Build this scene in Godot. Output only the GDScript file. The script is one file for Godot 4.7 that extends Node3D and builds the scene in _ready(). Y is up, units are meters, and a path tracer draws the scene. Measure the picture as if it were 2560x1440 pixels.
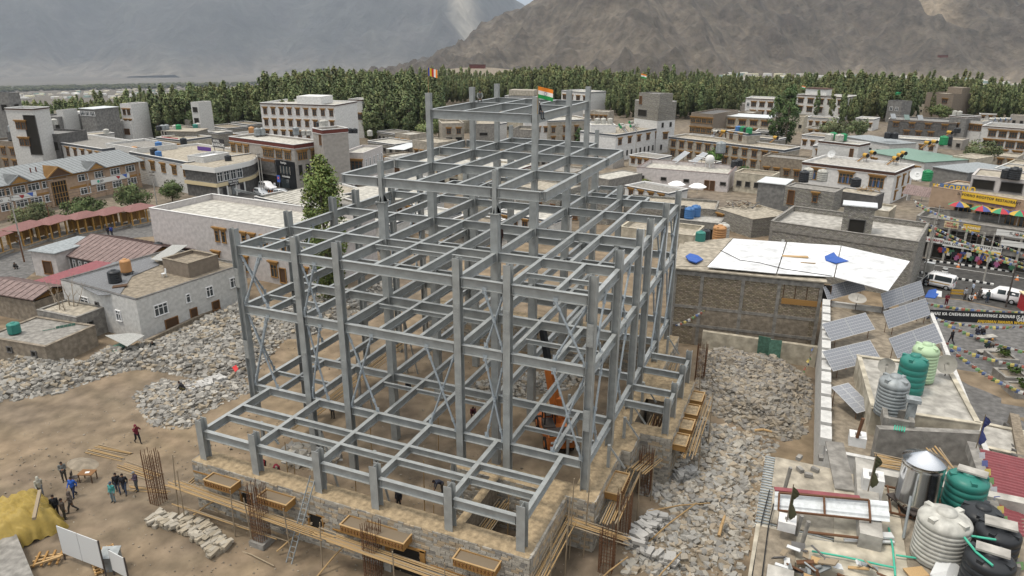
extends Node3D
# A steel frame going up in a mountain town, seen from a terrace above it. Metres; y is up; the frame's front face lies along z = 0.
var rng := RandomNumberGenerator.new()
var M := {}
var T := {}
var used := {}
var cache := {}
var houses: Array = []
const UP := Vector3.UP
func _ready() -> void:
	rng.seed = 20240611
	setup_view()
	make_materials()
	terrain()
	steel_frame()
	stone_walls()
	town()
	forest()
	site_things()
	roof_things()
	street_things()
	people()
func setup_view() -> void:
	var cam := Camera3D.new()
	cam.name = "camera"
	cam.fov = 44.2571
	cam.near = 0.1
	cam.far = 40000.0
	cam.transform = X(Basis(V(0.92088, 0.00398, -0.38984), V(-0.13326, 0.94293, -0.30515), V(0.36638, 0.33295, 0.86886)), V(24.47046, 31.83837, 38.12818))
	add_child(cam)
	cam.current = true
	var sky_mat := ProceduralSkyMaterial.new()
	sky_mat.sky_top_color = K(1.0, 1.0, 1.0)
	sky_mat.sky_horizon_color = K(0.47, 0.50, 0.52)
	sky_mat.sky_curve = 0.35
	sky_mat.ground_bottom_color = K(0.45, 0.43, 0.40)
	sky_mat.ground_horizon_color = K(0.62, 0.63, 0.63)
	sky_mat.sky_energy_multiplier = 1.0
	var sky := Sky.new()
	sky.sky_material = sky_mat
	var env := Environment.new()
	env.background_mode = Environment.BG_SKY
	env.sky = sky
	env.background_energy_multiplier = 1.0
	env.tonemap_mode = Environment.TONE_MAPPER_LINEAR
	env.tonemap_exposure = 1.85
	env.sdfgi_enabled = true
	env.ssao_enabled = true
	env.ssil_enabled = true
	env.fog_enabled = true
	env.fog_density = 0.00005
	env.fog_light_color = K(0.66, 0.70, 0.75)
	var we := WorldEnvironment.new()
	we.name = "world_environment"
	we.environment = env
	add_child(we)
	var sun := DirectionalLight3D.new()
	sun.name = "sun"
	sun.light_energy = 0.5
	sun.light_color = K(1.0, 0.965, 0.91)
	sun.light_angular_distance = 12.0
	sun.shadow_enabled = true
	add_child(sun)
	sun.look_at_from_position(V(-30, 95, 26), Vector3.ZERO, UP)
# ---------------------------------------------------------------- names and tags
func V(x: float, y: float, z: float) -> Vector3: return Vector3(x, y, z)
const XI := Transform3D.IDENTITY
const BI := Basis.IDENTITY
func X(b: Basis, o: Vector3) -> Transform3D: return Transform3D(b, o)
func K(r: float, g: float, b: float) -> Color: return Color(r, g, b)
func W(x: float, y: float) -> Vector2: return Vector2(x, y)
func numbered(n: String) -> String:
	if not used.has(n):
		used[n] = 0
		return n
	used[n] += 1
	return "%s_%03d" % [n, used[n]]
func tag(o: Node, label: String, category: String, group := "", kind := "") -> Node:
	if label: o.set_meta("label", label)
	if category: o.set_meta("category", category)
	if group: o.set_meta("group", group)
	if kind: o.set_meta("kind", kind)
	return o
func thing(called: String, label: String, category: String, at := Vector3.ZERO, turn := 0.0, group := "") -> Node3D:
	var o := Node3D.new()
	o.name = numbered(called)
	o.position = at
	o.rotation.y = turn
	add_child(o)
	tag(o, label, category, group)
	return o
func put(called: String, mesh: Mesh, mat: Material, parent: Node, xf := XI) -> MeshInstance3D:
	var o := MeshInstance3D.new()
	o.name = numbered(called) if parent == self else called
	o.mesh = mesh
	if mat: o.material_override = mat
	o.transform = xf
	parent.add_child(o, true)
	return o
func obj(called: String, st: SurfaceTool, mat: Material, parent: Node, xf := XI) -> MeshInstance3D:
	return put(called, fin(st), mat, parent, xf)
func dup(root: Node3D, label: String, at: Vector3, turn := 0.0, group := "", scl := 1.0) -> Node3D:
	var r: Node3D = root.duplicate()
	r.name = numbered(String(root.name).rstrip("0123456789").rstrip("_"))
	add_child(r)
	r.position = at
	r.rotation = V(0, turn, 0)
	r.scale = Vector3.ONE * scl
	r.remove_meta("group") if r.has_meta("group") else null
	r.set_meta("label", label)
	if group: r.set_meta("group", group)
	return r
# ---------------------------------------------------------------- shapes
func nst() -> SurfaceTool:
	var st := SurfaceTool.new()
	st.begin(Mesh.PRIMITIVE_TRIANGLES)
	st.set_smooth_group(-1)
	return st
func fin(st: SurfaceTool) -> ArrayMesh:
	st.generate_normals()
	return st.commit()
func tri(st: SurfaceTool, a: Vector3, b: Vector3, c: Vector3) -> void:
	st.add_vertex(a); st.add_vertex(b); st.add_vertex(c)
func quad(st: SurfaceTool, a: Vector3, b: Vector3, c: Vector3, d: Vector3) -> void:
	st.add_vertex(a); st.add_vertex(b); st.add_vertex(c)
	st.add_vertex(a); st.add_vertex(c); st.add_vertex(d)
func bx(st: SurfaceTool, c: Vector3, s: Vector3, b := BI) -> void:
	var h := s * 0.5
	var p: Array[Vector3] = []
	for i in 8:
		p.append(c + b * V(h.x if i & 1 else -h.x, h.y if i & 2 else -h.y, h.z if i & 4 else -h.z))
	quad(st, p[2], p[3], p[1], p[0]); quad(st, p[7], p[6], p[4], p[5])
	quad(st, p[6], p[2], p[0], p[4]); quad(st, p[3], p[7], p[5], p[1])
	quad(st, p[6], p[7], p[3], p[2]); quad(st, p[0], p[1], p[5], p[4])
func along(a: Vector3, b: Vector3) -> Basis:
	var z := (b - a).normalized()
	var x := UP.cross(z)
	if x.length() < 0.01: x = Vector3.RIGHT
	x = x.normalized()
	return Basis(x, z.cross(x), z)
func bar(st: SurfaceTool, a: Vector3, b: Vector3, w: float, h: float) -> void:
	bx(st, (a + b) * 0.5, V(w, h, a.distance_to(b)), along(a, b))
func tub(st: SurfaceTool, a: Vector3, b: Vector3, r0: float, r1 := -1.0, n := 8, caps := true) -> void:
	if r1 < 0: r1 = r0
	var f := along(a, b)
	for i in n:
		var t0 := TAU * i / n
		var t1 := TAU * (i + 1) / n
		var d0 := f.x * cos(t0) + f.y * sin(t0)
		var d1 := f.x * cos(t1) + f.y * sin(t1)
		st.set_smooth_group(0)
		quad(st, a + d1 * r0, a + d0 * r0, b + d0 * r1, b + d1 * r1)
		st.set_smooth_group(-1)
		if caps:
			tri(st, a, a + d0 * r0, a + d1 * r0)
			tri(st, b, b + d1 * r1, b + d0 * r1)
func lathe(st: SurfaceTool, prof: Array, n := 20, at := Vector3.ZERO) -> void:
	st.set_smooth_group(0)
	for k in prof.size() - 1:
		var p: Vector2 = prof[k]
		var q: Vector2 = prof[k + 1]
		for i in n:
			var t0 := TAU * i / n
			var t1 := TAU * (i + 1) / n
			var d0 := V(cos(t0), 0, sin(t0))
			var d1 := V(cos(t1), 0, sin(t1))
			quad(st, at + d0 * q.x + UP * q.y, at + d1 * q.x + UP * q.y, at + d1 * p.x + UP * p.y, at + d0 * p.x + UP * p.y)
	st.set_smooth_group(-1)
func prism(st: SurfaceTool, poly: PackedVector2Array, y0: float, y1: float) -> void:
	if Geometry2D.is_polygon_clockwise(poly): poly.reverse()
	var ids := Geometry2D.triangulate_polygon(poly)
	for i in range(0, ids.size(), 3):
		var a := poly[ids[i]]; var b := poly[ids[i + 1]]; var c := poly[ids[i + 2]]
		if (b - a).cross(c - a) < 0:
			var t := b; b = c; c = t
		tri(st, V(a.x, y1, a.y), V(b.x, y1, b.y), V(c.x, y1, c.y))
		tri(st, V(a.x, y0, a.y), V(c.x, y0, c.y), V(b.x, y0, b.y))
	for i in poly.size():
		var a := poly[i]; var b := poly[(i + 1) % poly.size()]
		quad(st, V(b.x, y1, b.y), V(a.x, y1, a.y), V(a.x, y0, a.y), V(b.x, y0, b.y))
func unit_box() -> Mesh:
	if not cache.has("box"):
		var st := nst()
		bx(st, Vector3.ZERO, Vector3.ONE)
		cache["box"] = fin(st)
	return cache["box"]
func box(called: String, c: Vector3, s: Vector3, mat: Material, parent: Node, b := BI) -> MeshInstance3D:
	return put(called, unit_box(), mat, parent, X(b * Basis.from_scale(s), c))
func rock_mesh(i: int) -> Mesh:
	var k := "rock%d" % i
	if not cache.has(k):
		var r := RandomNumberGenerator.new()
		r.seed = 77 + i
		var st := nst()
		var v: Array[Vector3] = []
		for j in 8:
			v.append(V(0.5 if j & 1 else -0.5, 0.5 if j & 2 else -0.5, 0.5 if j & 4 else -0.5) * V(1, r.randf_range(0.5, 0.9), r.randf_range(0.6, 1)) + V(r.randf_range(-.17, .17), r.randf_range(-.16, .16), r.randf_range(-.17, .17)))
		for f in [[2, 3, 1, 0], [7, 6, 4, 5], [6, 2, 0, 4], [3, 7, 5, 1], [6, 7, 3, 2], [0, 1, 5, 4]]:
			var m: Vector3 = (v[f[0]] + v[f[1]] + v[f[2]] + v[f[3]]) * 0.25
			m += m.normalized() * r.randf_range(-0.02, 0.12)
			for e in 4:
				tri(st, v[f[e]], v[f[(e + 1) % 4]], m)
		cache[k] = fin(st)
	return cache[k]
func multi(called: String, mesh: Mesh, mat: Material, xfs: Array, cols: Array, parent: Node) -> MultiMeshInstance3D:
	var mm := MultiMesh.new()
	mm.transform_format = MultiMesh.TRANSFORM_3D
	mm.use_colors = cols.size() > 0
	mm.mesh = mesh
	mm.instance_count = xfs.size()
	for i in xfs.size():
		mm.set_instance_transform(i, xfs[i])
		if cols.size() > 0: mm.set_instance_color(i, cols[i])
	var o := MultiMeshInstance3D.new()
	o.name = numbered(called) if parent == self else called
	o.multimesh = mm
	o.material_override = mat
	o.set_meta("kind", "stuff")
	parent.add_child(o, true)
	return o
func rnd(a: float, b: float) -> float:
	return rng.randf_range(a, b)
# ---------------------------------------------------------------- materials
func lin(r: float, g: float, b: float) -> Color:
	return K(r, g, b).linear_to_srgb()
func noise_tex(key: String, freq: float, lo: float, hi: float, oct := 5, kind := FastNoiseLite.TYPE_SIMPLEX_SMOOTH, sz := 512, ridged := false, bump := 0.0) -> void:
	var n := FastNoiseLite.new()
	n.noise_type = kind
	n.frequency = freq
	n.fractal_octaves = oct
	n.seed = key.hash() % 1000
	if ridged: n.fractal_type = FastNoiseLite.FRACTAL_RIDGED
	var t := NoiseTexture2D.new()
	t.noise = n
	t.width = sz
	t.height = sz
	t.seamless = true
	if bump > 0.0:
		t.as_normal_map = true
		t.bump_strength = bump
	else:
		var g := Gradient.new()
		g.set_color(0, K(lo, lo, lo)); g.set_color(1, K(hi, hi, hi))
		t.color_ramp = g
	T[key] = t
func mat(key: String, c: Color, rough := 0.85, metal := 0.0, tex := "", tile := 3.0, nrm := "", nstr := 0.6, vcol := false) -> StandardMaterial3D:
	var m := StandardMaterial3D.new()
	m.albedo_color = c
	m.roughness = rough
	m.metallic = metal
	m.metallic_specular = 0.35
	if tex:
		m.albedo_texture = T[tex]
		m.uv1_triplanar = true
		m.uv1_world_triplanar = true
		m.uv1_scale = Vector3.ONE / tile
	if nrm:
		m.normal_enabled = true
		m.normal_texture = T[nrm]
		m.normal_scale = nstr
		m.uv1_triplanar = true
		m.uv1_world_triplanar = true
		m.uv1_scale = Vector3.ONE / tile
	m.vertex_color_use_as_albedo = vcol
	M[key] = m
	return m
func brick_tex() -> void:
	var im := Image.create(256, 256, false, Image.FORMAT_RGB8)
	var hm := Image.create(256, 256, false, Image.FORMAT_RGB8)
	var r := RandomNumberGenerator.new()
	r.seed = 5
	im.fill(K(0.62, 0.62, 0.60)); hm.fill(K(0.2, 0.2, 0.2))
	for row in 16:
		for col in 9:
			var x := col * 32 - (16 if row % 2 else 0)
			var v := r.randf_range(0.70, 1.0)
			var rc := Rect2i(x + 2, row * 16 + 2, 28, 12)
			im.fill_rect(rc, K(v, v * r.randf_range(0.97, 1.0), v * r.randf_range(0.94, 1.0)))
			hm.fill_rect(rc, K(0.8, 0.8, 0.8))
	hm.bump_map_to_normal_map(3.0)
	T["brick"] = ImageTexture.create_from_image(im)
	T["brickn"] = ImageTexture.create_from_image(hm)
func make_materials() -> void:
	noise_tex("blotch", 0.012, 0.84, 1.0, 6)
	noise_tex("stain", 0.010, 0.70, 1.0, 7)
	noise_tex("grain", 0.05, 0.78, 1.0, 4)
	noise_tex("rock", 0.012, 0.52, 1.0, 8, FastNoiseLite.TYPE_SIMPLEX_SMOOTH, 1024)
	noise_tex("rockr", 0.008, 0.55, 1.0, 7, FastNoiseLite.TYPE_SIMPLEX_SMOOTH, 1024, true)
	noise_tex("bump", 0.03, 0, 1, 5, FastNoiseLite.TYPE_SIMPLEX_SMOOTH, 512, false, 6.0)
	noise_tex("rockb", 0.01, 0, 1, 6, FastNoiseLite.TYPE_SIMPLEX_SMOOTH, 1024, true, 14.0)
	brick_tex()
	mat("ground", Color.WHITE, 0.95, 0, "stain", 12.0, "bump", 0.22, true)
	mat("plain", Color.WHITE, 0.95, 0, "rock", 900.0, "", 0.6, true)
	mat("rock", Color.WHITE, 0.95, 0, "rock", 420.0, "rockb", 1.0, true)
	mat("rockfar", Color.WHITE, 0.95, 0, "rockr", 2600.0, "rockb", 0.7, true)
	mat("steel", lin(.31, .326, .322), 0.3, 0.0, "blotch", 6.0)
	M.steel.metallic_specular = 0.6
	mat("steel_dark", lin(.13, .142, .148), 0.45, 0.0, "blotch", 2.0)
	mat("brace", lin(.33, .37, .40), 0.4, 0.0, "blotch", 1.5)
	mat("mud", lin(.42, .325, .205), 0.95, 0, "stain", 2.6, "bump", 0.9)
	mat("stone", Color.WHITE, 0.9, 0, "grain", 0.9, "bump", 0.6, true)
	mat("mortar", lin(.27, .225, .17), 0.95, 0, "stain", 2.0, "bump", 0.6)
	mat("white", lin(.57, .565, .545), 0.85, 0, "blotch", 4.0)
	mat("whiteclean", lin(.67, .665, .65), 0.85, 0, "blotch", 5.0)
	mat("pinkwhite", lin(.60, .555, .54), 0.85, 0, "blotch", 6.0)
	mat("lilac", lin(.52, .49, .475), 0.85, 0, "blotch", 5.0)
	mat("cream", lin(.55, .50, .40), 0.85, 0, "stain", 6.0)
	mat("beige", lin(.44, .40, .335), 0.85, 0, "stain", 6.0)
	mat("tan", lin(.40, .29, .205), 0.85, 0, "blotch", 6.0)
	mat("brown_wall", lin(.235, .195, .155), 0.9, 0, "blotch", 5.0)
	mat("warmgrey", lin(.36, .335, .305), 0.88, 0, "blotch", 6.0)
	mat("grey", lin(.25, .245, .235), 0.9, 0, "stain", 5.0)
	mat("greydark", lin(.15, .145, .14), 0.9, 0, "stain", 5.0)
	mat("concrete", lin(.30, .285, .26), 0.9, 0, "stain", 4.0, "bump", 0.3)
	mat("concrete_light", lin(.46, .44, .40), 0.9, 0, "stain", 6.0, "bump", 0.2)
	mat("roofdust", lin(.43, .385, .31), 0.95, 0, "stain", 5.0, "bump", 0.4)
	mat("roofwhite", lin(.53, .51, .455), 0.9, 0, "stain", 6.0)
	mat("roofmud", lin(.30, .255, .195), 0.95, 0, "stain", 4.0, "bump", 0.5)
	mat("brick", lin(.36, .35, .325), 0.9, 0, "brick", 2.6, "brickn", 1.0)
	mat("brick_tan", lin(.33, .285, .22), 0.9, 0, "brick", 2.6, "brickn", 1.0)
	mat("render_tan", lin(.30, .255, .20), 0.95, 0, "stain", 4.0, "bump", 0.3)
	mat("wood", lin(.23, .115, .045), 0.7, 0, "grain", 1.2)
	mat("wood_ochre", lin(.36, .20, .065), 0.7, 0, "grain", 1.2)
	mat("wood_light", lin(.50, .335, .165), 0.75, 0, "grain", 1.2)
	mat("wood_dark", lin(.10, .055, .03), 0.7, 0, "grain", 1.2)
	mat("bamboo", lin(.40, .27, .13), 0.7, 0, "grain", 0.8)
	mat("pole_old", lin(.33, .265, .185), 0.85, 0, "grain", 0.8)
	mat("band_red", lin(.14, .042, .032), 0.85, 0, "blotch", 4.0)
	mat("band_brown", lin(.085, .045, .032), 0.85, 0, "blotch", 4.0)
	mat("band_grey", lin(.095, .105, .12), 0.85, 0, "blotch", 4.0)
	mat("frame_white", lin(.70, .70, .70), 0.6)
	mat("black", lin(.012, .013, .015), 0.5)
	mat("painted_dark", lin(.02, .018, .015), 0.9)  # near-black: paints the shade inside openings; also flue soot and dark glass
	var gl := mat("pane", lin(.035, .045, .05), 0.12)
	gl.metallic_specular = 0.6
	mat("curtain", lin(.05, .11, .26), 0.7)
	mat("roof_blue", lin(.235, .25, .255), 0.5, 0.0, "blotch", 5.0)
	mat("roof_pink", lin(.255, .185, .17), 0.6, 0.0, "stain", 4.0)
	mat("roof_red", lin(.235, .065, .072), 0.5, 0.0, "blotch", 5.0)
	mat("roof_green", lin(.165, .27, .215), 0.5, 0.0, "blotch", 5.0)
	mat("roof_stall", lin(.22, .105, .095), 0.6, 0.0, "blotch", 3.0)
	mat("zinc", lin(.86, .87, .88), 0.4, 0.0, "stain", 11.0)
	mat("sheet_grey", lin(.36, .39, .40), 0.5, 0.2, "stain", 3.0)
	mat("sheet_white", lin(.66, .69, .70), 0.4, 0.1, "blotch", 2.0)
	mat("chrome", lin(.62, .63, .65), 0.16, 1.0, "", 1.0)
	mat("rust", lin(.15, .075, .04), 0.85, 0.0, "grain", 0.7)
	mat("iron", lin(.06, .05, .045), 0.7)
	mat("tank_green", lin(.03, .17, .14), 0.4)
	mat("tank_lime", lin(.36, .48, .31), 0.45)
	mat("tank_black", lin(.022, .024, .027), 0.4)
	mat("tank_white", lin(.56, .55, .50), 0.5, 0, "stain", 3.0)
	mat("tank_blue", lin(.05, .14, .32), 0.45)
	mat("tank_orange", lin(.38, .20, .085), 0.5)
	mat("tank_emerald", lin(.02, .20, .08), 0.45)
	mat("yellow", lin(.44, .26, .04), 0.5)
	mat("pipe_green", lin(.06, .36, .25), 0.5)
	mat("pvc_white", lin(.52, .53, .53), 0.5)
	mat("solar", lin(.21, .22, .245), 0.3)
	mat("solar_line", lin(.48, .49, .50), 0.4)
	mat("asphalt", lin(.085, .082, .078), 0.92, 0, "stain", 6.0)
	mat("paving", lin(.165, .16, .155), 0.9, 0, "stain", 5.0, "bump", 0.3)
	mat("pavement", lin(.24, .225, .205), 0.9, 0, "stain", 4.0)
	mat("paint_white", lin(.62, .62, .60), 0.8)
	mat("tarp_yellow", lin(.34, .245, .06), 0.55, 0, "blotch", 2.0)
	mat("tarp_faded", lin(.21, .215, .225), 0.8, 0, "stain", 1.2)
	mat("tarp_faded2", lin(.42, .42, .40), 0.7, 0, "stain", 0.9)
	mat("tarp_blue", lin(.025, .085, .33), 0.55)
	mat("green_sheet", lin(.11, .23, .175), 0.55, 0, "stain", 2.0)
	mat("car_white", lin(.72, .72, .73), 0.25)
	mat("car_silver", lin(.42, .44, .46), 0.3, 0.3)
	mat("rubber", lin(.018, .018, .018), 0.8)
	mat("orange", lin(.42, .13, .03), 0.45)
	mat("red", lin(.45, .03, .03), 0.55)
	mat("maroon", lin(.16, .02, .03), 0.8)
	mat("bark", lin(.20, .165, .12), 0.9, 0, "grain", 0.8)
	mat("bark_pale", lin(.36, .30, .23), 0.9, 0, "grain", 0.8)
	mat("vcol", Color.WHITE, 0.85, 0, "", 1.0, "", 0.6, true)
	mat("water_mud", lin(.17, .135, .095), 0.5)
	for t in [["leaf", Color.WHITE]]:
		var lm := mat(t[0], t[1], 0.75, 0, "", 1.0, "", 0.6, true)
		lm.cull_mode = BaseMaterial3D.CULL_DISABLED
		lm.backlight_enabled = true
		lm.backlight = lin(.06, .08, .02)
	var cloth := mat("cloth", Color.WHITE, 0.85, 0, "", 1.0, "", 0.6, true)
	cloth.cull_mode = BaseMaterial3D.CULL_DISABLED
# ---------------------------------------------------------------- ground and hills
func site_height(x: float, z: float) -> float:
	var d := W(x - 24.0, z - 38.0).length()
	var y := 0.0
	if d > 320.0:
		y -= (d - 320.0) * 0.044 * smoothstep(320.0, 700.0, d)
	var s := (x - 24.0) * 0.9214 - (z - 38.0) * 0.3885
	if s < -90.0: y -= minf(40.0, (-90.0 - s) * 0.09)
	if d > 7000.0: y += (d - 7000.0) * 0.03
	return y
func terrain() -> void:
	var n := FastNoiseLite.new()
	n.seed = 3
	n.frequency = 0.05
	n.fractal_octaves = 4
	var st := nst()
	st.set_smooth_group(0)
	var rs: Array[float] = []
	var r := 0.0
	while r < 26000.0:
		rs.append(r)
		r += 3.0 if r < 60.0 else maxf(3.0, r * 0.07)
	rs.append(26000.0)
	var seg := 144
	var P := func(i: int, k: int) -> Vector3:
		var a := TAU * k / seg
		var x := cos(a) * rs[i]
		var z := sin(a) * rs[i]
		return V(x, site_height(x, z) + (n.get_noise_2d(x, z) * 0.12 if rs[i] < 60 else 0.0), z)
	var C := func(p: Vector3) -> Color:
		var v := n.get_noise_2d(p.x * 0.8, p.z * 0.8)
		var w := n.get_noise_2d(p.x * 0.05 + 90, p.z * 0.05)
		var d := W(p.x, p.z).length()
		if d > 900.0:
			var c := K(.125, .108, .088).lerp(K(.175, .155, .128), clampf(w * 1.5 + 0.5, 0, 1))
			return c
		if d > 95.0: return K(.20, .168, .13).lerp(K(.26, .215, .16), clampf(v * 1.3 + 0.45, 0, 1))
		return K(.28, .212, .14).lerp(K(.205, .163, .118), clampf(v * 1.3 + 0.45, 0, 1))
	for i in rs.size() - 1:
		for k in seg:
			var q: Array[Vector3] = [P.call(i, k), P.call(i + 1, k), P.call(i + 1, k + 1), P.call(i, k + 1)]
			for j in ([0, 1, 2, 0, 2, 3] if i > 0 else [0, 1, 2]):
				st.set_color(C.call(q[j]))
				st.add_vertex(q[j])
	tag(obj("ground", st, M.ground, self), "", "", "", "structure")
	mountain("hills", [[-620, -190], [-520, -110], [-430, -108], [-350, -72], [-235, -6], [-120, 72], [-20, 125], [90, 185], [260, 300], [420, 330], [560, 420], [700, 470], [860, 440], [1050, 560], [1500, 700], [2600, 800], [4200, 900]], 1750.0, 3050.0, 5000.0, -112.0, 13.0, 74.0, "rock", 0)
	mountain("mountain_slope", [[-9000, 1900], [-5200, 1700], [-3900, 1500], [-3000, 1300], [-2200, 1650], [-1200, 1500], [-500, 1150], [-150, 760], [150, 470], [500, 420], [1200, 900], [2600, 1600], [5200, 2200], [9000, 2600]], 7200.0, 10800.0, 15000.0, -352.0, 150.0, 220.0, "rockfar", 1)
	mountain("mountain", [[-12000, 2600], [-4000, 2200], [-1800, 1500], [-600, 900], [300, 560], [1200, 900], [4000, 1900], [12000, 2600]], 14000.0, 19000.0, 24000.0, -200.0, 260.0, 420.0, "rockfar", 2)
func mountain(called: String, ridge: Array, t0: float, t1: float, t2: float, base: float, step: float, amp: float, m: String, which: int) -> void:
	var n := FastNoiseLite.new()
	n.seed = 41 + which
	n.fractal_type = FastNoiseLite.FRACTAL_RIDGED
	n.fractal_octaves = 6
	n.frequency = 1.0 / (amp * 4.6)
	var n2 := FastNoiseLite.new()
	n2.seed = 97 + which
	n2.frequency = 1.0 / (amp * 4.0)
	n2.fractal_octaves = 5
	var right := V(0.9214, 0, -0.3885)
	var ahead := V(-0.3885, 0, -0.9214)
	var origin := V(24.5, 0, 38.0)
	var s0: float = ridge[0][0]
	var s1: float = ridge[-1][0]
	var ns := int((s1 - s0) / step)
	var nt := int((t2 - t0) / (step * 1.3))
	var pts := PackedVector3Array()
	var cols := PackedColorArray()
	for i in ns + 1:
		var s := s0 + step * i
		var k := 0
		while k < ridge.size() - 2 and ridge[k + 1][0] < s: k += 1
		var f := clampf((s - ridge[k][0]) / (ridge[k + 1][0] - ridge[k][0]), 0, 1)
		var top := lerpf(ridge[k][1], ridge[k + 1][1], f)
		for j in nt + 1:
			var t := t0 + (t2 - t0) * j / nt
			var bend := n2.get_noise_2d(s * 0.35, 7.0) * (t1 - t0) * 0.35
			if which == 0: bend += -0.25 * maxf(0, -s) + 260.0 * smoothstep(200.0, 900.0, s)
			var up := clampf((t - t0 - bend) / (t1 - t0), 0, 1)
			var dn := clampf((t - t1) / (t2 - t1), 0, 1)
			var prof := pow(up, 1.25) * (1.0 - 0.5 * dn)
			var rough := smoothstep(0.0, 0.25, up) * (1.0 - 0.55 * smoothstep(0.75, 1.0, up) * (1.0 - dn)) * amp
			var g := n.get_noise_2d(s, t * 0.7)
			var y := base + (top - base) * prof + (g - 0.2) * rough + n2.get_noise_2d(s * 4.0, t * 4.0) * rough * 0.3
			if up <= 0.0: y = base - 40.0
			pts.append(origin + right * s + ahead * t + UP * y)
			var v := clampf(n2.get_noise_2d(s, t) * 0.9 + 0.5, 0, 1)
			var c: Color
			if which == 0:
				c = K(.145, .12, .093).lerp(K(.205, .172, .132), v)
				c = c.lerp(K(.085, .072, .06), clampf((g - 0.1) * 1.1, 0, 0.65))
				var scree_or_sunlit := clampf(1.0 - W((s - 1430.0 + (t - 2750.0) * 0.1) / 110.0, (t - 2750.0) / 300.0).length(), 0, 1)
				c = c.lerp(K(.43, .35, .255), clampf(scree_or_sunlit * 1.8 + n2.get_noise_2d(s * 5, t * 5) * 0.5 * scree_or_sunlit, 0, 1))
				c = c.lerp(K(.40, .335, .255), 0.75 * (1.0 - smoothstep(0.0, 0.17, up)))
			else:
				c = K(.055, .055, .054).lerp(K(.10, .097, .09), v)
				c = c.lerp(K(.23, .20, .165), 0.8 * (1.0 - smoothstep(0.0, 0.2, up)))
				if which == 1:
					var scree_or_sunlit := clampf(1.0 - absf((s + 640.0 + (t - 9000.0) * 0.16) / 170.0), 0, 1) * smoothstep(0.25, 0.4, up) * (1.0 - smoothstep(0.65, 0.8, up))
					c = c.lerp(K(.44, .40, .33), clampf(scree_or_sunlit * 1.3, 0, 1))  # sunlit slope painted into the vertex colour as a pale streak
			cols.append(c)
	var idx := PackedInt32Array()
	for i in ns:
		for j in nt:
			var a := i * (nt + 1) + j
			var b := a + nt + 1
			idx.append_array([a, a + 1, b, b, a + 1, b + 1])
	var arr := []
	arr.resize(Mesh.ARRAY_MAX)
	arr[Mesh.ARRAY_VERTEX] = pts
	arr[Mesh.ARRAY_COLOR] = cols
	arr[Mesh.ARRAY_INDEX] = idx
	var am := ArrayMesh.new()
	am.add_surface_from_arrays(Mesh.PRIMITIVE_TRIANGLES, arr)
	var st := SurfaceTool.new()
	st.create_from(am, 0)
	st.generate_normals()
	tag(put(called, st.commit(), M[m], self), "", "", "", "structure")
# ---------------------------------------------------------------- the steel frame
const X3 := 4.61
const X5 := 8.125
const X6 := 13.61
const LW := 3.92
const L1 := 6.166
const L2 := 12.80
const L3 := 17.475
const L4 := 22.10
const L5 := 26.365
func ibeam(a: Vector3, b: Vector3, w: float, h: float, trim := 0.0) -> SurfaceTool:
	var st := nst()
	var d := (b - a).normalized()
	a += d * trim
	b -= d * trim
	var f := along(a, b)
	var dn := -f.y
	bar(st, a + dn * 0.014, b + dn * 0.014, w, 0.028)
	bar(st, a + dn * (h - 0.014), b + dn * (h - 0.014), w, 0.028)
	bar(st, a + dn * (h * 0.5), b + dn * (h * 0.5), 0.022, h - 0.056)
	var L := a.distance_to(b)
	for k in [0.12, L - 0.12]:
		bx(st, a + d * k + dn * h * 0.5, V(w * 0.92, h - 0.06, 0.02), f)
	return st
func icol(p: Vector3, y1: float, w: float, d: float, boxed := false, turned := false) -> SurfaceTool:
	var st := nst()
	var h := y1 - p.y
	var c := p + UP * h * 0.5
	var a := Basis(UP, PI / 2) if turned else BI
	for s in [-1.0, 1.0]:
		bx(st, c + a * V(0, 0, s * (d * 0.5 - 0.016)), V(w, h, 0.032), a)
	bx(st, c, a * V(0.024, h, d - 0.064) if not turned else V(d - 0.064, h, 0.024))
	if boxed:
		for s in [-1.0, 1.0]:
			bx(st, c + a * V(s * (w * 0.5 - 0.03), 0, 0), (V(0.03, h - 0.002, d - 0.064)), a)
	return st
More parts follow.
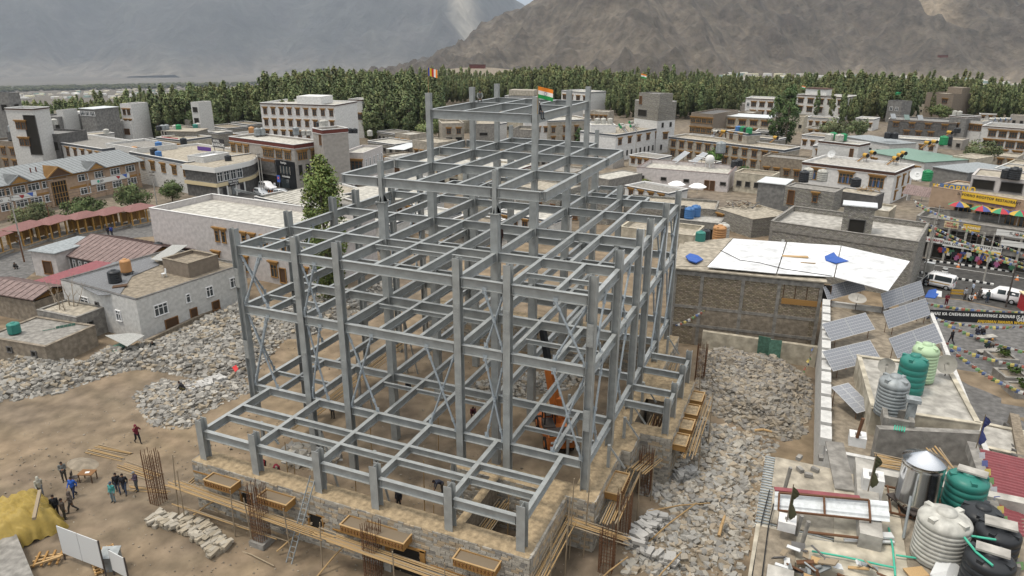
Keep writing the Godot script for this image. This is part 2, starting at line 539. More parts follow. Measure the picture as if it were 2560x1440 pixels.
func steel_frame() -> void:
	var fr := thing("steel_building", "grey bolted steel building frame of columns and beams rising in four tiers", "steel frame")
	var S: Material = M.steel
	var cw := 0.50
	var zs := [0.0, -5.93, -11.77, -15.21, -21.25, -26.86]
	for z in zs:
		for s in [-1.0, 1.0]:
			obj("column", icol(V(s * X6, LW - 0.05 if s > 0 or z > -1 else 0.0, z), 18.72, cw, 0.5, false, true), S, fr)
	for x in [-X5, -X3, X3, X5]:
		for z in [0.0, -26.86]:
			if z < -1 and absf(x) < 5: continue
			obj("column", icol(V(x, 0.0 if x < 8 else LW - 0.05, z), 18.72, cw, 0.5), S, fr)
	for x in [-X3, X3]:
		for z in [-5.93, -30.38]:
			obj("column", icol(V(x, 0, z), 20.3, 0.56, 0.56, true), S, fr)
			obj("column", icol(V(x, 20.32, z), 23.35, 0.32, 0.42, true), S, fr)
			var cap := nst()
			bx(cap, V(x, 20.31, z), V(0.82, 0.05, 0.82))
			for k in 8:
				var a := TAU * k / 8
				var o := V(cos(a), 0, sin(a))
				for e in [0]:
					tri(cap, V(x, 20.34, z) + o * 0.42, V(x, 20.9, z) + o * 0.16, V(x, 20.34, z) + o * 0.1)
					tri(cap, V(x, 20.34, z) + o * 0.42, V(x, 20.34, z) + o * 0.1, V(x, 20.9, z) + o * 0.16)
			obj("cap_plate", cap, S, fr)
		for z in [-13.42, -21.39, -26.86]:
			obj("column", icol(V(x, 0, z), 20.3, 0.6, 0.6, true), S, fr)
			obj("column", icol(V(x, 20.3, z), 27.65, 0.42, 0.42, true), S, fr)
	var rowz := [0.0, -5.93, -13.42, -21.39, -26.86]
	var rowx := [-X6, -X5, -X3, X3, X5, X6]
	for L in [L1, L2, L3]:
		var h := 0.66 if L > 7 else 0.60
		for z in rowz:
			var nodes := [-X6, -X5, -X3, X3, X5, X6] if z > -1 or z < -26 else [-X6, -X3, X3, X6]
			for i in nodes.size() - 1:
				obj("girder", ibeam(V(nodes[i], L, z), V(nodes[i + 1], L, z), 0.30, h, 0.24), S, fr)
		for s in [-1.0, 1.0]:
			for i in zs.size() - 1:
				obj("girder", ibeam(V(s * X6, L, zs[i]), V(s * X6, L, zs[i + 1]), 0.30, h, 0.24), S, fr)
			for x in [X3]:
				var zz := [0.0, -5.93, -13.42, -21.39, -26.86, -30.38]
				for i in zz.size() - 1:
					if i == 4 and L < L3: continue
					obj("girder", ibeam(V(s * x, L, zz[i]), V(s * x, L, zz[i + 1]), 0.30, h, 0.28), S, fr)
			for x in [8.15, 10.2]:
				for i in 4:
					if i == 0 and x > 9: continue
					obj("joist", ibeam(V(s * x, L + 0.004, rowz[i]), V(s * x, L + 0.004, rowz[i + 1]), 0.26, 0.56, 0.17), S, fr)
			obj("joist", ibeam(V(s * 11.25, L + 0.004, 0), V(s * 11.25, L + 0.004, -5.93), 0.26, 0.5, 0.17), S, fr)
			obj("joist", ibeam(V(s * (X6 - 0.2), L - 0.05, -2.6), V(s * 8.3, L - 0.05, -2.6), 0.2, 0.3, 0.02), S, fr)
			for i in 3:
				obj("joist", ibeam(V(s * 1.62, L + 0.004, rowz[i]), V(s * 1.62, L + 0.004, rowz[i + 1]), 0.26, 0.56, 0.17), S, fr)
		obj("joist", ibeam(V(-X3, L - 0.06, -4.4), V(-1.75, L - 0.06, -4.4), 0.2, 0.3, 0.1), S, fr)
		obj("joist", ibeam(V(-1.5, L - 0.06, -4.4), V(1.5, L - 0.06, -4.4), 0.2, 0.3, 0.02), S, fr)
		obj("joist", ibeam(V(1.75, L - 0.06, -4.4), V(X3, L - 0.06, -4.4), 0.2, 0.3, 0.2), S, fr)
	for s in [-1.0, 1.0]:
		for x in [6.7, 8.7, 10.53]:
			obj("outrigger", ibeam(V(s * x, L3, -26.98), V(s * x, L3, -28.72 if x > 7 else -32.3), 0.24, 0.4, 0.1), S, fr)
		obj("outrigger", ibeam(V(s * 6.55, L3 - 0.004, -28.72), V(s * 10.6, L3 - 0.004, -28.72), 0.24, 0.4, 0.05), S, fr)
		obj("outrigger", ibeam(V(s * X3, L3 - 0.004, -32.3), V(s * 6.8, L3 - 0.004, -32.3), 0.24, 0.4, 0.05), S, fr)
		obj("outrigger", ibeam(V(s * X3, L3 - 0.004, -28.72), V(s * 6.55, L3 - 0.004, -28.72), 0.24, 0.4, 0.2), S, fr)
		obj("outrigger", ibeam(V(s * X3, L3, -30.5), V(s * X3, L3, -32.3), 0.24, 0.4, 0.2), S, fr)
	var fx := [-11.98, -7.33, -2.16, 2.16, 7.33, 11.98]
	for i in 6:
		obj("column", icol(V(fx[i], LW - 0.02, 6.858), L1 + 0.85, 0.54, 0.54), S, fr)
		obj("girder", ibeam(V(fx[i], L1, 6.6), V(fx[i], L1, 0.15), 0.30, 0.6, 0.0), S, fr)
		if i < 5:
			obj("girder", ibeam(V(fx[i], L1, 6.858), V(fx[i + 1], L1, 6.858), 0.30, 0.6, 0.27), S, fr)
			for z in [4.55, 2.95]:
				obj("joist", ibeam(V(fx[i], L1 - 0.004, z), V(fx[i + 1], L1 - 0.004, z), 0.26, 0.46, 0.16), S, fr)
	for zc in [-9.03, -11.77, -15.21, -18.21]:
		obj("column", icol(V(17.05, LW - 0.02, zc), L1 + 0.75, 0.46, 0.46, false, true), S, fr)
		obj("girder", ibeam(V(X6, L1 - 0.004, zc), V(17.05, L1 - 0.004, zc), 0.26, 0.52, 0.24), S, fr)
	for p in [[-9.03, -11.77], [-11.77, -15.21], [-15.21, -18.21]]:
		obj("girder", ibeam(V(17.05, L1, p[0]), V(17.05, L1, p[1]), 0.26, 0.5, 0.24), S, fr)
	var e := 8.175
	for z in [-5.93, -13.42, -21.39, -26.86]:
		var nodes := [-e, -X3, X3, e]
		for i in 3:
			obj("girder", ibeam(V(nodes[i], L4, z), V(nodes[i + 1], L4, z), 0.30, 0.68, 0.2 if i == 1 else 0.18), S, fr)
	obj("girder", ibeam(V(-X3, L4, -30.38), V(X3, L4, -30.38), 0.3, 0.68, 0.2), S, fr)
	for s in [-1.0, 1.0]:
		var zz := [-5.93, -13.42, -21.39, -26.86, -30.38]
		for i in 4:
			obj("girder", ibeam(V(s * X3, L4, zz[i]), V(s * X3, L4, zz[i + 1]), 0.30, 0.68, 0.22), S, fr)
			obj("joist", ibeam(V(s * 1.62, L4 + 0.004, zz[i]), V(s * 1.62, L4 + 0.004, zz[i + 1]), 0.26, 0.6, 0.16), S, fr)
			if i < 3: obj("girder", ibeam(V(s * e, L4, zz[i]), V(s * e, L4, zz[i + 1]), 0.30, 0.68, 0.14), S, fr)
	for z in [-13.42, -21.39, -26.86]:
		obj("girder", ibeam(V(-X3, L5, z), V(X3, L5, z), 0.30, 0.68, 0.2), S, fr)
	for p in [[-13.42, -21.39], [-21.39, -26.86]]:
		for s in [-1.0, 1.0]:
			obj("girder", ibeam(V(s * X3, L5, p[0]), V(s * X3, L5, p[1]), 0.30, 0.68, 0.2), S, fr)
			obj("joist", ibeam(V(s * 1.55, L5 + 0.004, p[0]), V(s * 1.55, L5 + 0.004, p[1]), 0.26, 0.6, 0.16), S, fr)
	var bmat: Material = M.brace
	for s in [-1.0, 1.0]:
		for p in [[X6 - 0.3, 11.3], [X5 - 0.28, 6.55], [X3 - 0.28, 2.2]]:
			for lv in [[L1 + 0.15, L2 - 0.66], [L2 + 0.15, L3 - 0.66]]:
				if p[0] < 5 and lv[0] > 10 : continue
				for q in [[p[0], p[1]], [p[1], p[0]]]:
					brace(fr, V(s * q[0], lv[0], 0.02 + 0.09 * signf(q[0] - q[1])), V(s * q[1], lv[1], 0.02 + 0.09 * signf(q[0] - q[1])), bmat)
		for p in [[-0.3, -2.5], [-6.2, -8.8], [-21.0, -18.6], [-26.6, -24.3]]:
			for lv in [[L1 + 0.15, L2 - 0.66], [L2 + 0.15, L3 - 0.66]]:
				for q in [[p[0], p[1]], [p[1], p[0]]]:
					brace(fr, V(s * X6 + 0.09 * signf(q[0] - q[1]), lv[0], q[0]), V(s * X6 + 0.09 * signf(q[0] - q[1]), lv[1], q[1]), bmat)
	for p in [[-9.6, 3.75, LW], [-5.0, 3.0, 0], [0.0, 3.75, LW * 0.0], [5.2, 2.4, 0], [14.3, -3.2, LW], [14.35, -7.3, LW], [14.3, -9.6, LW], [14.3, -13.4, LW], [14.3, -23.5, LW], [-10.2, -9.0, 0], [-10.2, -17.0, 0], [9.5, -9.0, 0]]:
		var st := nst()
		var q := V(p[0], p[2], p[1])
		bx(st, q + UP * (L1 - 0.5 - p[2]) * 0.5, V(0.2, L1 - 0.5 - p[2], 0.2))
		bar(st, V(p[0] + 1.1, p[2], p[1] - 0.3), V(p[0] + 0.1, L1 - 0.7, p[1]), 0.12, 0.12)
		obj("prop", st, M.steel, fr)
	for x in [-X6, -X5, -X3, X3, X5, X6]:
		for y in [9.2, 15.0]:
			var st := nst()
			var z0 := 0.262 if absf(x) < 13 else 0.266
			bx(st, V(x, y, z0), V(0.40, 1.5, 0.022))
			for i in 2:
				for k in 7:
					bx(st, V(x - 0.1 + 0.2 * i, y - 0.6 + 0.2 * k, z0 + 0.02), V(0.045, 0.045, 0.03))
			obj("splice_plate", st, M.steel, fr)
func brace(fr: Node3D, a: Vector3, b: Vector3, m: Material) -> void:
	var st := nst()
	tub(st, a, b, 0.075, 0.075, 8)
	for f in [0.12, 0.5, 0.88]:
		var p := a.lerp(b, f)
		tub(st, p - (b - a).normalized() * 0.12, p + (b - a).normalized() * 0.12, 0.11, 0.11, 8)
	for p in [a, b]:
		bx(st, p, V(0.3, 0.45, 0.02) if absf(a.z - b.z) < 0.01 else V(0.02, 0.45, 0.3))
	obj("brace", st, m, fr)
# ---------------------------------------------------------------- the stone footing walls
func masonry(wall: Node3D, a: Vector2, b: Vector2, out: Vector2, y0: float, y1: float, near: bool, xfs: Array, cols: Array, gaps: Array = []) -> void:
	var L := a.distance_to(b)
	var d := (b - a) / L
	var yaw := atan2(-d.y, d.x)
	var y := y0
	var bs := Basis(UP, yaw)
	while y < y1 - 0.04:
		var h := minf(rnd(0.15, 0.23), y1 - y)
		var s := 0.0
		while s < L - 0.05:
			var w := minf(rnd(0.26, 0.62), L - s)
			if L - s - w < 0.15: w = L - s
			var skip := false
			for g in gaps:
				if s + w * 0.5 > g[0] and s + w * 0.5 < g[1] and y + h * 0.5 > g[2] and y + h * 0.5 < g[3]: skip = true
			if not skip:
				var c := a + d * (s + w * 0.5) + out * rnd(-0.02, 0.025)
				var xf := X(bs * Basis.from_scale(V(w - rnd(0.015, 0.035), h - rnd(0.012, 0.03), 0.26)), V(c.x, y + h * 0.5, c.y))
				var v := rnd(0.78, 1.15)
				var col := K(.43, .40, .345) if rng.randf() < 0.62 else (K(.46, .37, .26) if rng.randf() < 0.6 else K(.30, .285, .26))
				xfs.append(xf)
				cols.append(K(col.r * v, col.g * v, col.b * v))
			s += w
		y += h
func stone_walls() -> void:
	var w := thing("foundation_wall", "thick rubble stone footing wall with mud top round the steel frame", "wall")
	var top := nst()
	var core := nst()
	var strips := [
		[[-12.75, 7.45], [12.62, 7.45], [12.62, 6.0], [-12.75, 6.0]],
		[[12.62, 6.0], [12.62, 0.95], [11.25, 0.95], [11.25, 6.0]],
		[[4.2, 0.95], [14.6, 0.95], [14.6, -0.5], [4.2, -0.5]],
		[[14.6, -0.5], [14.6, -5.75], [12.9, -5.75], [12.9, -0.5]],
		[[15.3, -5.75], [15.3, -8.55], [12.9, -8.55], [12.9, -5.75]],
		[[17.65, -8.55], [17.65, -10.0], [12.9, -10.0], [12.9, -8.55]],
		[[17.65, -10.0], [17.65, -18.75], [16.5, -18.75], [16.5, -10.0]],
		[[14.5, -10.0], [14.5, -18.75], [12.9, -18.75], [12.9, -10.0]],
		[[16.5, -14.1], [16.5, -18.75], [14.5, -18.75], [14.5, -14.1]],
		[[14.6, -18.75], [14.6, -28.1], [12.9, -28.1], [12.9, -18.75]],
		[[12.9, -26.6], [12.9, -28.1], [-13.0, -28.1], [-13.0, -26.6]],
		[[7.9, 6.0], [7.9, 0.95], [7.3, 0.95], [7.3, 6.0]],
	]
	for s in strips:
		var p := PackedVector2Array()
		var ins := PackedVector2Array()
		var cx := 0.0
		var cz := 0.0
		for q in s:
			cx += q[0] * 0.25; cz += q[1] * 0.25
		for q in s:
			p.append(W(q[0], q[1]))
			ins.append(W(q[0] - 0.1 * signf(q[0] - cx), q[1] - 0.1 * signf(q[1] - cz)))
		prism(core, ins, -0.5, LW - 0.12)
		var nx := int(absf(s[1][0] - s[0][0] if absf(s[1][0] - s[0][0]) > 0.01 else s[2][0] - s[0][0]) / 0.35) + 2
		var x0 := minf(s[0][0], minf(s[1][0], s[2][0])); var x1 := maxf(s[0][0], maxf(s[1][0], s[2][0]))
		var z0 := minf(s[0][1], s[2][1]); var z1 := maxf(s[0][1], s[2][1])
		nx = int((x1 - x0) / 0.3) + 2
		var nz := int((z1 - z0) / 0.3) + 2
		var H := {}
		for i in nx + 1:
			for k in nz + 1:
				var edge := i == 0 or k == 0 or i == nx or k == nz
				H[Vector2i(i, k)] = V(lerpf(x0, x1, float(i) / nx), LW + (rnd(-0.07, -0.02) if edge else rnd(-0.03, 0.05)), lerpf(z0, z1, float(k) / nz))
		top.set_smooth_group(0)
		for i in nx:
			for k in nz:
				quad(top, H[Vector2i(i, k + 1)], H[Vector2i(i, k)], H[Vector2i(i + 1, k)], H[Vector2i(i + 1, k + 1)])
		top.set_smooth_group(-1)
	obj("core", core, M.mortar, w)
	obj("mud_top", top, M.mud, w)
	var xfs := []
	var cols := []
	var gaps := [[4.1, 5.1, 1.0, 2.5], [9.8, 11.0, 0.7, 2.4], [16.1, 18.3, -0.5, 2.2]]
	masonry(w, W(12.62, 7.36), W(12.62, 0.9), W(1, 0), -0.3, LW - 0.05, true, xfs, cols)
	masonry(w, W(-12.75, 7.36), W(12.7, 7.36), W(0, 1), -0.3, LW - 0.05, true, xfs, cols, gaps)
	masonry(w, W(12.62, 0.86), W(14.6, 0.86), W(0, 1), -0.3, LW - 0.05, true, xfs, cols)
	masonry(w, W(14.5, 0.86), W(14.5, -5.7), W(1, 0), -0.3, LW - 0.05, true, xfs, cols)
	masonry(w, W(14.5, -5.84), W(15.25, -5.84), W(0, 1), -0.3, LW - 0.05, true, xfs, cols)
	masonry(w, W(15.2, -5.84), W(15.2, -8.5), W(1, 0), -0.3, LW - 0.05, true, xfs, cols)
	masonry(w, W(15.3, -8.64), W(17.6, -8.64), W(0, 1), -0.3, LW - 0.05, true, xfs, cols)
	masonry(w, W(17.55, -8.6), W(17.55, -18.7), W(1, 0), -0.3, LW - 0.05, true, xfs, cols)
	masonry(w, W(14.5, -18.75), W(14.5, -28.0), W(1, 0), -0.3, LW - 0.05, true, xfs, cols)
	masonry(w, W(12.9, -26.69), W(-13.0, -26.69), W(0, 1), 0, LW - 0.05, true, xfs, cols)
	masonry(w, W(11.34, 6.0), W(11.34, 0.95), W(-1, 0), 0, LW - 0.05, true, xfs, cols)
	masonry(w, W(4.2, 0.86), W(11.3, 0.86), W(0, 1), 0, LW - 0.05, true, xfs, cols)
	masonry(w, W(-12.66, 7.4), W(-12.66, 6.0), W(-1, 0), 0, LW - 0.05, true, xfs, cols)
	var n := 300
	var tones: Array[Material] = []
	for k in 8:
		var mm: StandardMaterial3D = M.stone.duplicate()
		var c: Color = cols[k * 37]
		mm.albedo_color = c.linear_to_srgb()
		mm.vertex_color_use_as_albedo = false
		tones.append(mm)
	for i in n:
		put("stone", unit_box(), tones[rng.randi() % 8], w, xfs[i])
	multi("stones", unit_box(), M.stone, xfs.slice(n), cols.slice(n), w)
	for g in [[-8.65, 1.0, 1.0, 2.5], [-2.95, 1.2, 0.7, 2.4]]:
		var st := nst()
		for s in [0.0, 1.0]:
			bx(st, V(g[0] + 0.03 + s * (g[1] - 0.06), (g[2] + g[3]) * 0.5, 7.42), V(0.1, g[3] - g[2], 0.16))
		bx(st, V(g[0] + g[1] * 0.5, g[3] + 0.05, 7.42), V(g[1] + 0.3, 0.1, 0.16))
		obj("window_frame", st, M.wood_ochre, w)
		box("recess", V(g[0] + g[1] * 0.5, (g[2] + g[3]) * 0.5, 7.36), V(g[1], g[3] - g[2], 0.03), M.painted_dark, w)  # flat dark plate, painted shade of the window opening
	var st2 := nst()
	for x in [3.2, 5.7]:
		bx(st2, V(x, 1.6, 7.45), V(0.35, 1.3, 0.3))
	bx(st2, V(4.45, 2.2, 7.45), V(2.9, 0.14, 0.3))
	obj("door_frame", st2, M.wood_ochre, w)
	box("pier", V(3.2, 0.45, 7.52), V(0.5, 1.0, 0.4), M.concrete_light, w)
	box("recess", V(4.45, 1.0, 7.36), V(2.2, 2.3, 0.03), M.painted_dark, w)  # doorway shade painted as a flat dark plate
	for c in [[-12.7, -9.0, 3.05], [-7.2, -3.2, 1.0], [-1.0, 3.0, 1.75], [6.2, 12.4, 1.3]]:
		box("timber_course", V((c[0] + c[1]) * 0.5, c[2], 7.5), V(c[1] - c[0], 0.1, 0.09), M.wood_ochre, w)
# ---------------------------------------------------------------- houses
func window_mesh(style: String, w: float, h: float, part: String) -> Mesh:
	var key := "%s_%.2f_%.2f_%s" % [style, w, h, part]
	if cache.has(key): return cache[key]
	var st := nst()
	var t := 0.10 if style != "W" else 0.08
	if part == "frame":
		for s in [-1.0, 1.0]: bx(st, V(s * (w * 0.5 - t * 0.5), h * 0.5, 0.05), V(t, h, 0.14))
		bx(st, V(0, t * 0.5, 0.06), V(w + 0.1, t, 0.2))
		bx(st, V(0, h - t * 0.5, 0.05), V(w - 2 * t, t, 0.14))
		var n := 1 if w < 0.9 else (2 if w < 1.7 else (3 if w < 2.6 else 4))
		if style == "D" or style == "H": n = 1
		for i in range(1, n):
			bx(st, V(-w * 0.5 + w * i / n, h * 0.5, 0.045), V(t * 0.8, h - 2 * t, 0.1))
		if style != "D" and style != "H" and h > 1.0:
			bx(st, V(0, h * 0.68, 0.042), V(w - 2 * t, t * 0.6, 0.09))
	elif part == "pane":
		bx(st, V(0, h * 0.5, 0.012), V(w - t, h - t, 0.03))
	elif part == "curtain":
		bx(st, V(-w * 0.22, h * 0.4, 0.02), V(w * 0.13, h * 0.68, 0.026))
	elif part == "lintel":
		for i in 3:
			bx(st, V(0, h + 0.09 + 0.17 * i, 0.06 + 0.06 * i), V(w + 0.12 + 0.26 * i, 0.165, 0.14 + 0.12 * i))
	cache[key] = fin(st)
	return cache[key]
func window_at(style: String, w: float, h: float, parent: Node3D, xf: Transform3D, wood := "wood") -> void:
	var fm: Material = M.frame_white if style == "W" else (M.greydark if style == "H" else M[wood])
	var f := put("door" if style == "D" or style == "B2" else "window", window_mesh(style, w, h, "frame"), fm, parent, xf)
	put("pane" if style != "D" else "panel", window_mesh(style, w, h, "pane"), M.wood_dark if style == "D" else (M.painted_dark if style == "H" else M.pane), f)  # style H: the pane is a dark plate painting an opening's shade
	if style == "L" or style == "C": put("lintel", window_mesh(style, w, h, "lintel"), M.wood_ochre, f)
	if style == "C":
		put("curtain", window_mesh(style, w, h, "curtain"), M.curtain, f)
		put("curtain", window_mesh(style, w, h, "curtain"), M.curtain, f, X(BI, V(w * 0.4, 0, 0)))
func face_xf(face: String, w: float, d: float, u: float, y: float) -> Transform3D:
	match face:
		"f": return X(BI, V(-w * 0.5 + w * u, y, d * 0.5))
		"r": return X(Basis(UP, PI / 2), V(w * 0.5, y, d * 0.5 - d * u))
		"l": return X(Basis(UP, -PI / 2), V(-w * 0.5, y, -d * 0.5 + d * u))
	return X(Basis(UP, PI), V(w * 0.5 - w * u, y, -d * 0.5))
func house(called: String, label: String, cat: String, at: Vector3, yaw: float, w: float, d: float, h: float, o := {}) -> Node3D:
	var hs := thing(called, label, cat, at, yaw, o.get("group", ""))
	houses.append([at, yaw, w, d])
	var wm: Material = M[o.get("wall", "white")]
	var par: float = o.get("par", 0.45)
	var st := nst()
	var lo: float = 2.5 if at.x < -120.0 else 0.4
	bx(st, V(0, (h - par - lo) * 0.5, 0), V(w, h - par + lo, d))
	if par > 0.0 and not o.has("gable"):
		for s in [-1.0, 1.0]:
			bx(st, V(0, h - par * 0.5, s * (d * 0.5 - 0.12)), V(w, par, 0.24))
			bx(st, V(s * (w * 0.5 - 0.12), h - par * 0.5, 0), V(0.24, par, d - 0.48))
	obj("wall", st, wm, hs)
	if o.has("gable"):
		roof_gable(hs, w, d, h, o.gable, o.get("eave", 0.5), M[o.get("roof", "roof_blue")])
	else:
		var rf := nst()
		bx(rf, V(0, h - par + 0.015, 0), V(w - 0.48 if par > 0 else w + 0.5, 0.03 if par > 0 else 0.14, d - 0.48 if par > 0 else d + 0.5))
		obj("roof", rf, M[o.get("roof", "roofdust")], hs)
		if o.get("band", "") != "":
			var bd := nst()
			var bh: float = o.get("bandh", 0.5)
			for s in [-1.0, 1.0]:
				bx(bd, V(0, h - bh * 0.5 - 0.12, s * (d * 0.5 + 0.03)), V(w + 0.12, bh, 0.06))
				bx(bd, V(s * (w * 0.5 + 0.03), h - bh * 0.5 - 0.12, 0), V(0.06, bh, d))
			obj("band", bd, M[o.band], hs)
			var cp := nst()
			for y in [h + 0.02, h - bh - 0.16]:
				for s in [-1.0, 1.0]:
					bx(cp, V(0, y, s * (d * 0.5 - 0.02)), V(w + 0.22, 0.1, 0.3))
					bx(cp, V(s * (w * 0.5 - 0.02), y, 0), V(0.3, 0.1, d - 0.34))
			obj("coping", cp, M[o.get("cope", "whiteclean")], hs)
		elif par > 0.0:
			var cp := nst()
			for s in [-1.0, 1.0]:
				bx(cp, V(0, h + 0.03, s * (d * 0.5 - 0.13)), V(w + 0.1, 0.07, 0.34))
				bx(cp, V(s * (w * 0.5 - 0.13), h + 0.03, 0), V(0.34, 0.07, d - 0.42))
			obj("coping", cp, M[o.get("cope", o.get("wall", "white"))], hs)
	for face in ["f", "r", "l", "b"]:
		for row in o.get(face, []):
			var n: int = row[4]
			for i in n:
				var u: float = (row[5] + row[6]) * 0.5 if n == 1 else lerpf(row[5], row[6], float(i) / (n - 1))
				window_at(row[0], row[2], row[3], hs, face_xf(face, w, d, u, row[1]), o.get("wood", "wood"))
	for b in o.get("boxes", []):
		box(b[0], b[1], b[2], M[b[3]], hs)
	return hs
func roof_gable(hs: Node3D, w: float, d: float, h: float, rise: float, e: float, m: Material) -> void:
	var st := nst()
	var a := w * 0.5 + e
	var b := d * 0.5 + e
	var y := h - 0.05
	for s in [-1.0, 1.0]:
		var p: Array[Vector3] = [V(-a * s, y, b * s), V(-a * s, h + rise, 0), V(a * s, h + rise, 0), V(a * s, y, b * s)]
		quad(st, p[0], p[1], p[2], p[3])
		quad(st, p[3] + UP * -0.12, p[2] + UP * -0.12, p[1] + UP * -0.12, p[0] + UP * -0.12)
		quad(st, p[0], p[3], p[3] + UP * -0.12, p[0] + UP * -0.12)
		var n := int(w / 0.9)
		for i in n + 1:
			var x := lerpf(-a, a, float(i) / n)
			bar(st, V(x, y + 0.03, b * s), V(x, h + rise + 0.03, 0), 0.05, 0.06)
	obj("roof", st, m, hs)
	var g := nst()
	for s in [-1.0, 1.0]:
		var q: Array[Vector3] = [V(s * w * 0.5, h - 0.3, d * 0.5), V(s * w * 0.5, h + rise - 0.1, 0), V(s * w * 0.5, h - 0.3, -d * 0.5)]
		tri(g, q[0], q[1], q[2]); tri(g, q[2], q[1], q[0])
	obj("gable", g, M.wood_ochre, hs)
func fillers(rows: Array) -> void:
	var seen := {}
	var named := houses.duplicate()
	var kids := []
	for c in get_children():
		if c.has_meta("category") and c.get_meta("category") == "building": kids.append(c)
	for r in rows:
		var at := V(r[0], 0, r[1])
		var best: Node3D = kids[0]
		for k in kids:
			if k.position.distance_to(at) < best.position.distance_to(at) and k.position != Vector3.ZERO: best = k
		var m: String = ["white", "warmgrey", "render_tan", "brick", "beige", "concrete", "whiteclean", "cream"][r[6]]
		var w: String = ["whitewashed", "warm grey", "mud brown", "raw block", "beige", "bare concrete", "clean white", "cream"][r[6]]
		var rel := "behind" if (at - V(24, 0, 38)).length() > (best.position - V(24, 0, 38)).length() + 6 else ("left of" if (at - best.position).dot(V(0.92, 0, -0.39)) < 0 else "right of")
		var l := "low %s flat roofed house %s the %s" % [w, rel, String(best.name).replace("_", " ")]
		seen[l] = seen.get(l, 0) + 1
		if seen[l] > 1: l += ", " + ["second", "third", "fourth", "fifth"][mini(seen[l] - 2, 3)] + " in distance"
		var o := {"wall": m, "roof": ["roofdust", "concrete", "roofwhite", "roofmud"][(r[6] + seen.size()) % 4], "par": 0.35, "f": [["L" if r[6] % 2 == 0 else "H", r[5] * 0.3, 1.1, 1.2, 2 + int(r[3] / 4.0), 0.15, 0.85]]}
		if r[6] % 3 == 0: o["band"] = "band_grey"; o["bandh"] = 0.25
		house("low_house", l, "building", at, r[2], r[3], r[4], r[5], o)
# ---------------------------------------------------------------- trees
func leaf_mesh(seed_: int, h: float, rad: float, n: int, size: float, shape: String, tone: Color) -> ArrayMesh:
	var r := RandomNumberGenerator.new()
	r.seed = seed_
	var v := PackedVector3Array()
	var nr := PackedVector3Array()
	var cl := PackedColorArray()
	var limbs: Array = []
	if shape == "poplar":
		for i in (120 if n > 6000 else 60):
			var t := pow(r.randf(), 0.85)
			var a := r.randf() * TAU
			var R := rad * pow(sin(PI * clampf(0.10 + 0.88 * t, 0, 1)), 0.75) * r.randf_range(0.55, 1.0)
			limbs.append([V(cos(a) * R * 0.75, h * (0.10 + 0.86 * t), sin(a) * R * 0.75), V(rad * 0.36, h * 0.075, rad * 0.36) * r.randf_range(0.6, 1.15), r.randf_range(0.75, 1.22)])
		limbs.append([V(0, h * 0.95, 0), V(rad * 0.16, h * 0.06, rad * 0.16), 1.1])
	else:
		for i in 40:
			var d := V(r.randfn(), r.randfn() * 0.8, r.randfn()).normalized() * pow(r.randf(), 0.4)
			limbs.append([V(d.x * rad * 0.78, h * (0.58 + 0.34 * d.y), d.z * rad * 0.78), V(rad * 0.3, h * 0.14, rad * 0.3) * r.randf_range(0.7, 1.2), r.randf_range(0.65, 1.3)])
	for i in n:
		var L: Array = limbs[i % limbs.size()]
		var e := V(r.randfn(), r.randfn(), r.randfn())
		e = e.normalized() * pow(r.randf(), 0.5)
		var p: Vector3 = L[0] + e * L[1]
		var s := size * r.randf_range(0.6, 1.4)
		var ax := V(r.randf_range(-1, 1), r.randf_range(-0.6, 1), r.randf_range(-1, 1)).normalized()
		var bx_ := ax.cross(V(r.randfn(), r.randfn(), r.randfn())).normalized()
		var up := (V(p.x, (p.y - h * 0.45) * 0.35, p.z).normalized() + e * 0.7 + UP * 0.35).normalized()
		var q: Array[Vector3] = [p - ax * s, p + bx_ * s * 0.55, p + ax * s, p - bx_ * s * 0.55]
		var k: float = L[2] * r.randf_range(0.75, 1.25)
		var c := K(tone.r * k * r.randf_range(0.85, 1.2), tone.g * k, tone.b * k)
		if (q[2] - q[0]).cross(q[1] - q[0]).dot(up) < 0.0: q.reverse()
		for j in [0, 1, 2, 0, 2, 3]:
			v.append(q[j]); nr.append(up); cl.append(c)
	var arr := []
	arr.resize(Mesh.ARRAY_MAX)
	arr[Mesh.ARRAY_VERTEX] = v
	arr[Mesh.ARRAY_NORMAL] = nr
	arr[Mesh.ARRAY_COLOR] = cl
	var m := ArrayMesh.new()
	m.add_surface_from_arrays(Mesh.PRIMITIVE_TRIANGLES, arr)
	return m
func trunk_mesh(seed_: int, h: float, rad: float, r0: float, shape: String) -> ArrayMesh:
	var r := RandomNumberGenerator.new()
	r.seed = seed_
	var st := nst()
	if shape == "poplar":
		tub(st, V(0, -0.3, 0), V(0, h * 0.5, 0), r0, r0 * 0.55, 7, false)
		tub(st, V(0, h * 0.5, 0), V(0, h * 0.95, 0), r0 * 0.55, 0.02, 6, false)
		for i in 9:
			var a := r.randf() * TAU
			var y := h * r.randf_range(0.12, 0.6)
			tub(st, V(0, y, 0), V(cos(a) * rad * 0.7, y + h * 0.16, sin(a) * rad * 0.7), r0 * 0.3, 0.015, 5, false)
	else:
		tub(st, V(0, -0.3, 0), V(0.1, h * 0.32, 0), r0, r0 * 0.8, 8, false)
		for i in 9:
			var a := TAU * i / 9.0 + r.randf()
			tub(st, V(0.1, h * 0.3, 0), V(cos(a) * rad * 0.65, h * r.randf_range(0.55, 0.9), sin(a) * rad * 0.65), r0 * 0.45, 0.02, 5, false)
	return fin(st)
func tree(called: String, label: String, at: Vector3, h: float, rad: float, n: int, size: float, shape: String, tone: Color, group := "") -> Node3D:
	var t := thing(called, label, "tree", at, rnd(0, 6), group)
	put("trunk", trunk_mesh(rng.randi(), h, rad, 0.12 + h * 0.012, shape), M.bark, t)
	put("crown", leaf_mesh(rng.randi(), h, rad, n, size, shape, tone), M.leaf, t)
	return t
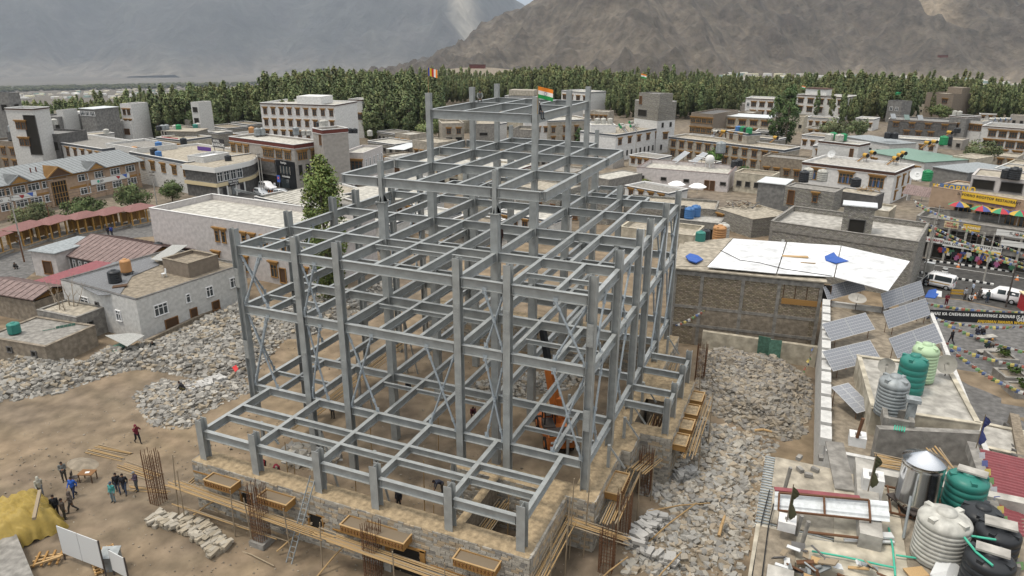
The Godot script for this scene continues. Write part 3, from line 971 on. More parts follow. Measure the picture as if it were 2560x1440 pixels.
func forest() -> void:
	var g1 := K(0.144, 0.176, 0.077)
	var g2 := K(0.168, 0.206, 0.094)
	tree("poplar", "tall bushy poplar standing by itself between the white hall and the steel frame", V(-28.8, 0, -29.6), 19.0, 3.2, 13000, 0.18, "poplar", K(0.160, 0.210, 0.066))
	tree("poplar", "wide dark wind bent poplar in front of the white corniced hotels", V(15.93, 0, -202.5), 18.6, 3.7, 5200, 0.28, "poplar", K(0.081, 0.128, 0.049)).rotation.z = -0.05
	tree("poplar", "narrower dark poplar leaning on the wide one before the white corniced hotels", V(12.21, 0, -204.69), 15.5, 2.6, 2600, 0.28, "poplar", K(0.090, 0.139, 0.052))
	tree("willow_tree", "round pale willow to the right of the green stall roof", V(-90.72, 0, -164.64), 7.6, 5.0, 3600, 0.24, "round", K(0.197, 0.245, 0.102))
	tree("willow_tree", "second round willow tucked against the beige gallery house", V(-89.83, 0, -170.28), 7.0, 3.8, 2600, 0.24, "round", K(0.148, 0.197, 0.081))
	tree("willow_tree", "broad grey green willow below the white horned hotel", V(29.04, 0, -212.38), 8.8, 5.6, 3600, 0.26, "round", K(0.145, 0.167, 0.085))
	tree("willow_tree", "smaller grey green willow between the horned hotel and the long grey house", V(37.08, 0, -228.5), 7.4, 4.6, 2800, 0.26, "round", K(0.123, 0.160, 0.073))
	tree("willow_tree", "leaning willow over the flat roofs below the timber bay house", V(65.08, 0, -178.35), 7.8, 5.2, 3800, 0.24, "round", K(0.139, 0.167, 0.081)).rotation.z = -0.15
	tree("willow_tree", "round green tree in front of the brown guest house", V(69.89, 0, -303.31), 7.6, 6.0, 2600, 0.34, "round", K(0.123, 0.156, 0.058))
	tree("street_tree", "leafy street tree at the left end of the tourist office front", V(-97.95, 0, -39.86), 5.2, 4.0, 4200, 0.17, "round", K(0.131, 0.150, 0.073))
	tree("street_tree", "dark leafy street tree below the arched entrance of the tourist office", V(-93.87, 0, -45.64), 5.3, 4.2, 4200, 0.17, "round", K(0.090, 0.123, 0.049))
	tree("street_tree", "tall leafy street tree at the right end of the tourist office", V(-91.84, 0, -54.85), 6.4, 3.6, 4200, 0.17, "round", K(0.102, 0.134, 0.055))
	tree("street_tree", "rounded street tree against the white cornice window house", V(-93.93, 0, -65.23), 4.6, 3.0, 3600, 0.16, "round", K(0.102, 0.139, 0.055))
	tree("courtyard_tree", "green tree behind the ball shaped boiler of the courtyard house", V(0.66, 0, -155.96), 5.4, 2.6, 2200, 0.2, "round", K(0.098, 0.189, 0.049))
	tree("courtyard_tree", "small green tree at the right wall of the courtyard house", V(10.49, 0, -136.11), 4.2, 1.9, 1600, 0.18, "round", K(0.090, 0.181, 0.049))
	tree("courtyard_tree", "thin bush at the foot of the yellow courtyard stair", V(-10.04, 0, -121.69), 1.8, 1.6, 700, 0.12, "round", K(0.197, 0.229, 0.066))
	tree("conifer", "small dark conifer before the white stair block", V(-44.05, 0, -178.98), 5.4, 1.8, 1400, 0.2, "poplar", K(0.073, 0.123, 0.049))
	for q in [["leftmost", V(-132.32, 0, -138.63), 13.0], ["second", V(-131.48, 0, -140.97), 15.0], ["third", V(-127.22, 0, -140), 14.0], ["fourth", V(-125.89, 0, -142.54), 15.5], ["fifth", V(-122.83, 0, -142.97), 13.5], ["rightmost", V(-120.32, 0, -146.07), 11.5]]:
		tree("poplar", "%s of six poplars standing before the white five storey hotel" % q[0], q[1], q[2], 1.9, 2600, 0.26, "poplar", g2)
	var bt := thing("bare_tree", "bare pale many stemmed tree in the yard beside the old house", "tree", V(-51.99, 0, -11.45))
	var st := nst()
	for i in 7:
		var a := -2.6 + i * 0.62
		var p := V(0, -0.2, 0)
		var d := V(cos(a) * 0.5, 1.0, sin(a) * 0.25).normalized()
		var rr := 0.13
		for k in 6:
			var q := p + d * rnd(0.8, 1.25)
			tub(st, p, q, rr, rr * 0.78, 6, false)
			if k > 1:
				for e in 2:
					var o := V(rnd(-1, 1), rnd(0.2, 1), rnd(-1, 1)).normalized()
					tub(st, q, q + (d + o).normalized() * rnd(0.5, 1.1), rr * 0.5, 0.012, 5, false)
			p = q
			rr *= 0.76
			d = (d + V(rnd(-.3, .3), rnd(-0.05, .3), rnd(-.3, .3))).normalized()
	obj("trunk", st, M.bark_pale, bt)
	var o := W(24.5, 38.1)
	var edge: Array[Vector2] = [W(-314.1, -131.92), W(-253.35, -133.51), W(-203.14, -135.06), W(-173.81, -137.13), W(-164.73, -152.76), W(-165.14, -169), W(-125.25, -165.09), W(-99.18, -151.85), W(-91.83, -174.8), W(-149.35, -286.15), W(-115.2, -302.5), W(-73.57, -289.83), W(-49.48, -255.74), W(-27.74, -262.6), W(-3.14, -269.22), W(17.51, -287.09), W(36.84, -268.19), W(63.9, -308.79), W(83.16, -321.24), W(96.17, -285.99), W(130.11, -282.62)]
	var az: Array[float] = []
	var ed: Array[float] = []
	for p in edge:
		az.append(atan2(p.x - o.x, -(p.y - o.y)))
		ed.append(p.distance_to(o))
	var spots := []
	var tries := 0
	while spots.size() < 11000 and tries < 60000:
		tries += 1
		var a := rnd(az[0], az[-1])
		var d := sqrt(rnd(190.0 * 190.0, 880.0 * 880.0))
		if rng.randf() < 0.5: d = rnd(195.0, 430.0)
		var k := 0
		while k < az.size() - 2 and az[k + 1] < a: k += 1
		var e := lerpf(ed[k], ed[k + 1], clampf((a - az[k]) / (az[k + 1] - az[k]), 0, 1))
		if d < e: continue
		if d > e + 60 and sin(a * 37.0 + d * 0.021) * sin(a * 11.0 - d * 0.034) > 0.42 and d > e + 30: continue
		var p := W(o.x + sin(a) * d, o.y - cos(a) * d)
		var bad := false
		for hq in houses:
			var l: Vector3 = (V(p.x, 0, p.y) - hq[0]).rotated(UP, -hq[1])
			if absf(l.x) < hq[2] * 0.5 + 2.0 and l.z > -hq[3] * 0.5 - 1.6 and l.z < hq[3] * 0.5 + (15.0 if rng.randf() < 0.9 else 3.0): bad = true
		if not bad: spots.append([d, p])
	spots.sort_custom(func(x, y): return x[0] < y[0])
	var protos := []
	for i in 6:
		var h: float = [15.0, 13.0, 14.0, 11.5, 16.0, 12.0][i]
		var rad: float = [1.9, 1.6, 2.4, 1.6, 2.0, 2.9][i]
		var tone: Color = [g1, g2, K(0.131, 0.168, 0.075), K(0.186, 0.214, 0.106), K(0.122, 0.151, 0.072), K(0.162, 0.197, 0.089)][i]
		protos.append([leaf_mesh(900 + i, h, rad, 2600, 0.32, "poplar", tone), trunk_mesh(900 + i, h, rad, 0.2, "poplar")])
	var names := ["tall dark green poplar in the front rows of the poplar belt", "slim light green poplar in the front rows of the poplar belt", "broad leafy poplar in the front rows of the poplar belt", "short pale poplar in the front rows of the poplar belt", "towering dark poplar in the front rows of the poplar belt", "wide bushy green tree in the front rows of the poplar belt"]
	for i in mini(296, spots.size()):
		var p: Vector2 = spots[i][1]
		var w := rng.randi() % 6
		var t := thing("poplar", names[w], "tree", V(p.x, site_height(p.x, p.y), p.y), rnd(0, TAU), "poplars of the belt, kind %d" % (w + 1))
		t.scale = V(1, rnd(0.95, 1.3), 1) * rnd(0.78, 1.12)
		t.rotation.z = rnd(-0.05, 0.02)
		put("trunk", protos[w][1], M.bark_pale if rng.randf() < 0.3 else M.bark, t)
		put("crown", protos[w][0], M.leaf, t)
	var xfs := []
	var cols := []
	for i in range(296, spots.size()):
		var p: Vector2 = spots[i][1]
		var s := rnd(0.7, 1.12) * (0.86 + 0.3 * sin(p.x * 0.041 + 1.3 * sin(p.y * 0.027)) * sin(p.y * 0.033))
		xfs.append(X(Basis(UP, rnd(0, TAU)) * Basis(Vector3.BACK, rnd(-0.06, 0.03)) * Basis.from_scale(V(s * rnd(0.7, 1.1), s, s * rnd(0.7, 1.1))), V(p.x, site_height(p.x, p.y), p.y)))
		var v := rnd(0.72, 1.25)
		cols.append(K(v * rnd(0.9, 1.15), v, v))
	tag(multi("poplar_wood", protos[0][0], M.leaf, xfs, cols, self), "dense poplar wood filling the valley behind the town up to the bare hills", "wood", "", "stuff")
	var fx := []
	var fc := []
	for i in 2600:
		var s := rnd(-4200, -250)
		var d := rnd(3300, 4700)
		if s > -1500 and rng.randf() < 0.5: continue
		var p := V(24.5, 0, 38) + V(0.9214, 0, -0.3885) * s + V(-0.3885, 0, -0.9214) * (d + s * 0.15)
		p.y = site_height(p.x, p.z)
		fx.append(X(Basis.from_scale(V(6, 1.0, 6) * rnd(0.7, 1.3)), p))
		var v := rnd(0.6, 1.1)
		fc.append(K(v, v * 0.95, v))
	tag(multi("far_grove", protos[3][0], M.leaf, fx, fc, self), "far dark green groves along the river plain under the grey mountain", "grove", "", "stuff")
	var hx := []
	var hc := []
	for i in 520:
		var s: float
		var d: float
		if i < 300:
			s = rnd(-1700, -150); d = rnd(1900, 3000)
		else:
			s = rnd(520, 1250); d = rnd(1550, 2050)
		var p := V(24.5, 0, 38) + V(0.9214, 0, -0.3885) * s + V(-0.3885, 0, -0.9214) * d
		p.y = site_height(p.x, p.z) + 2.0
		if i >= 300: p.y += (d - 1550) * 0.04
		hx.append(X(Basis(UP, rnd(-0.4, 0.9)) * Basis.from_scale(V(rnd(8, 26), rnd(4, 8), rnd(7, 14))), p))
		hc.append([K(.62, .61, .58), K(.46, .42, .35), K(.30, .28, .25), K(.60, .56, .40), K(.25, .33, .30)][rng.randi() % 5])
	tag(multi("far_settlement", unit_box(), M.vcol, hx, hc, self), "far scatter of tiny pale houses on the plain and at the foot of the hills", "settlement", "", "stuff")
# ---------------------------------------------------------------- the building site
func heap(called: String, label: String, poly: PackedVector2Array, hmax: float, n: int, smin: float, smax: float, tones: Array, ground_c: Color, edge := 2.5) -> void:
	var hp := thing(called, label, "rubble heap")
	var nz := FastNoiseLite.new()
	nz.seed = called.hash() % 500 + used.get(called, 0)
	nz.frequency = 0.16
	var lo := poly[0]
	var hi := poly[0]
	for p in poly:
		lo = lo.min(p); hi = hi.max(p)
	var H := func(p: Vector2) -> float:
		if not Geometry2D.is_point_in_polygon(p, poly): return -0.25
		var d := 1e9
		for i in poly.size():
			d = minf(d, p.distance_to(Geometry2D.get_closest_point_to_segment(p, poly[i], poly[(i + 1) % poly.size()])))
		return -0.1 + hmax * smoothstep(0.0, edge, d) * (0.66 + 0.45 * nz.get_noise_2d(p.x, p.y))
	var st := nst()
	st.set_smooth_group(0)
	var step := 0.7
	var nx := int((hi.x - lo.x) / step) + 1
	var ny := int((hi.y - lo.y) / step) + 1
	var g := {}
	for i in nx + 1:
		for k in ny + 1:
			var p := lo + W(i, k) * step
			g[Vector2i(i, k)] = V(p.x, H.call(p), p.y)
	for i in nx:
		for k in ny:
			var a: Vector3 = g[Vector2i(i, k + 1)]; var b: Vector3 = g[Vector2i(i, k)]
			var c: Vector3 = g[Vector2i(i + 1, k)]; var d: Vector3 = g[Vector2i(i + 1, k + 1)]
			if maxf(maxf(a.y, b.y), maxf(c.y, d.y)) < -0.2: continue
			for q in [a, b, c, a, c, d]:
				var v := 0.85 + 0.4 * nz.get_noise_2d(q.x * 6, q.z * 6)
				st.set_color(K(ground_c.r * v, ground_c.g * v, ground_c.b * v))
				st.add_vertex(q)
	obj("mound", st, M.ground, hp)
	var o := V(24.5, 31.8, 38.1)
	var list := []
	var tries := 0
	while list.size() < n and tries < n * 6:
		tries += 1
		var p := W(rnd(lo.x, hi.x), rnd(lo.y, hi.y))
		var y: float = H.call(p)
		if y < -0.2: continue
		var s := smin + (smax - smin) * pow(rng.randf(), 2.2)
		var at := V(p.x, y + s * rnd(0.05, 0.3), p.y)
		var b := Basis(V(rnd(-1, 1), rnd(-1, 1), rnd(-1, 1)).normalized(), rnd(-0.8, 0.8)) * Basis(UP, rnd(0, TAU))
		list.append([s / at.distance_to(o), X(b * Basis.from_scale(V(s * rnd(0.9, 1.5), s * rnd(0.7, 1.0), s)), at)])
	list.sort_custom(func(x, y): return x[0] > y[0])
	var mats := []
	for i in 9:
		var m: StandardMaterial3D = M.stone.duplicate()
		var c: Color = tones[i % tones.size()]
		var v := rnd(0.82, 1.18)
		m.albedo_color = K(c.r * v, c.g * v, c.b * v).linear_to_srgb()
		m.vertex_color_use_as_albedo = false
		mats.append(m)
	var lim := mini(300, list.size())
	for i in lim:
		put("stone", rock_mesh(i % 10), mats[rng.randi() % 9], hp, list[i][1])
	for k in 4:
		var xfs := []
		var cols := []
		for i in range(lim, list.size()):
			if i % 4 != k: continue
			xfs.append(list[i][1])
			var c: Color = tones[rng.randi() % tones.size()]
			var v := rnd(0.75, 1.22)
			cols.append(K(c.r * v, c.g * v, c.b * v))
		if xfs.size(): multi("stones", rock_mesh(k * 2), M.stone, xfs, cols, hp)
func stack(label: String, a: Vector3, b: Vector3, n: int, rows: int, layers: int, tones: Array) -> void:
	var t := thing("stone_row", label, "stone row", a)
	var d := b - a
	var f := Basis(UP, atan2(-d.z, d.x) + PI / 2)
	var mats := []
	for c in tones:
		for e in 3:
			var m: StandardMaterial3D = M.stone.duplicate()
			var v := rnd(0.8, 1.15)
			m.albedo_color = K(c.r * v, c.g * v, c.b * v).linear_to_srgb()
			m.vertex_color_use_as_albedo = false
			mats.append(m)
	for i in n:
		for k in rows:
			for l in layers:
				if l == layers - 1 and rng.randf() < 0.25: continue
				var s := V(rnd(0.5, 0.85), rnd(0.17, 0.26), rnd(0.24, 0.36))
				var p := d * ((i + 0.5) / n) + f * V((k - (rows - 1) * 0.5) * 0.7 + rnd(-.2, .2) + (0.7 * sin(3.0 * i / n) if n > 30 else 0.0), 0, rnd(-.12, .12))
				p.y = 0.13 + l * 0.23
				put("block", rock_mesh((i + k) % 10) if rng.randf() < 0.25 else unit_box(), mats[rng.randi() % mats.size()], t, X(f * Basis(UP, rnd(-0.4, 0.4)) * Basis(Vector3.BACK, rnd(-0.2, 0.2)) * Basis.from_scale(s), p))
func cage(label: String, at: Vector3, h: float, n := 18) -> void:
	var t := thing("rebar_cage", label, "rebar cage", at)
	for i in n:
		var a := TAU * i / n
		var p := V(clampf(cos(a) * 1.4, -1, 1) * 0.42, 0, clampf(sin(a) * 1.4, -1, 1) * 0.42)
		var st := nst()
		tub(st, p, p * rnd(0.9, 1.1) + V(rnd(-.05, .05), h * rnd(0.86, 1.0), rnd(-.05, .05)), 0.022, 0.022, 5)
		obj("bar", st, M.rust, t)
	var y := 0.15
	while y < h * 0.8:
		var st := nst()
		for k in 4:
			var q: Array[Vector3] = [V(-.43, y, -.43), V(.43, y, -.43), V(.43, y, .43), V(-.43, y, .43)]
			tub(st, q[k], q[(k + 1) % 4], 0.014, 0.014, 4, false)
		obj("hoop", st, M.rust, t)
		y += 0.26
func poles(label: String, a: Vector3, b: Vector3, n: int, spread: float, called := "scaffold_deck", cat := "scaffold") -> void:
	var t := thing(called, label, cat, a)
	var d := b - a
	var side := d.cross(UP).normalized()
	var L := d.length()
	for i in n:
		var st := nst()
		var o := side * lerpf(-spread, spread, (i + 0.5) / n)
		var k := rnd(-0.05, 0.08)
		tub(st, o + d * k + UP * rnd(0, 0.08) - UP * 0.0, o + d * (1.0 + rnd(-0.07, 0.06)) + side * rnd(-.15, .15) + UP * rnd(0, 0.1), rnd(0.045, 0.06), 0.035, 6)
		obj("pole", st, M.bamboo if i % 3 else M.pole_old, t)
func post(label: String, a: Vector3, b: Vector3, r := 0.05, m := "pole_old", called := "scaffold_pole", group := "") -> void:
	var t := thing(called, label, "pole", a, 0, group)
	var st := nst()
	tub(st, V(0, -0.3, 0), (b - a) * 0.5, r, r * 0.9, 6)
	tub(st, (b - a) * 0.5, b - a, r * 0.9, r * 0.75, 6)
	obj("shaft", st, M[m], t)
func tray(label: String, at: Vector3, w: float, d: float, h: float, turn: float, fill := "water_mud") -> void:
	var t := thing("form_tray", label, "formwork", at, turn)
	for s in [-1.0, 1.0]:
		var st := nst()
		var b := Basis(Vector3.RIGHT, 0.0)
		bx(st, V(0, 0, s * d * 0.5), V(w, h, 0.06), b)
		obj("board", st, M.wood_ochre, t)
		var st2 := nst()
		bx(st2, V(s * w * 0.5, 0, 0), V(0.06, h, d + 0.06))
		obj("board", st2, M.wood_ochre, t)
	var rim := nst()
	for s in [-1.0, 1.0]:
		bx(rim, V(0, h * 0.5 + 0.02, s * (d * 0.5 + 0.02)), V(w + 0.16, 0.05, 0.09))
		bx(rim, V(s * (w * 0.5 + 0.03), h * 0.5 + 0.02, 0), V(0.09, 0.05, d - 0.05))
	obj("rim", rim, M.wood_light, t)
	box("fill", V(0, h * 0.5 - 0.08, 0), V(w - 0.06, 0.04, d - 0.06), M[fill], t)
	var n := int(w / 0.22)
	var dn := nst()
	for i in n:
		for k in 2:
			bx(dn, V(-w * 0.5 + (i + 0.5) * w / n, h * 0.22 - k * 0.16, d * 0.5 + 0.06), V(0.1, 0.09, 0.08))
	obj("dentils", dn, M.wood, t).set_meta("kind", "stuff")
func sheet(called: String, label: String, cat: String, pts: Array, m: String, thick := 0.04) -> Node3D:
	var t := thing(called, label, cat, pts[0])
	var st := nst()
	var c := Vector3.ZERO
	for p in pts: c += p / pts.size()
	for i in pts.size():
		var a: Vector3 = pts[i] - pts[0]
		var b: Vector3 = pts[(i + 1) % pts.size()] - pts[0]
		tri(st, c - pts[0], b, a); tri(st, c - pts[0] - UP * thick, a - UP * thick, b - UP * thick)
		quad(st, a, b, b - UP * thick, a - UP * thick)
	obj("sheet", st, M[m], t)
	return t
func site_things() -> void:
	var grey := [K(.36, .35, .325), K(.30, .29, .27), K(.42, .395, .345), K(.40, .34, .26), K(.33, .30, .255)]
	var pale := [K(.36, .345, .315), K(.29, .275, .25), K(.41, .39, .35), K(.34, .29, .22), K(.25, .24, .22)]
	var gcol := K(.265, .245, .215)
	heap("rubble_heap", "broad heap of pale broken stone below the old flat house, left of the frame", PackedVector2Array([W(-50.16, -2.57), W(-49.83, -4.85), W(-42.23, -6), W(-43.37, -9.34), W(-40.86, -10.65), W(-40.03, -12.53), W(-40.3, -17.84), W(-40.16, -25.41), W(-34.13, -26.5), W(-27.4, -19.84), W(-23.98, -10.87), W(-24.99, -7.61), W(-29.15, -7.67), W(-32.03, -7.39), W(-36.09, -6.62), W(-37.43, -3.62), W(-37.93, -0.24), W(-40.21, 2.02), W(-42.48, 3.83)]), 1.3, 6000, 0.1, 0.52, pale, gcol)
	heap("rubble_heap", "low spread of split stone and chips between the dirt track and the frame corner", PackedVector2Array([W(-31.72, -2.92), W(-31.68, -6.1), W(-28.09, -7.66), W(-24.8, -9.55), W(-21.58, -8.19), W(-22.34, -4.87), W(-22.67, -2.34), W(-21.78, -0.12), W(-24.88, 0.85), W(-28.16, -0.75)]), 0.6, 2200, 0.08, 0.45, pale, gcol, 1.8)
	heap("rubble_heap", "rubble lying behind the left flank of the frame", PackedVector2Array([W(-34.59, -26.3), W(-31.82, -31.43), W(-28.74, -39.73), W(-27.08, -43.31), W(-23.7, -35.8), W(-24.35, -27.82), W(-25.02, -19.65), W(-27.88, -18.41)]), 1.6, 1200, 0.16, 0.55, pale, gcol)
	heap("rubble_heap", "big heap of grey brown building stone between the frame and the panel roof house", PackedVector2Array([W(16.16, -34.02), W(17.81, -36.81), W(21.32, -35.37), W(24.56, -34.94), W(27.04, -31.99), W(27.41, -28.48), W(27, -20.45), W(25.9, -18.59), W(23.47, -18.92), W(21.07, -19.7), W(18.82, -21.03), W(16.99, -26.22)]), 1.8, 6500, 0.1, 0.52, [K(.30, .28, .245), K(.26, .245, .225), K(.34, .30, .245), K(.36, .31, .24)], K(.26, .24, .21))
	heap("rubble_heap", "loose scatter of large grey stones on bare earth at the lower right", PackedVector2Array([W(15.95, -6.76), W(16.73, -11.72), W(17.94, -19.86), W(22.18, -18.72), W(25.45, -18.06), W(23.96, -14.83), W(24.29, -7.29), W(23.77, -0.62), W(17.06, 2.26), W(16.29, 0.81), W(17.01, -2.29), W(18.95, -5)]), 0.35, 4200, 0.05, 0.48, grey, K(.31, .255, .185))
	heap("rubble_heap", "stones and chips lying inside the frame below the crane", PackedVector2Array([W(-4.25, -17.04), W(0.09, -20.81), W(6.12, -26.95), W(8.41, -24.89), W(5.39, -18.96), W(2.3, -15.51), W(-1.42, -14.74)]), 0.9, 900, 0.14, 0.5, grey, K(.28, .25, .205))
	heap("rubble_heap", "pile of long thin split stones under the front block of the frame", PackedVector2Array([W(-12.54, -0.37), W(-11.23, -2.25), W(-8.73, -2.67), W(-6.78, -1.59), W(-7.95, 0.42), W(-10.32, 0.85)]), 0.6, 220, 0.2, 0.6, grey, K(.26, .235, .20), 1.0)
	stack("curving row of dressed stone blocks on the dirt before the front wall", V(-14.58, 0, 9.79), V(-7.7, 0, 10.69), 40, 2, 2, [K(.46, .42, .35), K(.40, .35, .27)])
	stack("squared pale blocks stacked double beside the rebar cages", V(18, 0, -4.11), V(16.82, 0, -0.25), 12, 2, 4, [K(.46, .45, .43)])
	stack("low row of squared blocks running right from the double stack", V(17.52, 0, -0.13), V(19.9, 0, 0.07), 12, 1, 3, [K(.44, .43, .41)])
	stack("row of thin split slabs stood on edge near the bamboo decks", V(18.18, 0, -9.09), V(19.45, 0, -10.49), 14, 1, 4, [K(.42, .42, .41)])
	stack("low cut stone row beside the red cloth on the left heap", V(-26.89, 0, -5.01), V(-25.61, 0, -8.26), 16, 2, 3, [K(.48, .47, .45)])
	cage("thick rusty rebar cage standing alone on the dirt left of the frame", V(-15.87, 0, 8.22), 4.6)
	cage("rebar cage on a concrete footing before the second form tray", V(-5.89, 0.4, 8.75), 4.4)
	box("footing", V(0, -0.35, 0), V(1.2, 0.7, 1.2), M.concrete, get_node("rebar_cage_001"))
	cage("rebar cage in front of the wide front doorway", V(2.64, 0, 8.44), 4.2)
	cage("rebar cage nearest the front corner of the wall at lower right", V(15.88, 0, 2.19), 3.4)
	cage("tall rebar cage standing right of the corner bamboo deck", V(16.13, 0, -0.81), 4.2)
	cage("rebar cage in the recess beside the side block", V(16.23, 0, -6.88), 4.0)
	cage("rebar cage against the stone face under the side block", V(16.02, 0, -12.04), 4.0)
	cage("rebar cage beyond the far end of the side block", V(17.07, 0, -27.19), 4.2)
	tray("small form tray of wet mud at the left end of the front wall", V(-9.6, 3.15, 7.95), 2.3, 0.9, 0.5, 0)
	tray("form tray of wet mud above the second front window", V(-5.0, 3.1, 7.95), 2.3, 0.9, 0.5, 0)
	tray("long form tray of wet mud over the front doorway", V(2.7, 2.95, 7.98), 4.5, 1.0, 0.55, 0)
	tray("short form tray near the right end of the front wall", V(9.6, 2.95, 7.95), 2.6, 0.9, 0.5, 0)
	tray("dusty covered form tray on the flank near the first jog of the wall", V(15.15, 3.0, -2.6), 2.6, 1.0, 0.5, PI / 2, "mud")
	for i in 4:
		tray(["covered form tray nearest the viewer on the side block flank", "second covered form tray on the side block flank", "third covered form tray on the side block flank", "farthest covered form tray on the side block flank"][i], V(18.15, 3.0, -9.9 - i * 2.5), 1.7, 0.95, 0.5, PI / 2, "mud")
	poles("long bamboo deck hung along the left half of the front wall", V(-13.4, 2.45, 8.6), V(-0.5, 2.1, 8.7), 9, 0.45)
	poles("long bamboo deck hung along the right half of the front wall", V(-0.8, 2.2, 8.7), V(12.4, 1.7, 8.7), 9, 0.45)
	poles("short bamboo deck rising along the right end flank of the front block", V(13.2, 2.5, 7.6), V(13.2, 2.6, 1.3), 6, 0.45)
	poles("bamboo deck bridging the corner between the two wall jogs", V(12.9, 2.6, 1.7), V(17.0, 2.1, 1.5), 7, 0.5)
	poles("wide bamboo deck along the flank before the first jog", V(15.6, 2.6, 1.2), V(15.6, 2.6, -5.4), 8, 0.6)
	poles("loose bundle of bamboo in the recess by the side block", V(15.9, 2.7, -5.2), V(16.5, 2.3, -8.3), 9, 0.7)
	poles("bamboo deck along the flank of the side block", V(18.9, 2.5, -9.0), V(18.9, 2.7, -18.4), 8, 0.5)
	poles("bamboo deck inside the pit of the side block", V(15.5, 2.4, -10.4), V(15.5, 2.6, -13.9), 8, 0.5)
	poles("bamboo poles leaning beyond the far corner of the side block", V(15.2, 2.7, -19.2), V(15.0, 2.8, -25.5), 7, 0.5)
	poles("bamboo deck inside the pit of the front block", V(8.3, 2.2, 5.0), V(8.6, 2.6, 1.5), 7, 0.5)
	poles("bamboo stacked along the inner left wall of the frame", V(-12.2, 1.2, -3.0), V(-12.0, 2.0, -21.0), 8, 0.6)
	poles("lower scaffold rails along the left half of the front wall", V(-13.3, 0.95, 8.9), V(-4.0, 0.8, 8.8), 2, 0.15, "scaffold_rail")
	poles("raw planks lying on the earth right of the bamboo decks", V(16.38, 0, -10.35), V(19.41, 0, -14.79), 4, 0.5, "loose_planks", "planks")
	poles("heap of thin sticks on the track left of the front wall", V(-18.36, 0, 6.06), V(-22.42, 0, 6.05), 7, 0.6, "stick_pile", "sticks")
	poles("grey steel tubes lying by the lone rebar cage", V(-19.37, 0, 7.88), V(-16.23, 0, 7.07), 5, 0.4, "tube_pile", "tubes")
	poles("long sticks and boards stacked beside the wall's left end", V(-15.28, 0, 6.66), V(-15.42, 0, 4.79), 6, 0.5, "board_pile", "planks")
	var k := 0
	for q in [[-13.2, 8.9, 5.0], [-12.4, 9.1, 4.2], [-8.0, 9.0, 3.8], [-6.4, 9.1, 3.6], [-3.2, 9.1, 3.9], [-0.8, 9.1, 3.4], [4.6, 9.1, 3.2], [8.0, 9.1, 3.2], [12.2, 9.2, 3.4], [13.6, 6.4, 5.2], [13.7, 4.0, 6.0], [13.4, 2.2, 6.3], [14.2, 1.7, 6.0], [16.2, 1.4, 5.4], [16.6, -3.0, 4.6], [16.9, -6.0, 4.4], [19.6, -10.4, 4.6], [19.7, -15.0, 5.0], [18.2, -19.2, 5.2]]:
		post("thin wooden scaffold pole number %s along the outside of the stone wall" % ["one", "two", "three", "four", "five", "six", "seven", "eight", "nine", "ten", "eleven", "twelve", "thirteen", "fourteen", "fifteen", "sixteen", "seventeen", "eighteen", "nineteen"][k], V(q[0], 0, q[1]), V(q[0] + rnd(-.25, .25), q[2], q[1] + rnd(-.2, .2)), 0.05, "pole_old", "scaffold_pole", "scaffold poles round the stone wall")
		k += 1
	for q in [[V(-11.6, 1.0, 9.0), V(-10.2, 1.6, 7.6), "short cross pole propping the deck near the wall's left end"], [V(-4.2, 0.6, 9.3), V(-2.8, 1.4, 7.6), "short cross pole beside the second rebar cage"], [V(-0.6, 0.3, 9.9), V(0.6, 1.6, 7.6), "short cross pole right of the ladder"], [V(17.5, 0.2, -1.0), V(20.4, 2.6, -3.4), "long raking pole crossing the recess"], [V(17.2, 1.2, -3.5), V(21.0, 0.6, -6.6), "pole sticking out over the rubble"], [V(18.5, 0.2, 3.5), V(20.2, 1.6, 0.6), "pole with a dark knob leaning on the earth"], [V(15.4, 0.1, 3.9), V(17.2, 1.4, 2.1), "plank leaning against the corner deck"], [V(13.6, 0.1, 9.0), V(14.6, 2.2, 7.6), "raking pole at the front corner"]]:
		post(q[2], q[0], q[1], 0.06, "bamboo", "raking_pole")
	post("long straight pole lying on the dirt before the doorway", V(-7.49, 0.1, 9.76), V(-3.62, 0.1, 10.28), 0.06, "pole_old", "lying_pole")
	post("pale plank lying on the lower right rubble", V(22.06, 0.8, -3.36), V(22.19, 0.9, -5.1), 0.12, "wood_light", "lying_plank")
	post("tan plank lying on the big right heap", V(23.06, 1.4, -17.39), V(24.4, 1.3, -17.32), 0.12, "wood_light", "lying_plank")
	for i in 10:
		post("thin upright stick number %d standing in the floor inside the frame" % (i + 1), V(-9.0 + 2.3 * i, 0, [2.4, 4.2, -2.0, 3.4, -4.5, 1.8, 4.6, -3.0, 3.0, -6.0][i]), V(-9.0 + 2.3 * i + 0.1, 3.4 + (i % 3) * 0.5, [2.4, 4.2, -2.0, 3.4, -4.5, 1.8, 4.6, -3.0, 3.0, -6.0][i]), 0.04, "bamboo", "upright_stick", "sticks standing inside the frame")
	var a := V(-3.01, 0, 9.61)
	var b := V(-2.6, 5.0, 7.0)
	var lad := thing("ladder", "long grey metal ladder leaning on the front wall", "ladder", a)
	var d := b - a
	var sx := V(0.21, 0, 0)
	for s in [-1.0, 1.0]:
		var st := nst()
		bar(st, sx * s, d + sx * s, 0.05, 0.07)
		obj("rail", st, M.sheet_grey, lad)
	for i in 15:
		var st := nst()
		tub(st, d * ((i + 1) / 16.0) - sx, d * ((i + 1) / 16.0) + sx, 0.02, 0.02, 5)
		obj("rung", st, M.sheet_grey, lad)
	var tp := thing("covered_stack", "stack of timber under a yellow tarp at the lower left", "covered stack", V(-22.18, 0, 13.98))
	var st3 := nst()
	st3.set_smooth_group(0)
	var nz := FastNoiseLite.new()
	nz.seed = 8
	nz.frequency = 0.5
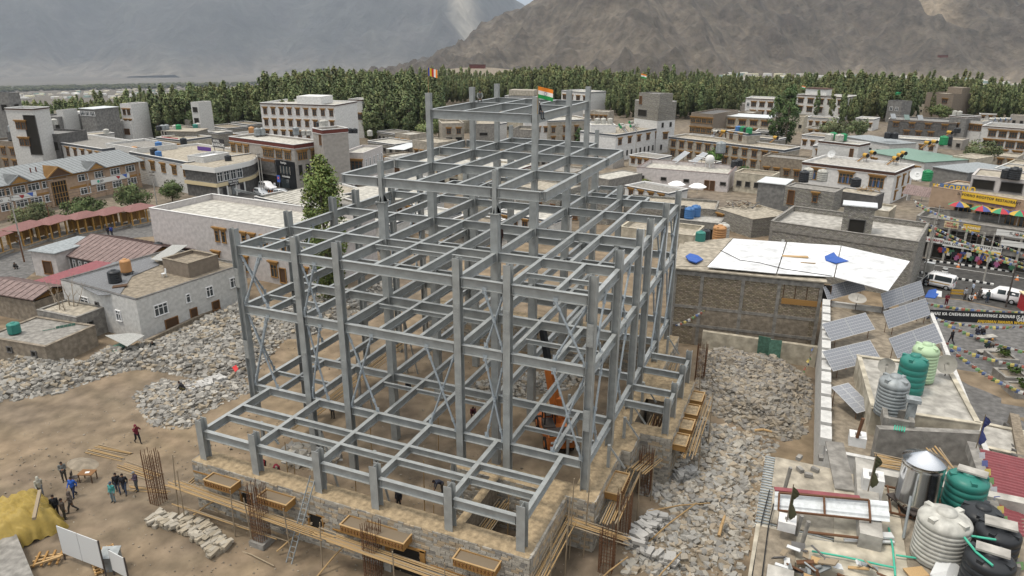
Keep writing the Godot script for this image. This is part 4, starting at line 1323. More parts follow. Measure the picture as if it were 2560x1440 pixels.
	var TP := func(i: int, j: int) -> Vector3:
		var u := i / 28.0 * 2.0 - 1.0
		var w := j / 22.0 * 2.0 - 1.0
		var e := maxf(absf(u), absf(w))
		var y := 2.0 * (1.0 - pow(e, 4.0) * 0.9) + nz.get_noise_2d(u * 7, w * 7) * 0.5 - absf(w) * 0.3
		return V(u * 2.6 + 0.22 * nz.get_noise_2d(w * 9, 3), y, w * 2.2 + 0.22 * nz.get_noise_2d(u * 9, 9))
	for i in 28:
		for j in 22:
			quad(st3, TP.call(i, j + 1), TP.call(i, j), TP.call(i + 1, j), TP.call(i + 1, j + 1))
	obj("tarp", st3, M.tarp_yellow, tp, X(Basis(UP, -0.35), Vector3.ZERO)).mesh.surface_set_material(0, null)
	for i in 8:
		box("timber", V(-2.3 + i * 0.62, 0.35, 1.9 + rnd(-.2, .2)), V(0.5, 0.7, 0.6), M.wood_dark, tp)
	M.tarp_yellow.cull_mode = BaseMaterial3D.CULL_DISABLED
	var bm := thing("roof_beam", "weathered beam lying across the yellow tarp", "beam", V(-20.4, 2.1, 13.62))
	var bs := nst()
	bar(bs, V(-1.2, 0.12, -1.0), V(1.2, 0.02, 1.1), 0.2, 0.2)
	obj("timber", bs, M.pole_old, bm)
	for q in [["large blank white two panel board on posts at the lower left", V(-14.53, 0, 15.07), 3.7, 2.1, 0.0, 2], ["small blank white board leaning beside the carved frame", V(-11.59, 0, 14.84), 1.5, 1.5, -0.1, 1]]:
		var sg := thing("site_board", q[0], "board", q[1], q[4])
		for s in [-1.0, 1.0]: box("leg", V(s * q[2] * 0.5, q[3] * 0.55, 0), V(0.07, q[3] * 1.5, 0.07), M.iron, sg)
		for i in q[5]:
			box("panel", V(q[2] * ((i + 0.5) / q[5] - 0.5), q[3] * 0.8, 0.04), V(q[2] / q[5] - 0.06, q[3], 0.04), M.pvc_white, sg)
	var cf := thing("carved_frame", "light timber carved lattice frame lying on the ground", "timber frame", V(-14.03, 0, 14.1), -0.5)
	for i in 5: box("rail", V(0, 0.12, -0.7 + i * 0.35), V(2.6, 0.1, 0.09), M.wood_light, cf)
	for i in 8: box("slat", V(-1.15 + i * 0.33, 0.13, 0), V(0.1, 0.12, 1.5), M.wood_ochre, cf)
	var c2 := thing("carved_frame", "broken carved timber frame beside the yellow tarp stack", "timber frame", V(-17.15, 0, 15.56), 0.6)
	for i in 3: box("rail", V(0, 0.2 + 0.1 * i, -0.4 + i * 0.4), V(1.9, 0.12, 0.12), M.wood_light, c2, Basis(V(0.3, 0.2, 1).normalized(), 0.12 * i))
	for i in 4: box("slat", V(-0.7 + i * 0.45, 0.32, 0), V(0.12, 0.1, 1.2), M.wood_ochre, c2, Basis(Vector3.RIGHT, 0.15))
	var cab := thing("metal_box", "small grey folded metal box by the leaning board", "metal box", V(-12.91, 0, 14.33), 0.5)
	var cs := nst()
	bx(cs, V(0, 0.6, 0), V(0.9, 1.2, 0.7))
	bx(cs, V(0, 1.28, 0.1), V(1.1, 0.06, 0.9), Basis(Vector3.RIGHT, 0.3))
	obj("shell", cs, M.sheet_grey, cab)
	var lw := thing("yard_wall", "low grey plastered yard wall at the lower left corner", "wall", V(-17.04, 0, 17.06), 0.0)
	box("wall", V(-0.5, 0.5, 1.2), V(8.0, 1.0, 3.0), M.concrete, lw, Basis(UP, -0.42))
	box("crate_board", V(-3.3, 1.2, 0.0), V(2.0, 0.5, 0.1), M.wood_light, lw, Basis(UP, -0.42))
	var tb := thing("table", "small brown wooden table on the dirt with a paper on it", "table", V(-22.87, 0, 8.4), 0.35)
	box("top", V(0, 0.74, 0), V(1.1, 0.05, 0.75), M.wood, tb)
	for s in [[-1, -1], [1, -1], [-1, 1], [1, 1]]: box("leg", V(s[0] * 0.48, 0.36, s[1] * 0.31), V(0.06, 0.72, 0.06), M.wood_dark, tb)
	var pp := thing("paper", "white sheet of paper lying on the brown table", "paper", V(-22.87, 0, 8.4) + V(0.05, 0.77, 0), 0.6)
	box("sheet", Vector3.ZERO, V(0.3, 0.01, 0.22), M.paint_white, pp)
	var ch := thing("chair", "dark metal chair beside the brown table", "chair", V(-23.62, 0, 8.89), 0.7)
	box("seat", V(0, 0.44, 0), V(0.44, 0.05, 0.44), M.iron, ch)
	box("backrest", V(-0.2, 0.75, 0), V(0.05, 0.4, 0.44), M.iron, ch)
	for s in [[-1, -1], [1, -1], [-1, 1], [1, 1]]: box("leg", V(s[0] * 0.19, 0.21, s[1] * 0.19), V(0.03, 0.42, 0.03), M.iron, ch)
	var sd := thing("sand_pile", "low dark grey sand pile beside the table", "sand pile", V(-25.31, 0, 7))
	var ss := nst()
	lathe(ss, [W(0.01, 0.3), W(0.6, 0.22), W(1.2, 0.08), W(1.6, -0.05)], 14)
	obj("sand", ss, M.roofmud, sd, X(Basis.from_scale(V(1, 1, 0.55)), Vector3.ZERO))
	poles("scrap pile of steel angles and tubes in the middle of the dirt yard", V(-26.66, 0, 5.19), V(-22.9, 0, 4.91), 8, 0.7, "scrap_pile", "scrap metal")
	for q in [["green sheet metal fence panel left of the yard gate", V(-48.26, 0, -6.31), V(-47.6, 0, -7.28), 2.4], ["wide green sheet metal fence panel closing the yard", V(-47.52, 0, -7.31), V(-46.59, 0, -8.86), 2.6]]:
		var f := thing("metal_fence", q[0], "fence", q[1])
		var e: Vector3 = q[2] - q[1]
		var n := 5
		for i in n:
			var s2 := nst()
			bar(s2, e * (float(i) / n) + UP * q[3] * 0.5, e * ((i + 0.94) / n) + UP * q[3] * 0.5, 0.04, q[3])
			obj("panel", s2, M.green_sheet, f)
	for q in [["left of two green metal sheets leaning on the pale plinth", V(22.44, 0, -34.02), V(22.4, 3, -33.66)], ["right of two green metal sheets leaning on the pale plinth", V(23.55, 0, -33.46), V(23.5, 2.8, -33.74)]]:
		var f := thing("metal_sheet", q[0], "metal sheet", q[1])
		var e: Vector3 = q[2] - q[1]
		var s2 := nst()
		bx(s2, e * 0.5, V(1.2, 0.05, e.length()), along(Vector3.ZERO, e))
		obj("sheet", s2, M.green_sheet, f)
	var pl := thing("plinth_wall", "pale plastered plinth wall at the foot of the tan block house", "wall", V(16.09, 0, -35.01))
	var pe := V(27.5, 0, -35.38) - V(16.09, 0, -35.01)
	var ps := nst()
	bar(ps, V(0, 1.1, 0.35), pe + V(0, 1.1, 0.35), 0.5, 2.3)
	obj("wall", ps, M.cream, pl)
	var yw := thing("kerb_wall", "long low stone kerb wall between the old house and the rubble", "wall", V(-39.47, 0, -11.26))
	var ye := V(-40, 0, -25.94) - V(-39.47, 0, -11.26)
	var ys := nst()
	bar(ys, V(0, 0.35, 0), ye + V(0, 0.35, 0), 0.4, 0.9)
	obj("wall", ys, M.mortar, yw)
	sheet("torn_tin_sheet", "torn patchwork of tin and cloth over the lean-to at the old house corner", "tin sheet", [V(-42.23, 1.9, -8.83), V(-39.94, 2, -10.28), V(-37.94, 2.1, -10.19), V(-38.2, 1.6, -8.15)], "tarp_faded2", 0.05)
	sheet("green_board", "fallen green board on the edge of the left rubble", "board", [V(-41.27, 0.9, -7.85), V(-40.5, 1.2, -11.36), V(-39.58, 1.2, -10.93), V(-39.69, 0.9, -7.66)], "green_sheet", 0.05)
	sheet("red_cloth", "bright red cloth lying on the left rubble", "cloth", [V(-25.68, 1, -9.58), V(-25.23, 1.3, -9.69), V(-24.68, 1.1, -9.39), V(-24.78, 0.9, -9.03)], "red", 0.04)
	var px := []
	var pc := []
	for i in 2800:
		var p: Vector3 = V(rnd(-34, 20), 0, rnd(-4, 24) if i % 3 else rnd(-28, 24))
		var s := rnd(0.03, 0.11) * (2.0 if i % 23 == 0 else 1.0)
		px.append(X(Basis(V(rnd(-1, 1), 1, rnd(-1, 1)).normalized(), rnd(0, 6)).scaled(Vector3.ONE * s), V(p.x, s * 0.2, p.z)))
		var v := rnd(0.6, 1.25)
		pc.append(K(.30 * v, .26 * v, .205 * v))
	tag(multi("pebbles", rock_mesh(3), M.stone, px, pc, self), "pebbles and stone chips strewn over the bare earth of the site", "pebbles", "", "stuff")
	crane_truck()
func crane_truck() -> void:
	var t := thing("crane_truck", "orange mobile crane with black boom standing inside the frame", "crane", V(7.51, 0, -11.35), 0.55)
	var st := nst()
	bx(st, V(0, 0.95, 0), V(2.2, 0.5, 5.6))
	bx(st, V(0, 1.45, 2.1), V(2.1, 0.7, 1.4))
	bx(st, V(0.35, 1.35, -1.8), V(1.5, 0.5, 1.8))
	obj("chassis", st, M.orange, t)
	var dk := nst()
	bx(dk, V(0, 1.83, 2.1), V(1.9, 0.1, 1.3))
	bx(dk, V(0.2, 1.65, -1.8), V(1.6, 0.1, 1.9))
	bx(dk, V(-0.6, 1.5, 0.5), V(0.9, 0.7, 1.6))
	obj("deck", dk, M.iron, t)
	var cb := nst()
	for q in [[-1, -1], [1, -1], [-1, 1], [1, 1]]: bar(cb, V(-0.55 + q[0] * 0.45, 1.8, 0.3 + q[1] * 0.55), V(-0.55 + q[0] * 0.4, 3.0, 0.3 + q[1] * 0.5), 0.08, 0.08)
	bx(cb, V(-0.55, 3.02, 0.3), V(1.0, 0.08, 1.2))
	for i in 4: bar(cb, V(-0.95 + i * 0.27, 3.06, -0.3), V(-0.95 + i * 0.27, 3.06, 0.9), 0.04, 0.04)
	obj("cab", cb, M.black, t)
	for q in [[-1, -1.7], [1, -1.7], [-1, 1.8], [1, 1.8]]:
		var w := nst()
		tub(w, V(q[0] * 0.78, 0.62, q[1]), V(q[0] * 1.2, 0.62, q[1]), 0.62, 0.62, 18)
		var wm := obj("wheel", w, M.rubber, t)
		var rm := nst()
		tub(rm, V(q[0] * 1.19, 0.62, q[1]), V(q[0] * 1.23, 0.62, q[1]), 0.3, 0.28, 12)
		obj("rim", rm, M.orange, wm)
	for s in [-1.0, 1.0]: box("headlight", V(s * 0.75, 1.3, 2.83), V(0.25, 0.18, 0.05), M.paint_white, t)
	var f0 := V(0.35, 1.7, -0.6)
	var f1 := V(-0.3, 6.0, -1.2)
	var f2 := V(-0.95, 10.2, -1.9)
	var ms := nst()
	bar(ms, V(0.35, 1.2, -0.6), V(0.35, 3.4, -0.7), 0.7, 0.5)
	bar(ms, f0, f1, 0.62, 0.62)
	obj("lower_boom", ms, M.orange, t)
	var bo := nst()
	bar(bo, f1.lerp(f0, 0.1), f2, 0.45, 0.45)
	obj("upper_boom", bo, M.black, t)
	var hk := nst()
	tub(hk, f2, f2 + V(-0.3, -1.2, 0.1), 0.03, 0.03, 5)
	tub(hk, f2 + V(-0.3, -1.2, 0.1), f2 + V(-0.3, -1.45, 0.1), 0.12, 0.05, 6)
	obj("hook", hk, M.iron, t)
# ---------------------------------------------------------------- what stands on the roofs
func tank(m: String, at: Vector3, r: float, h: float, label: String, style := "rib", group := "", stand := 0.0) -> Node3D:
	var t := thing("water_tank", label, "water tank", at, rnd(0, 6), group)
	var n := 28 if r > 0.8 else 14
	var st := nst()
	var y := stand
	if style == "steel":
		lathe(st, [W(0.01, y + h + r * 0.5), W(r * 1.03, y + h), W(r * 1.03, y + h - 0.05), W(r, y + h - 0.05), W(r, y + h * 0.9), W(r * 1.015, y + h * 0.88), W(r, y + h * 0.86), W(r, y + h * 0.12), W(r * 1.015, y + h * 0.1), W(r, y + h * 0.08), W(r, y), W(0.01, y)], n + 8)
	else:
		var prof := [W(0.01, y + h * 1.0), W(r * 0.45, y + h * 0.995), W(r * 0.8, y + h * 0.945), W(r * 0.96, y + h * 0.88)]
		var k := 5 if style == "rib" else 9
		for i in k:
			var a := y + h * (0.84 - 0.8 * i / k)
			var b := y + h * (0.84 - 0.8 * (i + 1) / k)
			prof.append_array([W(r, a), W(r, lerpf(a, b, 0.72)), W(r * 0.965, lerpf(a, b, 0.82)), W(r * 0.965, lerpf(a, b, 0.92))])
		prof.append_array([W(r, y + 0.02), W(0.01, y)])
		lathe(st, prof, n)
	obj("body", st, M[m], t)
	if style != "steel":
		var ld := nst()
		lathe(ld, [W(0.01, y + h * 1.06), W(r * 0.36, y + h * 1.05), W(r * 0.38, y + h * 0.98)], n)
		obj("lid", ld, M[m], t)
		if r > 0.8:
			var lg := nst()
			for i in 4:
				var a := TAU * i / 4
				bx(lg, V(cos(a) * r * 0.7, y + h * 0.93, sin(a) * r * 0.7), V(r * 0.42, h * 0.1, r * 0.26), Basis(UP, -a))
			obj("lugs", lg, M[m], t).set_meta("kind", "stuff")
	if stand > 0.0:
		var sd := nst()
		for q in [[-1, -1], [1, -1], [-1, 1], [1, 1]]: bar(sd, V(q[0] * r * 0.75, 0, q[1] * r * 0.75), V(q[0] * r * 0.7, stand, q[1] * r * 0.7), 0.07, 0.07)
		bx(sd, V(0, stand - 0.05, 0), V(r * 1.9, 0.08, r * 1.9))
		obj("stand", sd, M.iron, t)
	return t
func slab(label: String, at: Vector3, s: Vector3, m := "concrete_light", turn := 0.0, called := "cover_board", cat := "board") -> Node3D:
	var t := thing(called, label, cat, at, turn)
	var st := nst()
	bx(st, V(0, s.y * 0.5, 0), s, Basis(Vector3.BACK, 0.04))
	obj("slab", st, M[m], t)
	return t
func solar(label: String, tl: Vector3, tr: Vector3, br: Vector3, bl: Vector3) -> void:
	var c := (tl + tr + br + bl) * 0.25
	var x := ((tr - tl) + (br - bl)) * 0.5
	var y := ((tl - bl) + (tr - br)) * 0.5
	var w := x.length()
	x = x.normalized()
	y = y - x * y.dot(x)
	var h := y.length()
	y = y.normalized()
	var z := x.cross(y)
	var t := thing("solar_array", label, "solar panel", c - UP * (c.y - 6.1))
	var o := X(Basis(x, y, z), UP * (c.y - 6.1))
	for s in [-1.0, 1.0]:
		var pw := w * 0.5 - 0.03
		var p := box("panel", o * V(s * (w * 0.25 + 0.01), 0, 0), V(pw, h, 0.04), M.solar, t, o.basis)
		var ln := nst()
		for i in 7: bx(ln, o * V(s * (w * 0.25 + 0.01), h * (i / 6.0 - 0.5) * 0.985, 0.024), V(pw, 0.035 if i in [0, 6] else 0.022, 0.012), o.basis)
		for i in 11: bx(ln, o * V(s * (w * 0.25 + 0.01) + pw * (i / 10.0 - 0.5) * 0.985, 0, 0.023), V(0.035 if i in [0, 10] else 0.008, h * 0.985, 0.01), o.basis)
		obj("grid", ln, M.solar_line, t).set_meta("kind", "stuff")
	var sd := nst()
	for s in [-1.0, 1.0]:
		for e in [-0.42, 0.42]:
			var p := o * V(s * w * 0.38, h * e, -0.04)
			bar(sd, p, V(p.x, 0, p.z), 0.05, 0.05)
	obj("stand", sd, M.rust, t)
func heater(label: String, at: Vector3, turn: float, m := "yellow", group := "", n := 1, face := "black") -> void:
	var t := thing("water_heater", label, "water heater", at, turn, group)
	var st := nst()
	tub(st, V(-0.75, 1.5, 0), V(0.75, 1.5, 0), 0.42, 0.42, 16)
	obj("drum", st, M[m], t)
	var e := nst()
	for s in [-1.0, 1.0]: tub(e, V(s * 0.76, 1.5, 0), V(s * 0.79, 1.5, 0), 0.43, 0.41, 16)
	obj("end_cap", e, M[face], t)
	var r := nst()
	for i in 4:
		tub(r, V(-0.24 + i * 0.16, 1.2, 0.3), V(-0.24 + i * 0.16, 0.15, 1.7), 0.045, 0.045, 5)
	obj("tubes", r, M.solar if m != "yellow" else M.wood_ochre, t).set_meta("kind", "stuff")
	var f := nst()
	for s in [-1.0, 1.0]:
		bar(f, V(s * 0.6, 1.1, 0), V(s * 0.6, 0, 0), 0.05, 0.05)
		bar(f, V(s * 0.72, 1.2, 0.3), V(s * 0.72, 0.06, 1.95), 0.05, 0.05)
	obj("stand", f, M.iron, t)
func dish(label: String, at: Vector3, r: float, turn: float, up := 0.7) -> void:
	var t := thing("satellite_dish", label, "satellite dish", at, turn)
	var st := nst()
	lathe(st, [W(r, 0.28 * r), W(r * 0.7, 0.12 * r), W(r * 0.35, 0.03 * r), W(0.01, 0.0), W(0.01, -0.03), W(r * 0.7, 0.12 * r - 0.03), W(r, 0.28 * r - 0.01)], 20)
	obj("bowl", st, M.concrete_light if label.find("grey") > 0 or label.find("round dish") >= 0 else M.pvc_white, t, X(Basis(Vector3.RIGHT, PI / 2 - up), V(0, r * 0.9 + 0.3, 0)))
	var s2 := nst()
	tub(s2, Vector3.ZERO, V(0, r * 0.9 + 0.25, -0.05), 0.04, 0.04, 6)
	tub(s2, V(0, r * 0.5, 0.1), V(0, r * 0.9 + 0.3 + r * sin(up) * 0.7, r * cos(up) * 0.9), 0.015, 0.015, 5)
	obj("mast", s2, M.iron, t)
func chimney(label: String, at: Vector3, s: Vector3) -> void:
	var t := thing("chimney_block", label, "chimney", at)
	var st := nst()
	for q in [-1.0, 1.0]:
		bx(st, V(q * (s.x * 0.5 - 0.14), s.y * 0.5, 0), V(0.28, s.y, s.z))
		bx(st, V(0, s.y * 0.5, q * (s.z * 0.5 - 0.14)), V(s.x - 0.56, s.y, 0.28))
	obj("block", st, M.whiteclean, t)
	box("soot", V(0, s.y - 0.3, 0), V(s.x - 0.58, 0.04, s.z - 0.58), M.painted_dark, t)
func pipe(label: String, pts: Array, r: float, m: String, called := "pipe", cat := "pipe", group := "") -> void:
	var t := thing(called, label, cat, pts[0], 0.0, group)
	var st := nst()
	for i in pts.size() - 1:
		tub(st, pts[i] - pts[0], pts[i + 1] - pts[0], r, r, 7)
	obj("run", st, M[m], t)
func corrugated(called: String, label: String, a: Vector3, b: Vector3, c: Vector3, d: Vector3, m: String, pitch := 0.25, cat := "roof sheet") -> Node3D:
	var t := thing(called, label, cat, a)
	var n := int((b - a).length() / pitch)
	var st := nst()
	var up := (b - a).cross(d - a).normalized()
	if up.y < 0: up = -up
	for i in n:
		var p := [0.0, 0.3, 0.5, 0.8, 1.0]
		var hh := [0.0, 0.0, 0.06, 0.06, 0.0]
		for k in 4:
			var u: float = (i + p[k]) / n
			var w: float = (i + p[k + 1]) / n
			var q: Array[Vector3] = [a.lerp(b, u) + up * hh[k] - a, a.lerp(b, w) + up * hh[k + 1] - a, d.lerp(c, w) + up * hh[k + 1] - a, d.lerp(c, u) + up * hh[k] - a]
			quad(st, q[0], q[1], q[2], q[3])
			quad(st, q[3] - up * 0.01, q[2] - up * 0.01, q[1] - up * 0.01, q[0] - up * 0.01)
	obj("sheet", st, M[m], t)
	return t
func umbrella(label: String, at: Vector3, r: float, h: float, cols: Array, group := "") -> void:
	var t := thing("umbrella", label, "umbrella", at, rnd(0, 1), group)
	var n := 8
	for i in n:
		var st := nst()
		var a := TAU * i / n
		var b := TAU * (i + 1) / n
		var top := V(0, h + 0.1, 0)
		var p := V(cos(a) * r, h - r * 0.36, sin(a) * r)
		var q := V(cos(b) * r, h - r * 0.36, sin(b) * r)
		var pm := V(cos(a) * r * 0.55, h - r * 0.08, sin(a) * r * 0.55)
		var qm := V(cos(b) * r * 0.55, h - r * 0.08, sin(b) * r * 0.55)
		var c: Color = cols[i % cols.size()]
		st.set_color(c)
		tri(st, top, pm, qm); quad(st, pm, p, q, qm)
		obj("panel", st, M.cloth, t)
	var s2 := nst()
	tub(s2, Vector3.ZERO, V(0, h + 0.2, 0), 0.03, 0.03, 6)
	obj("pole", s2, M.pvc_white, t)
func roof_things() -> void:
	front_roof()
	tank("chrome", V(31.65, 9.2, 1.92), 0.98, 2.5, "shiny steel water tank with a cone top at the lower right", "steel", "", 0.35)
	tank("tank_green", V(33.89, 9.1, 0.96), 0.95, 2.1, "green plastic tank with a board on its lid beside the shiny cone tank")
	tank("tank_white", V(32.25, 9.1, 5.55), 1.12, 2.45, "big ribbed white plastic tank beside the three black tanks", "fine")
	tank("tank_black", V(34.12, 9.1, 3.53), 0.9, 1.9, "black tank with a half open lid behind the white tank")
	tank("tank_black", V(34.55, 9.1, 4.85), 0.92, 1.9, "black tank with a board and a stone on its lid")
	tank("tank_black", V(33.85, 9.1, 7.08), 0.98, 1.9, "black tank nearest the bottom edge with a plain board on its lid")
	slab("grey board lying on the lid of the green tank", V(33.89, 9.1, 0.96) + V(0.1, 2.24, 0), V(1.3, 0.09, 0.6), "concrete_light", -0.3)
	slab("stained board on the lid of the middle black tank", V(34.55, 9.1, 4.85) + V(0.0, 2.04, 0), V(1.25, 0.09, 0.75), "concrete_light", -0.15)
	slab("plain board on the lid of the nearest black tank", V(33.85, 9.1, 7.08) + V(0, 2.04, 0), V(1.25, 0.1, 0.6), "concrete_light", -0.2)
	tank("sheet_grey", V(31.49, 8, -10.78), 0.95, 2.75, "ribbed silver and white tank with a blue lid on the cream villa", "fine")
	tank("tank_green", V(33.05, 8, -15.03), 0.92, 2.75, "tall green tank between the silver tank and the lime tank")
	tank("tank_lime", V(34.03, 8, -17.46), 0.9, 2.8, "pale lime green tank at the back of the cream villa roof", "fine")
	dish("large grey dish on the back edge of the cream villa roof", V(35.81, 8, -18.8), 0.72, -0.5, 0.4)
	dish("round dish behind the silver tank", V(31.65, 8, -17), 0.6, -0.2, 0.3)
	dish("white round dish lying tilted on the panel roof", V(30.42, 6.3, -36.17), 0.85, 0.1, 1.25)
	solar("panel pair at the back left corner of the panel roof", V(27.4, 8.1, -36.9), V(30.97, 8.1, -41.96), V(31.4, 6.9, -41.13), V(27.61, 6.9, -36.06))
	solar("panel pair nearest the bright white metal roof corner", V(32.45, 8.3, -36.29), V(36.45, 8.3, -42.42), V(37.07, 6.9, -42.13), V(32.86, 6.9, -35.78))
	solar("panel pair in the middle of the right row", V(32.4, 8.3, -30.76), V(36.2, 8.3, -36.68), V(37.04, 6.9, -35.86), V(32.85, 6.9, -30.57))
	solar("panel pair in the middle of the left row beside the dish", V(27.48, 8.1, -26.31), V(31.12, 8.1, -30.97), V(31.53, 6.9, -29.39), V(27.79, 6.9, -24.92))
	solar("panel pair at the front of the right row behind the lime tank", V(32.49, 8.3, -24.32), V(36.28, 8.3, -29.81), V(37.1, 6.9, -28.87), V(32.99, 6.9, -23.52))
	solar("panel pair with an orange flag before it in the left row", V(27.6, 8.1, -19.96), V(31.19, 8.1, -24.16), V(31.62, 6.9, -22.42), V(27.89, 6.9, -18.55))
	solar("narrow panel pair at the foot of the cream villa wall", V(28.76, 7.6, -15.11), V(30, 7.6, -16.43), V(30.15, 6.7, -12.96), V(29.03, 6.7, -11.73))
	solar("panel pair half hidden behind the villa dish", V(34.79, 8.2, -20.8), V(36.42, 8.2, -22.96), V(37.01, 7.2, -22.22), V(35.29, 7.2, -20.48))
	for i in 13:
		var p := V(27.66, 6.5, -36.24).lerp(V(27.75, 6.5, -7.13), (i + 0.5) / 13.0)
		var b := thing("parapet_block", "white parapet block, %s along the left edge of the panel roof" % ["first from the far end", "second from the far end", "third from the far end", "fourth from the far end", "fifth from the far end", "sixth from the far end", "in the middle", "sixth from the near end", "fifth from the near end", "fourth from the near end", "third from the near end", "second from the near end", "first from the near end"][i], "parapet block", p, 0.0, "parapet blocks of the panel roof")
		box("block", V(0, 0.3, 0), V(0.7, 0.6, 1.75), M.white, b)
	var yh := ["yellow black ended heater at the left of the roof", "second yellow heater from the left on the roof", "yellow heater nearest the roof corner", "middle yellow heater of the right three on the roof", "rear yellow heater of the right three on the roof"]
	var k := 0
	for p in [V(35.29, 6.1, -138.07), V(36.98, 6.1, -143.07), V(41.04, 6.1, -136.05), V(42.29, 6.1, -141.23), V(43.41, 6.1, -145.36)]:
		heater(yh[k] + " of the brown banded house", p, -1.15)
		k += 1
	dish("white dish before the roof cabin of the brown banded house", V(28.41, 6.1, -139.81), 0.9, -0.5, 0.35)
	dish("big white dish at the right corner of the brown banded house", V(44.88, 4, -128.84), 1.4, -0.3, 0.6)
	heater("yellow heater with a long rack on the long beige hotel", V(14.71, 5.5, -166.23), -0.9)
	heater("blue and white heater above the dark panel on the beige hotel", V(-1.89, 5.5, -172.94), -0.5, "tank_white")
	heater("yellow drum heater beside the blue one on the beige hotel", V(0.2, 5.5, -173.9), -0.5)
	heater("left yellow heater on the wall behind the green roof", V(50.48, 6, -167.61), -1.0)
	heater("right yellow heater on the wall behind the green roof", V(52.42, 6, -170.76), -1.0)
	heater("yellow heater high behind the big green tanks", V(57.39, 7, -184.8), -1.0)
	for i in 4:
		heater(["leftmost", "second", "third", "rightmost"][i] + " white drum heater on the heater roof house at the right edge", V(74.19, 7.2, -226.77) + V(1.55 * i, 0, -0.9 * i), -0.5, "tank_white", "", 1, "tank_blue")
	for i in 4:
		var q: Array = [[1576, 325], [1600, 321], [1555, 331], [1590, 318]][i]
		heater(["near", "middle", "far left", "far right"][i] + " white drum heater on the long window row house", [V(-25.76, 6.9, -160.44), V(-23.95, 6.9, -164.27), V(-27.59, 6.9, -165.66), V(-26.62, 6.9, -173.6)][i], 1.1, "tank_white", "", 1, "tank_emerald")
	for i in 3: solar_rack(["left", "middle", "right"][i] + " tilted collector on the long grey house", [V(48.29, 5.9, -244.82), V(52.29, 5.9, -242.49), V(56.45, 5.9, -243.06)][i], 0.2, "green_sheet" if i == 1 else "sheet_grey")
	solar_rack("left striped solar rack on the courtyard house roof", V(-5.03, 3.4, -136.52), -0.9, "sheet_white", 1.6)
	solar_rack("right striped solar rack on the courtyard house roof", V(-0.74, 3.4, -136.55), -0.9, "sheet_white", 1.6)
	var ball := thing("ball_boiler", "white ball shaped boiler on legs on the courtyard house roof", "boiler", V(2.4, 3.4, -133.06), -0.6)
	var bs := nst()
	lathe(bs, [W(0.01, 2.9), W(0.55, 2.8), W(0.95, 2.4), W(1.1, 1.8), W(0.95, 1.2), W(0.55, 0.8), W(0.01, 0.7)], 20)
	obj("ball", bs, M.whiteclean, ball)
	var bl := nst()
	for q in [[-1, -1], [1, -1], [-1, 1], [1, 1]]: bar(bl, V(q[0] * 0.6, 0, q[1] * 0.6), V(q[0] * 0.6, 1.2, q[1] * 0.6), 0.1, 0.1)
	tub(bl, V(-4.0, 2.2, 0.3), V(-0.8, 2.0, 0), 0.12, 0.12, 8)
	obj("boiler_stand", bl, M.pvc_white, ball)
	tank("sheet_grey", V(3.87, 3.4, -139.26), 1.15, 2.6, "tall silver tank on a frame behind the ball boiler", "fine", "", 2.6)
	var W := [K(.72, .72, .72)]
	umbrella("white double topped umbrella left in the courtyard", V(-1.31, 0.9, -112.6), 1.9, 2.5, W)
	umbrella("white double topped umbrella right in the courtyard", V(3.15, 0.9, -111.92), 1.9, 2.5, W)
	var RC := [K(.36, .05, .06), K(.45, .30, .06), K(.05, .22, .12), K(.07, .09, .24)]
	umbrella("rainbow umbrella at the left end of the restaurant terrace", V(46.77, 5.3, -90.72), 1.55, 2.4, [RC[2], RC[1], RC[3], RC[0]])
	umbrella("rainbow umbrella second from the left on the restaurant terrace", V(49.54, 5.3, -88.8), 1.55, 2.4, [RC[2], RC[1], RC[3], RC[0]])
	umbrella("rainbow umbrella third from the left on the restaurant terrace", V(51.93, 5.3, -87.94), 1.55, 2.4, [RC[1], RC[3], RC[0], RC[2]])
	umbrella("rainbow umbrella nearest the right edge on the restaurant terrace", V(54.14, 5.3, -87.32), 1.55, 2.4, [RC[1], RC[3], RC[0], RC[2]])
	var tr := thing("tin_roof", "wide bright white sheet metal roof over the tan block house", "roof")
	for q in [[W(15.7, -36.01), W(16.9, -48.87), W(22.89, -49.75), W(22.58, -36.66)], [W(22.69, -36.71), W(23.02, -49.81), W(28.9, -50.7), W(28.06, -37.78)], [W(28.18, -37.83), W(28.98, -50.73), W(35.75, -46.98), W(32.88, -35.26)]]:
		var st := nst()
		prism(st, PackedVector2Array(q), 8.93, 8.99)
		obj("sheet", st, M.zinc, tr)
	var tan := nst()
	prism(tan, PackedVector2Array([W(12.37, -35.44), W(11.66, -45.77), W(16.74, -50.18), W(15.57, -37.15)]), 8.3, 8.75)
	obj("mud_edge", tan, M.roofdust, tr)
	var wn := thing("gallery_opening", "wide dark timber gallery opening under the white metal roof", "gallery", V(23.49, 6.6, -36.7) + V(0, 0, 0.08), 0.105)
	box("recess", V(2.3, 0.7, 0.0), V(4.5, 1.9, 0.06), M.painted_dark, wn)  # dark plate, shade of the gallery depth put into its colour
	box("timber_rail", V(2.3, -0.45, 0.12), V(4.7, 0.6, 0.12), M.wood_ochre, wn)
	for i in 5: box("post", V(0.05 + i * 1.12, 0.7, 0.1), V(0.08, 1.8, 0.08), M.wood_dark, wn)
	sheet("blue_tarp", "crumpled blue tarp on the white metal roof", "tarp", [V(27.15, 9.3, -44.25), V(28.11, 9.2, -46.73), V(28.4, 9.1, -45.52), V(29.6, 9.05, -44.26), V(28.29, 9.2, -42.36), V(27.3, 9.1, -43.4)], "tarp_blue", 0.1)
	sheet("blue_tarp", "crumpled blue tarp on the tan roof left of the white metal roof", "tarp", [V(12.94, 9.1, -38.74), V(13.26, 9.2, -39.69), V(14.2, 9.2, -39.26), V(14.89, 9, -38.63), V(14.4, 9.1, -36.78), V(13.53, 9.1, -37.35)], "tarp_blue", 0.12)
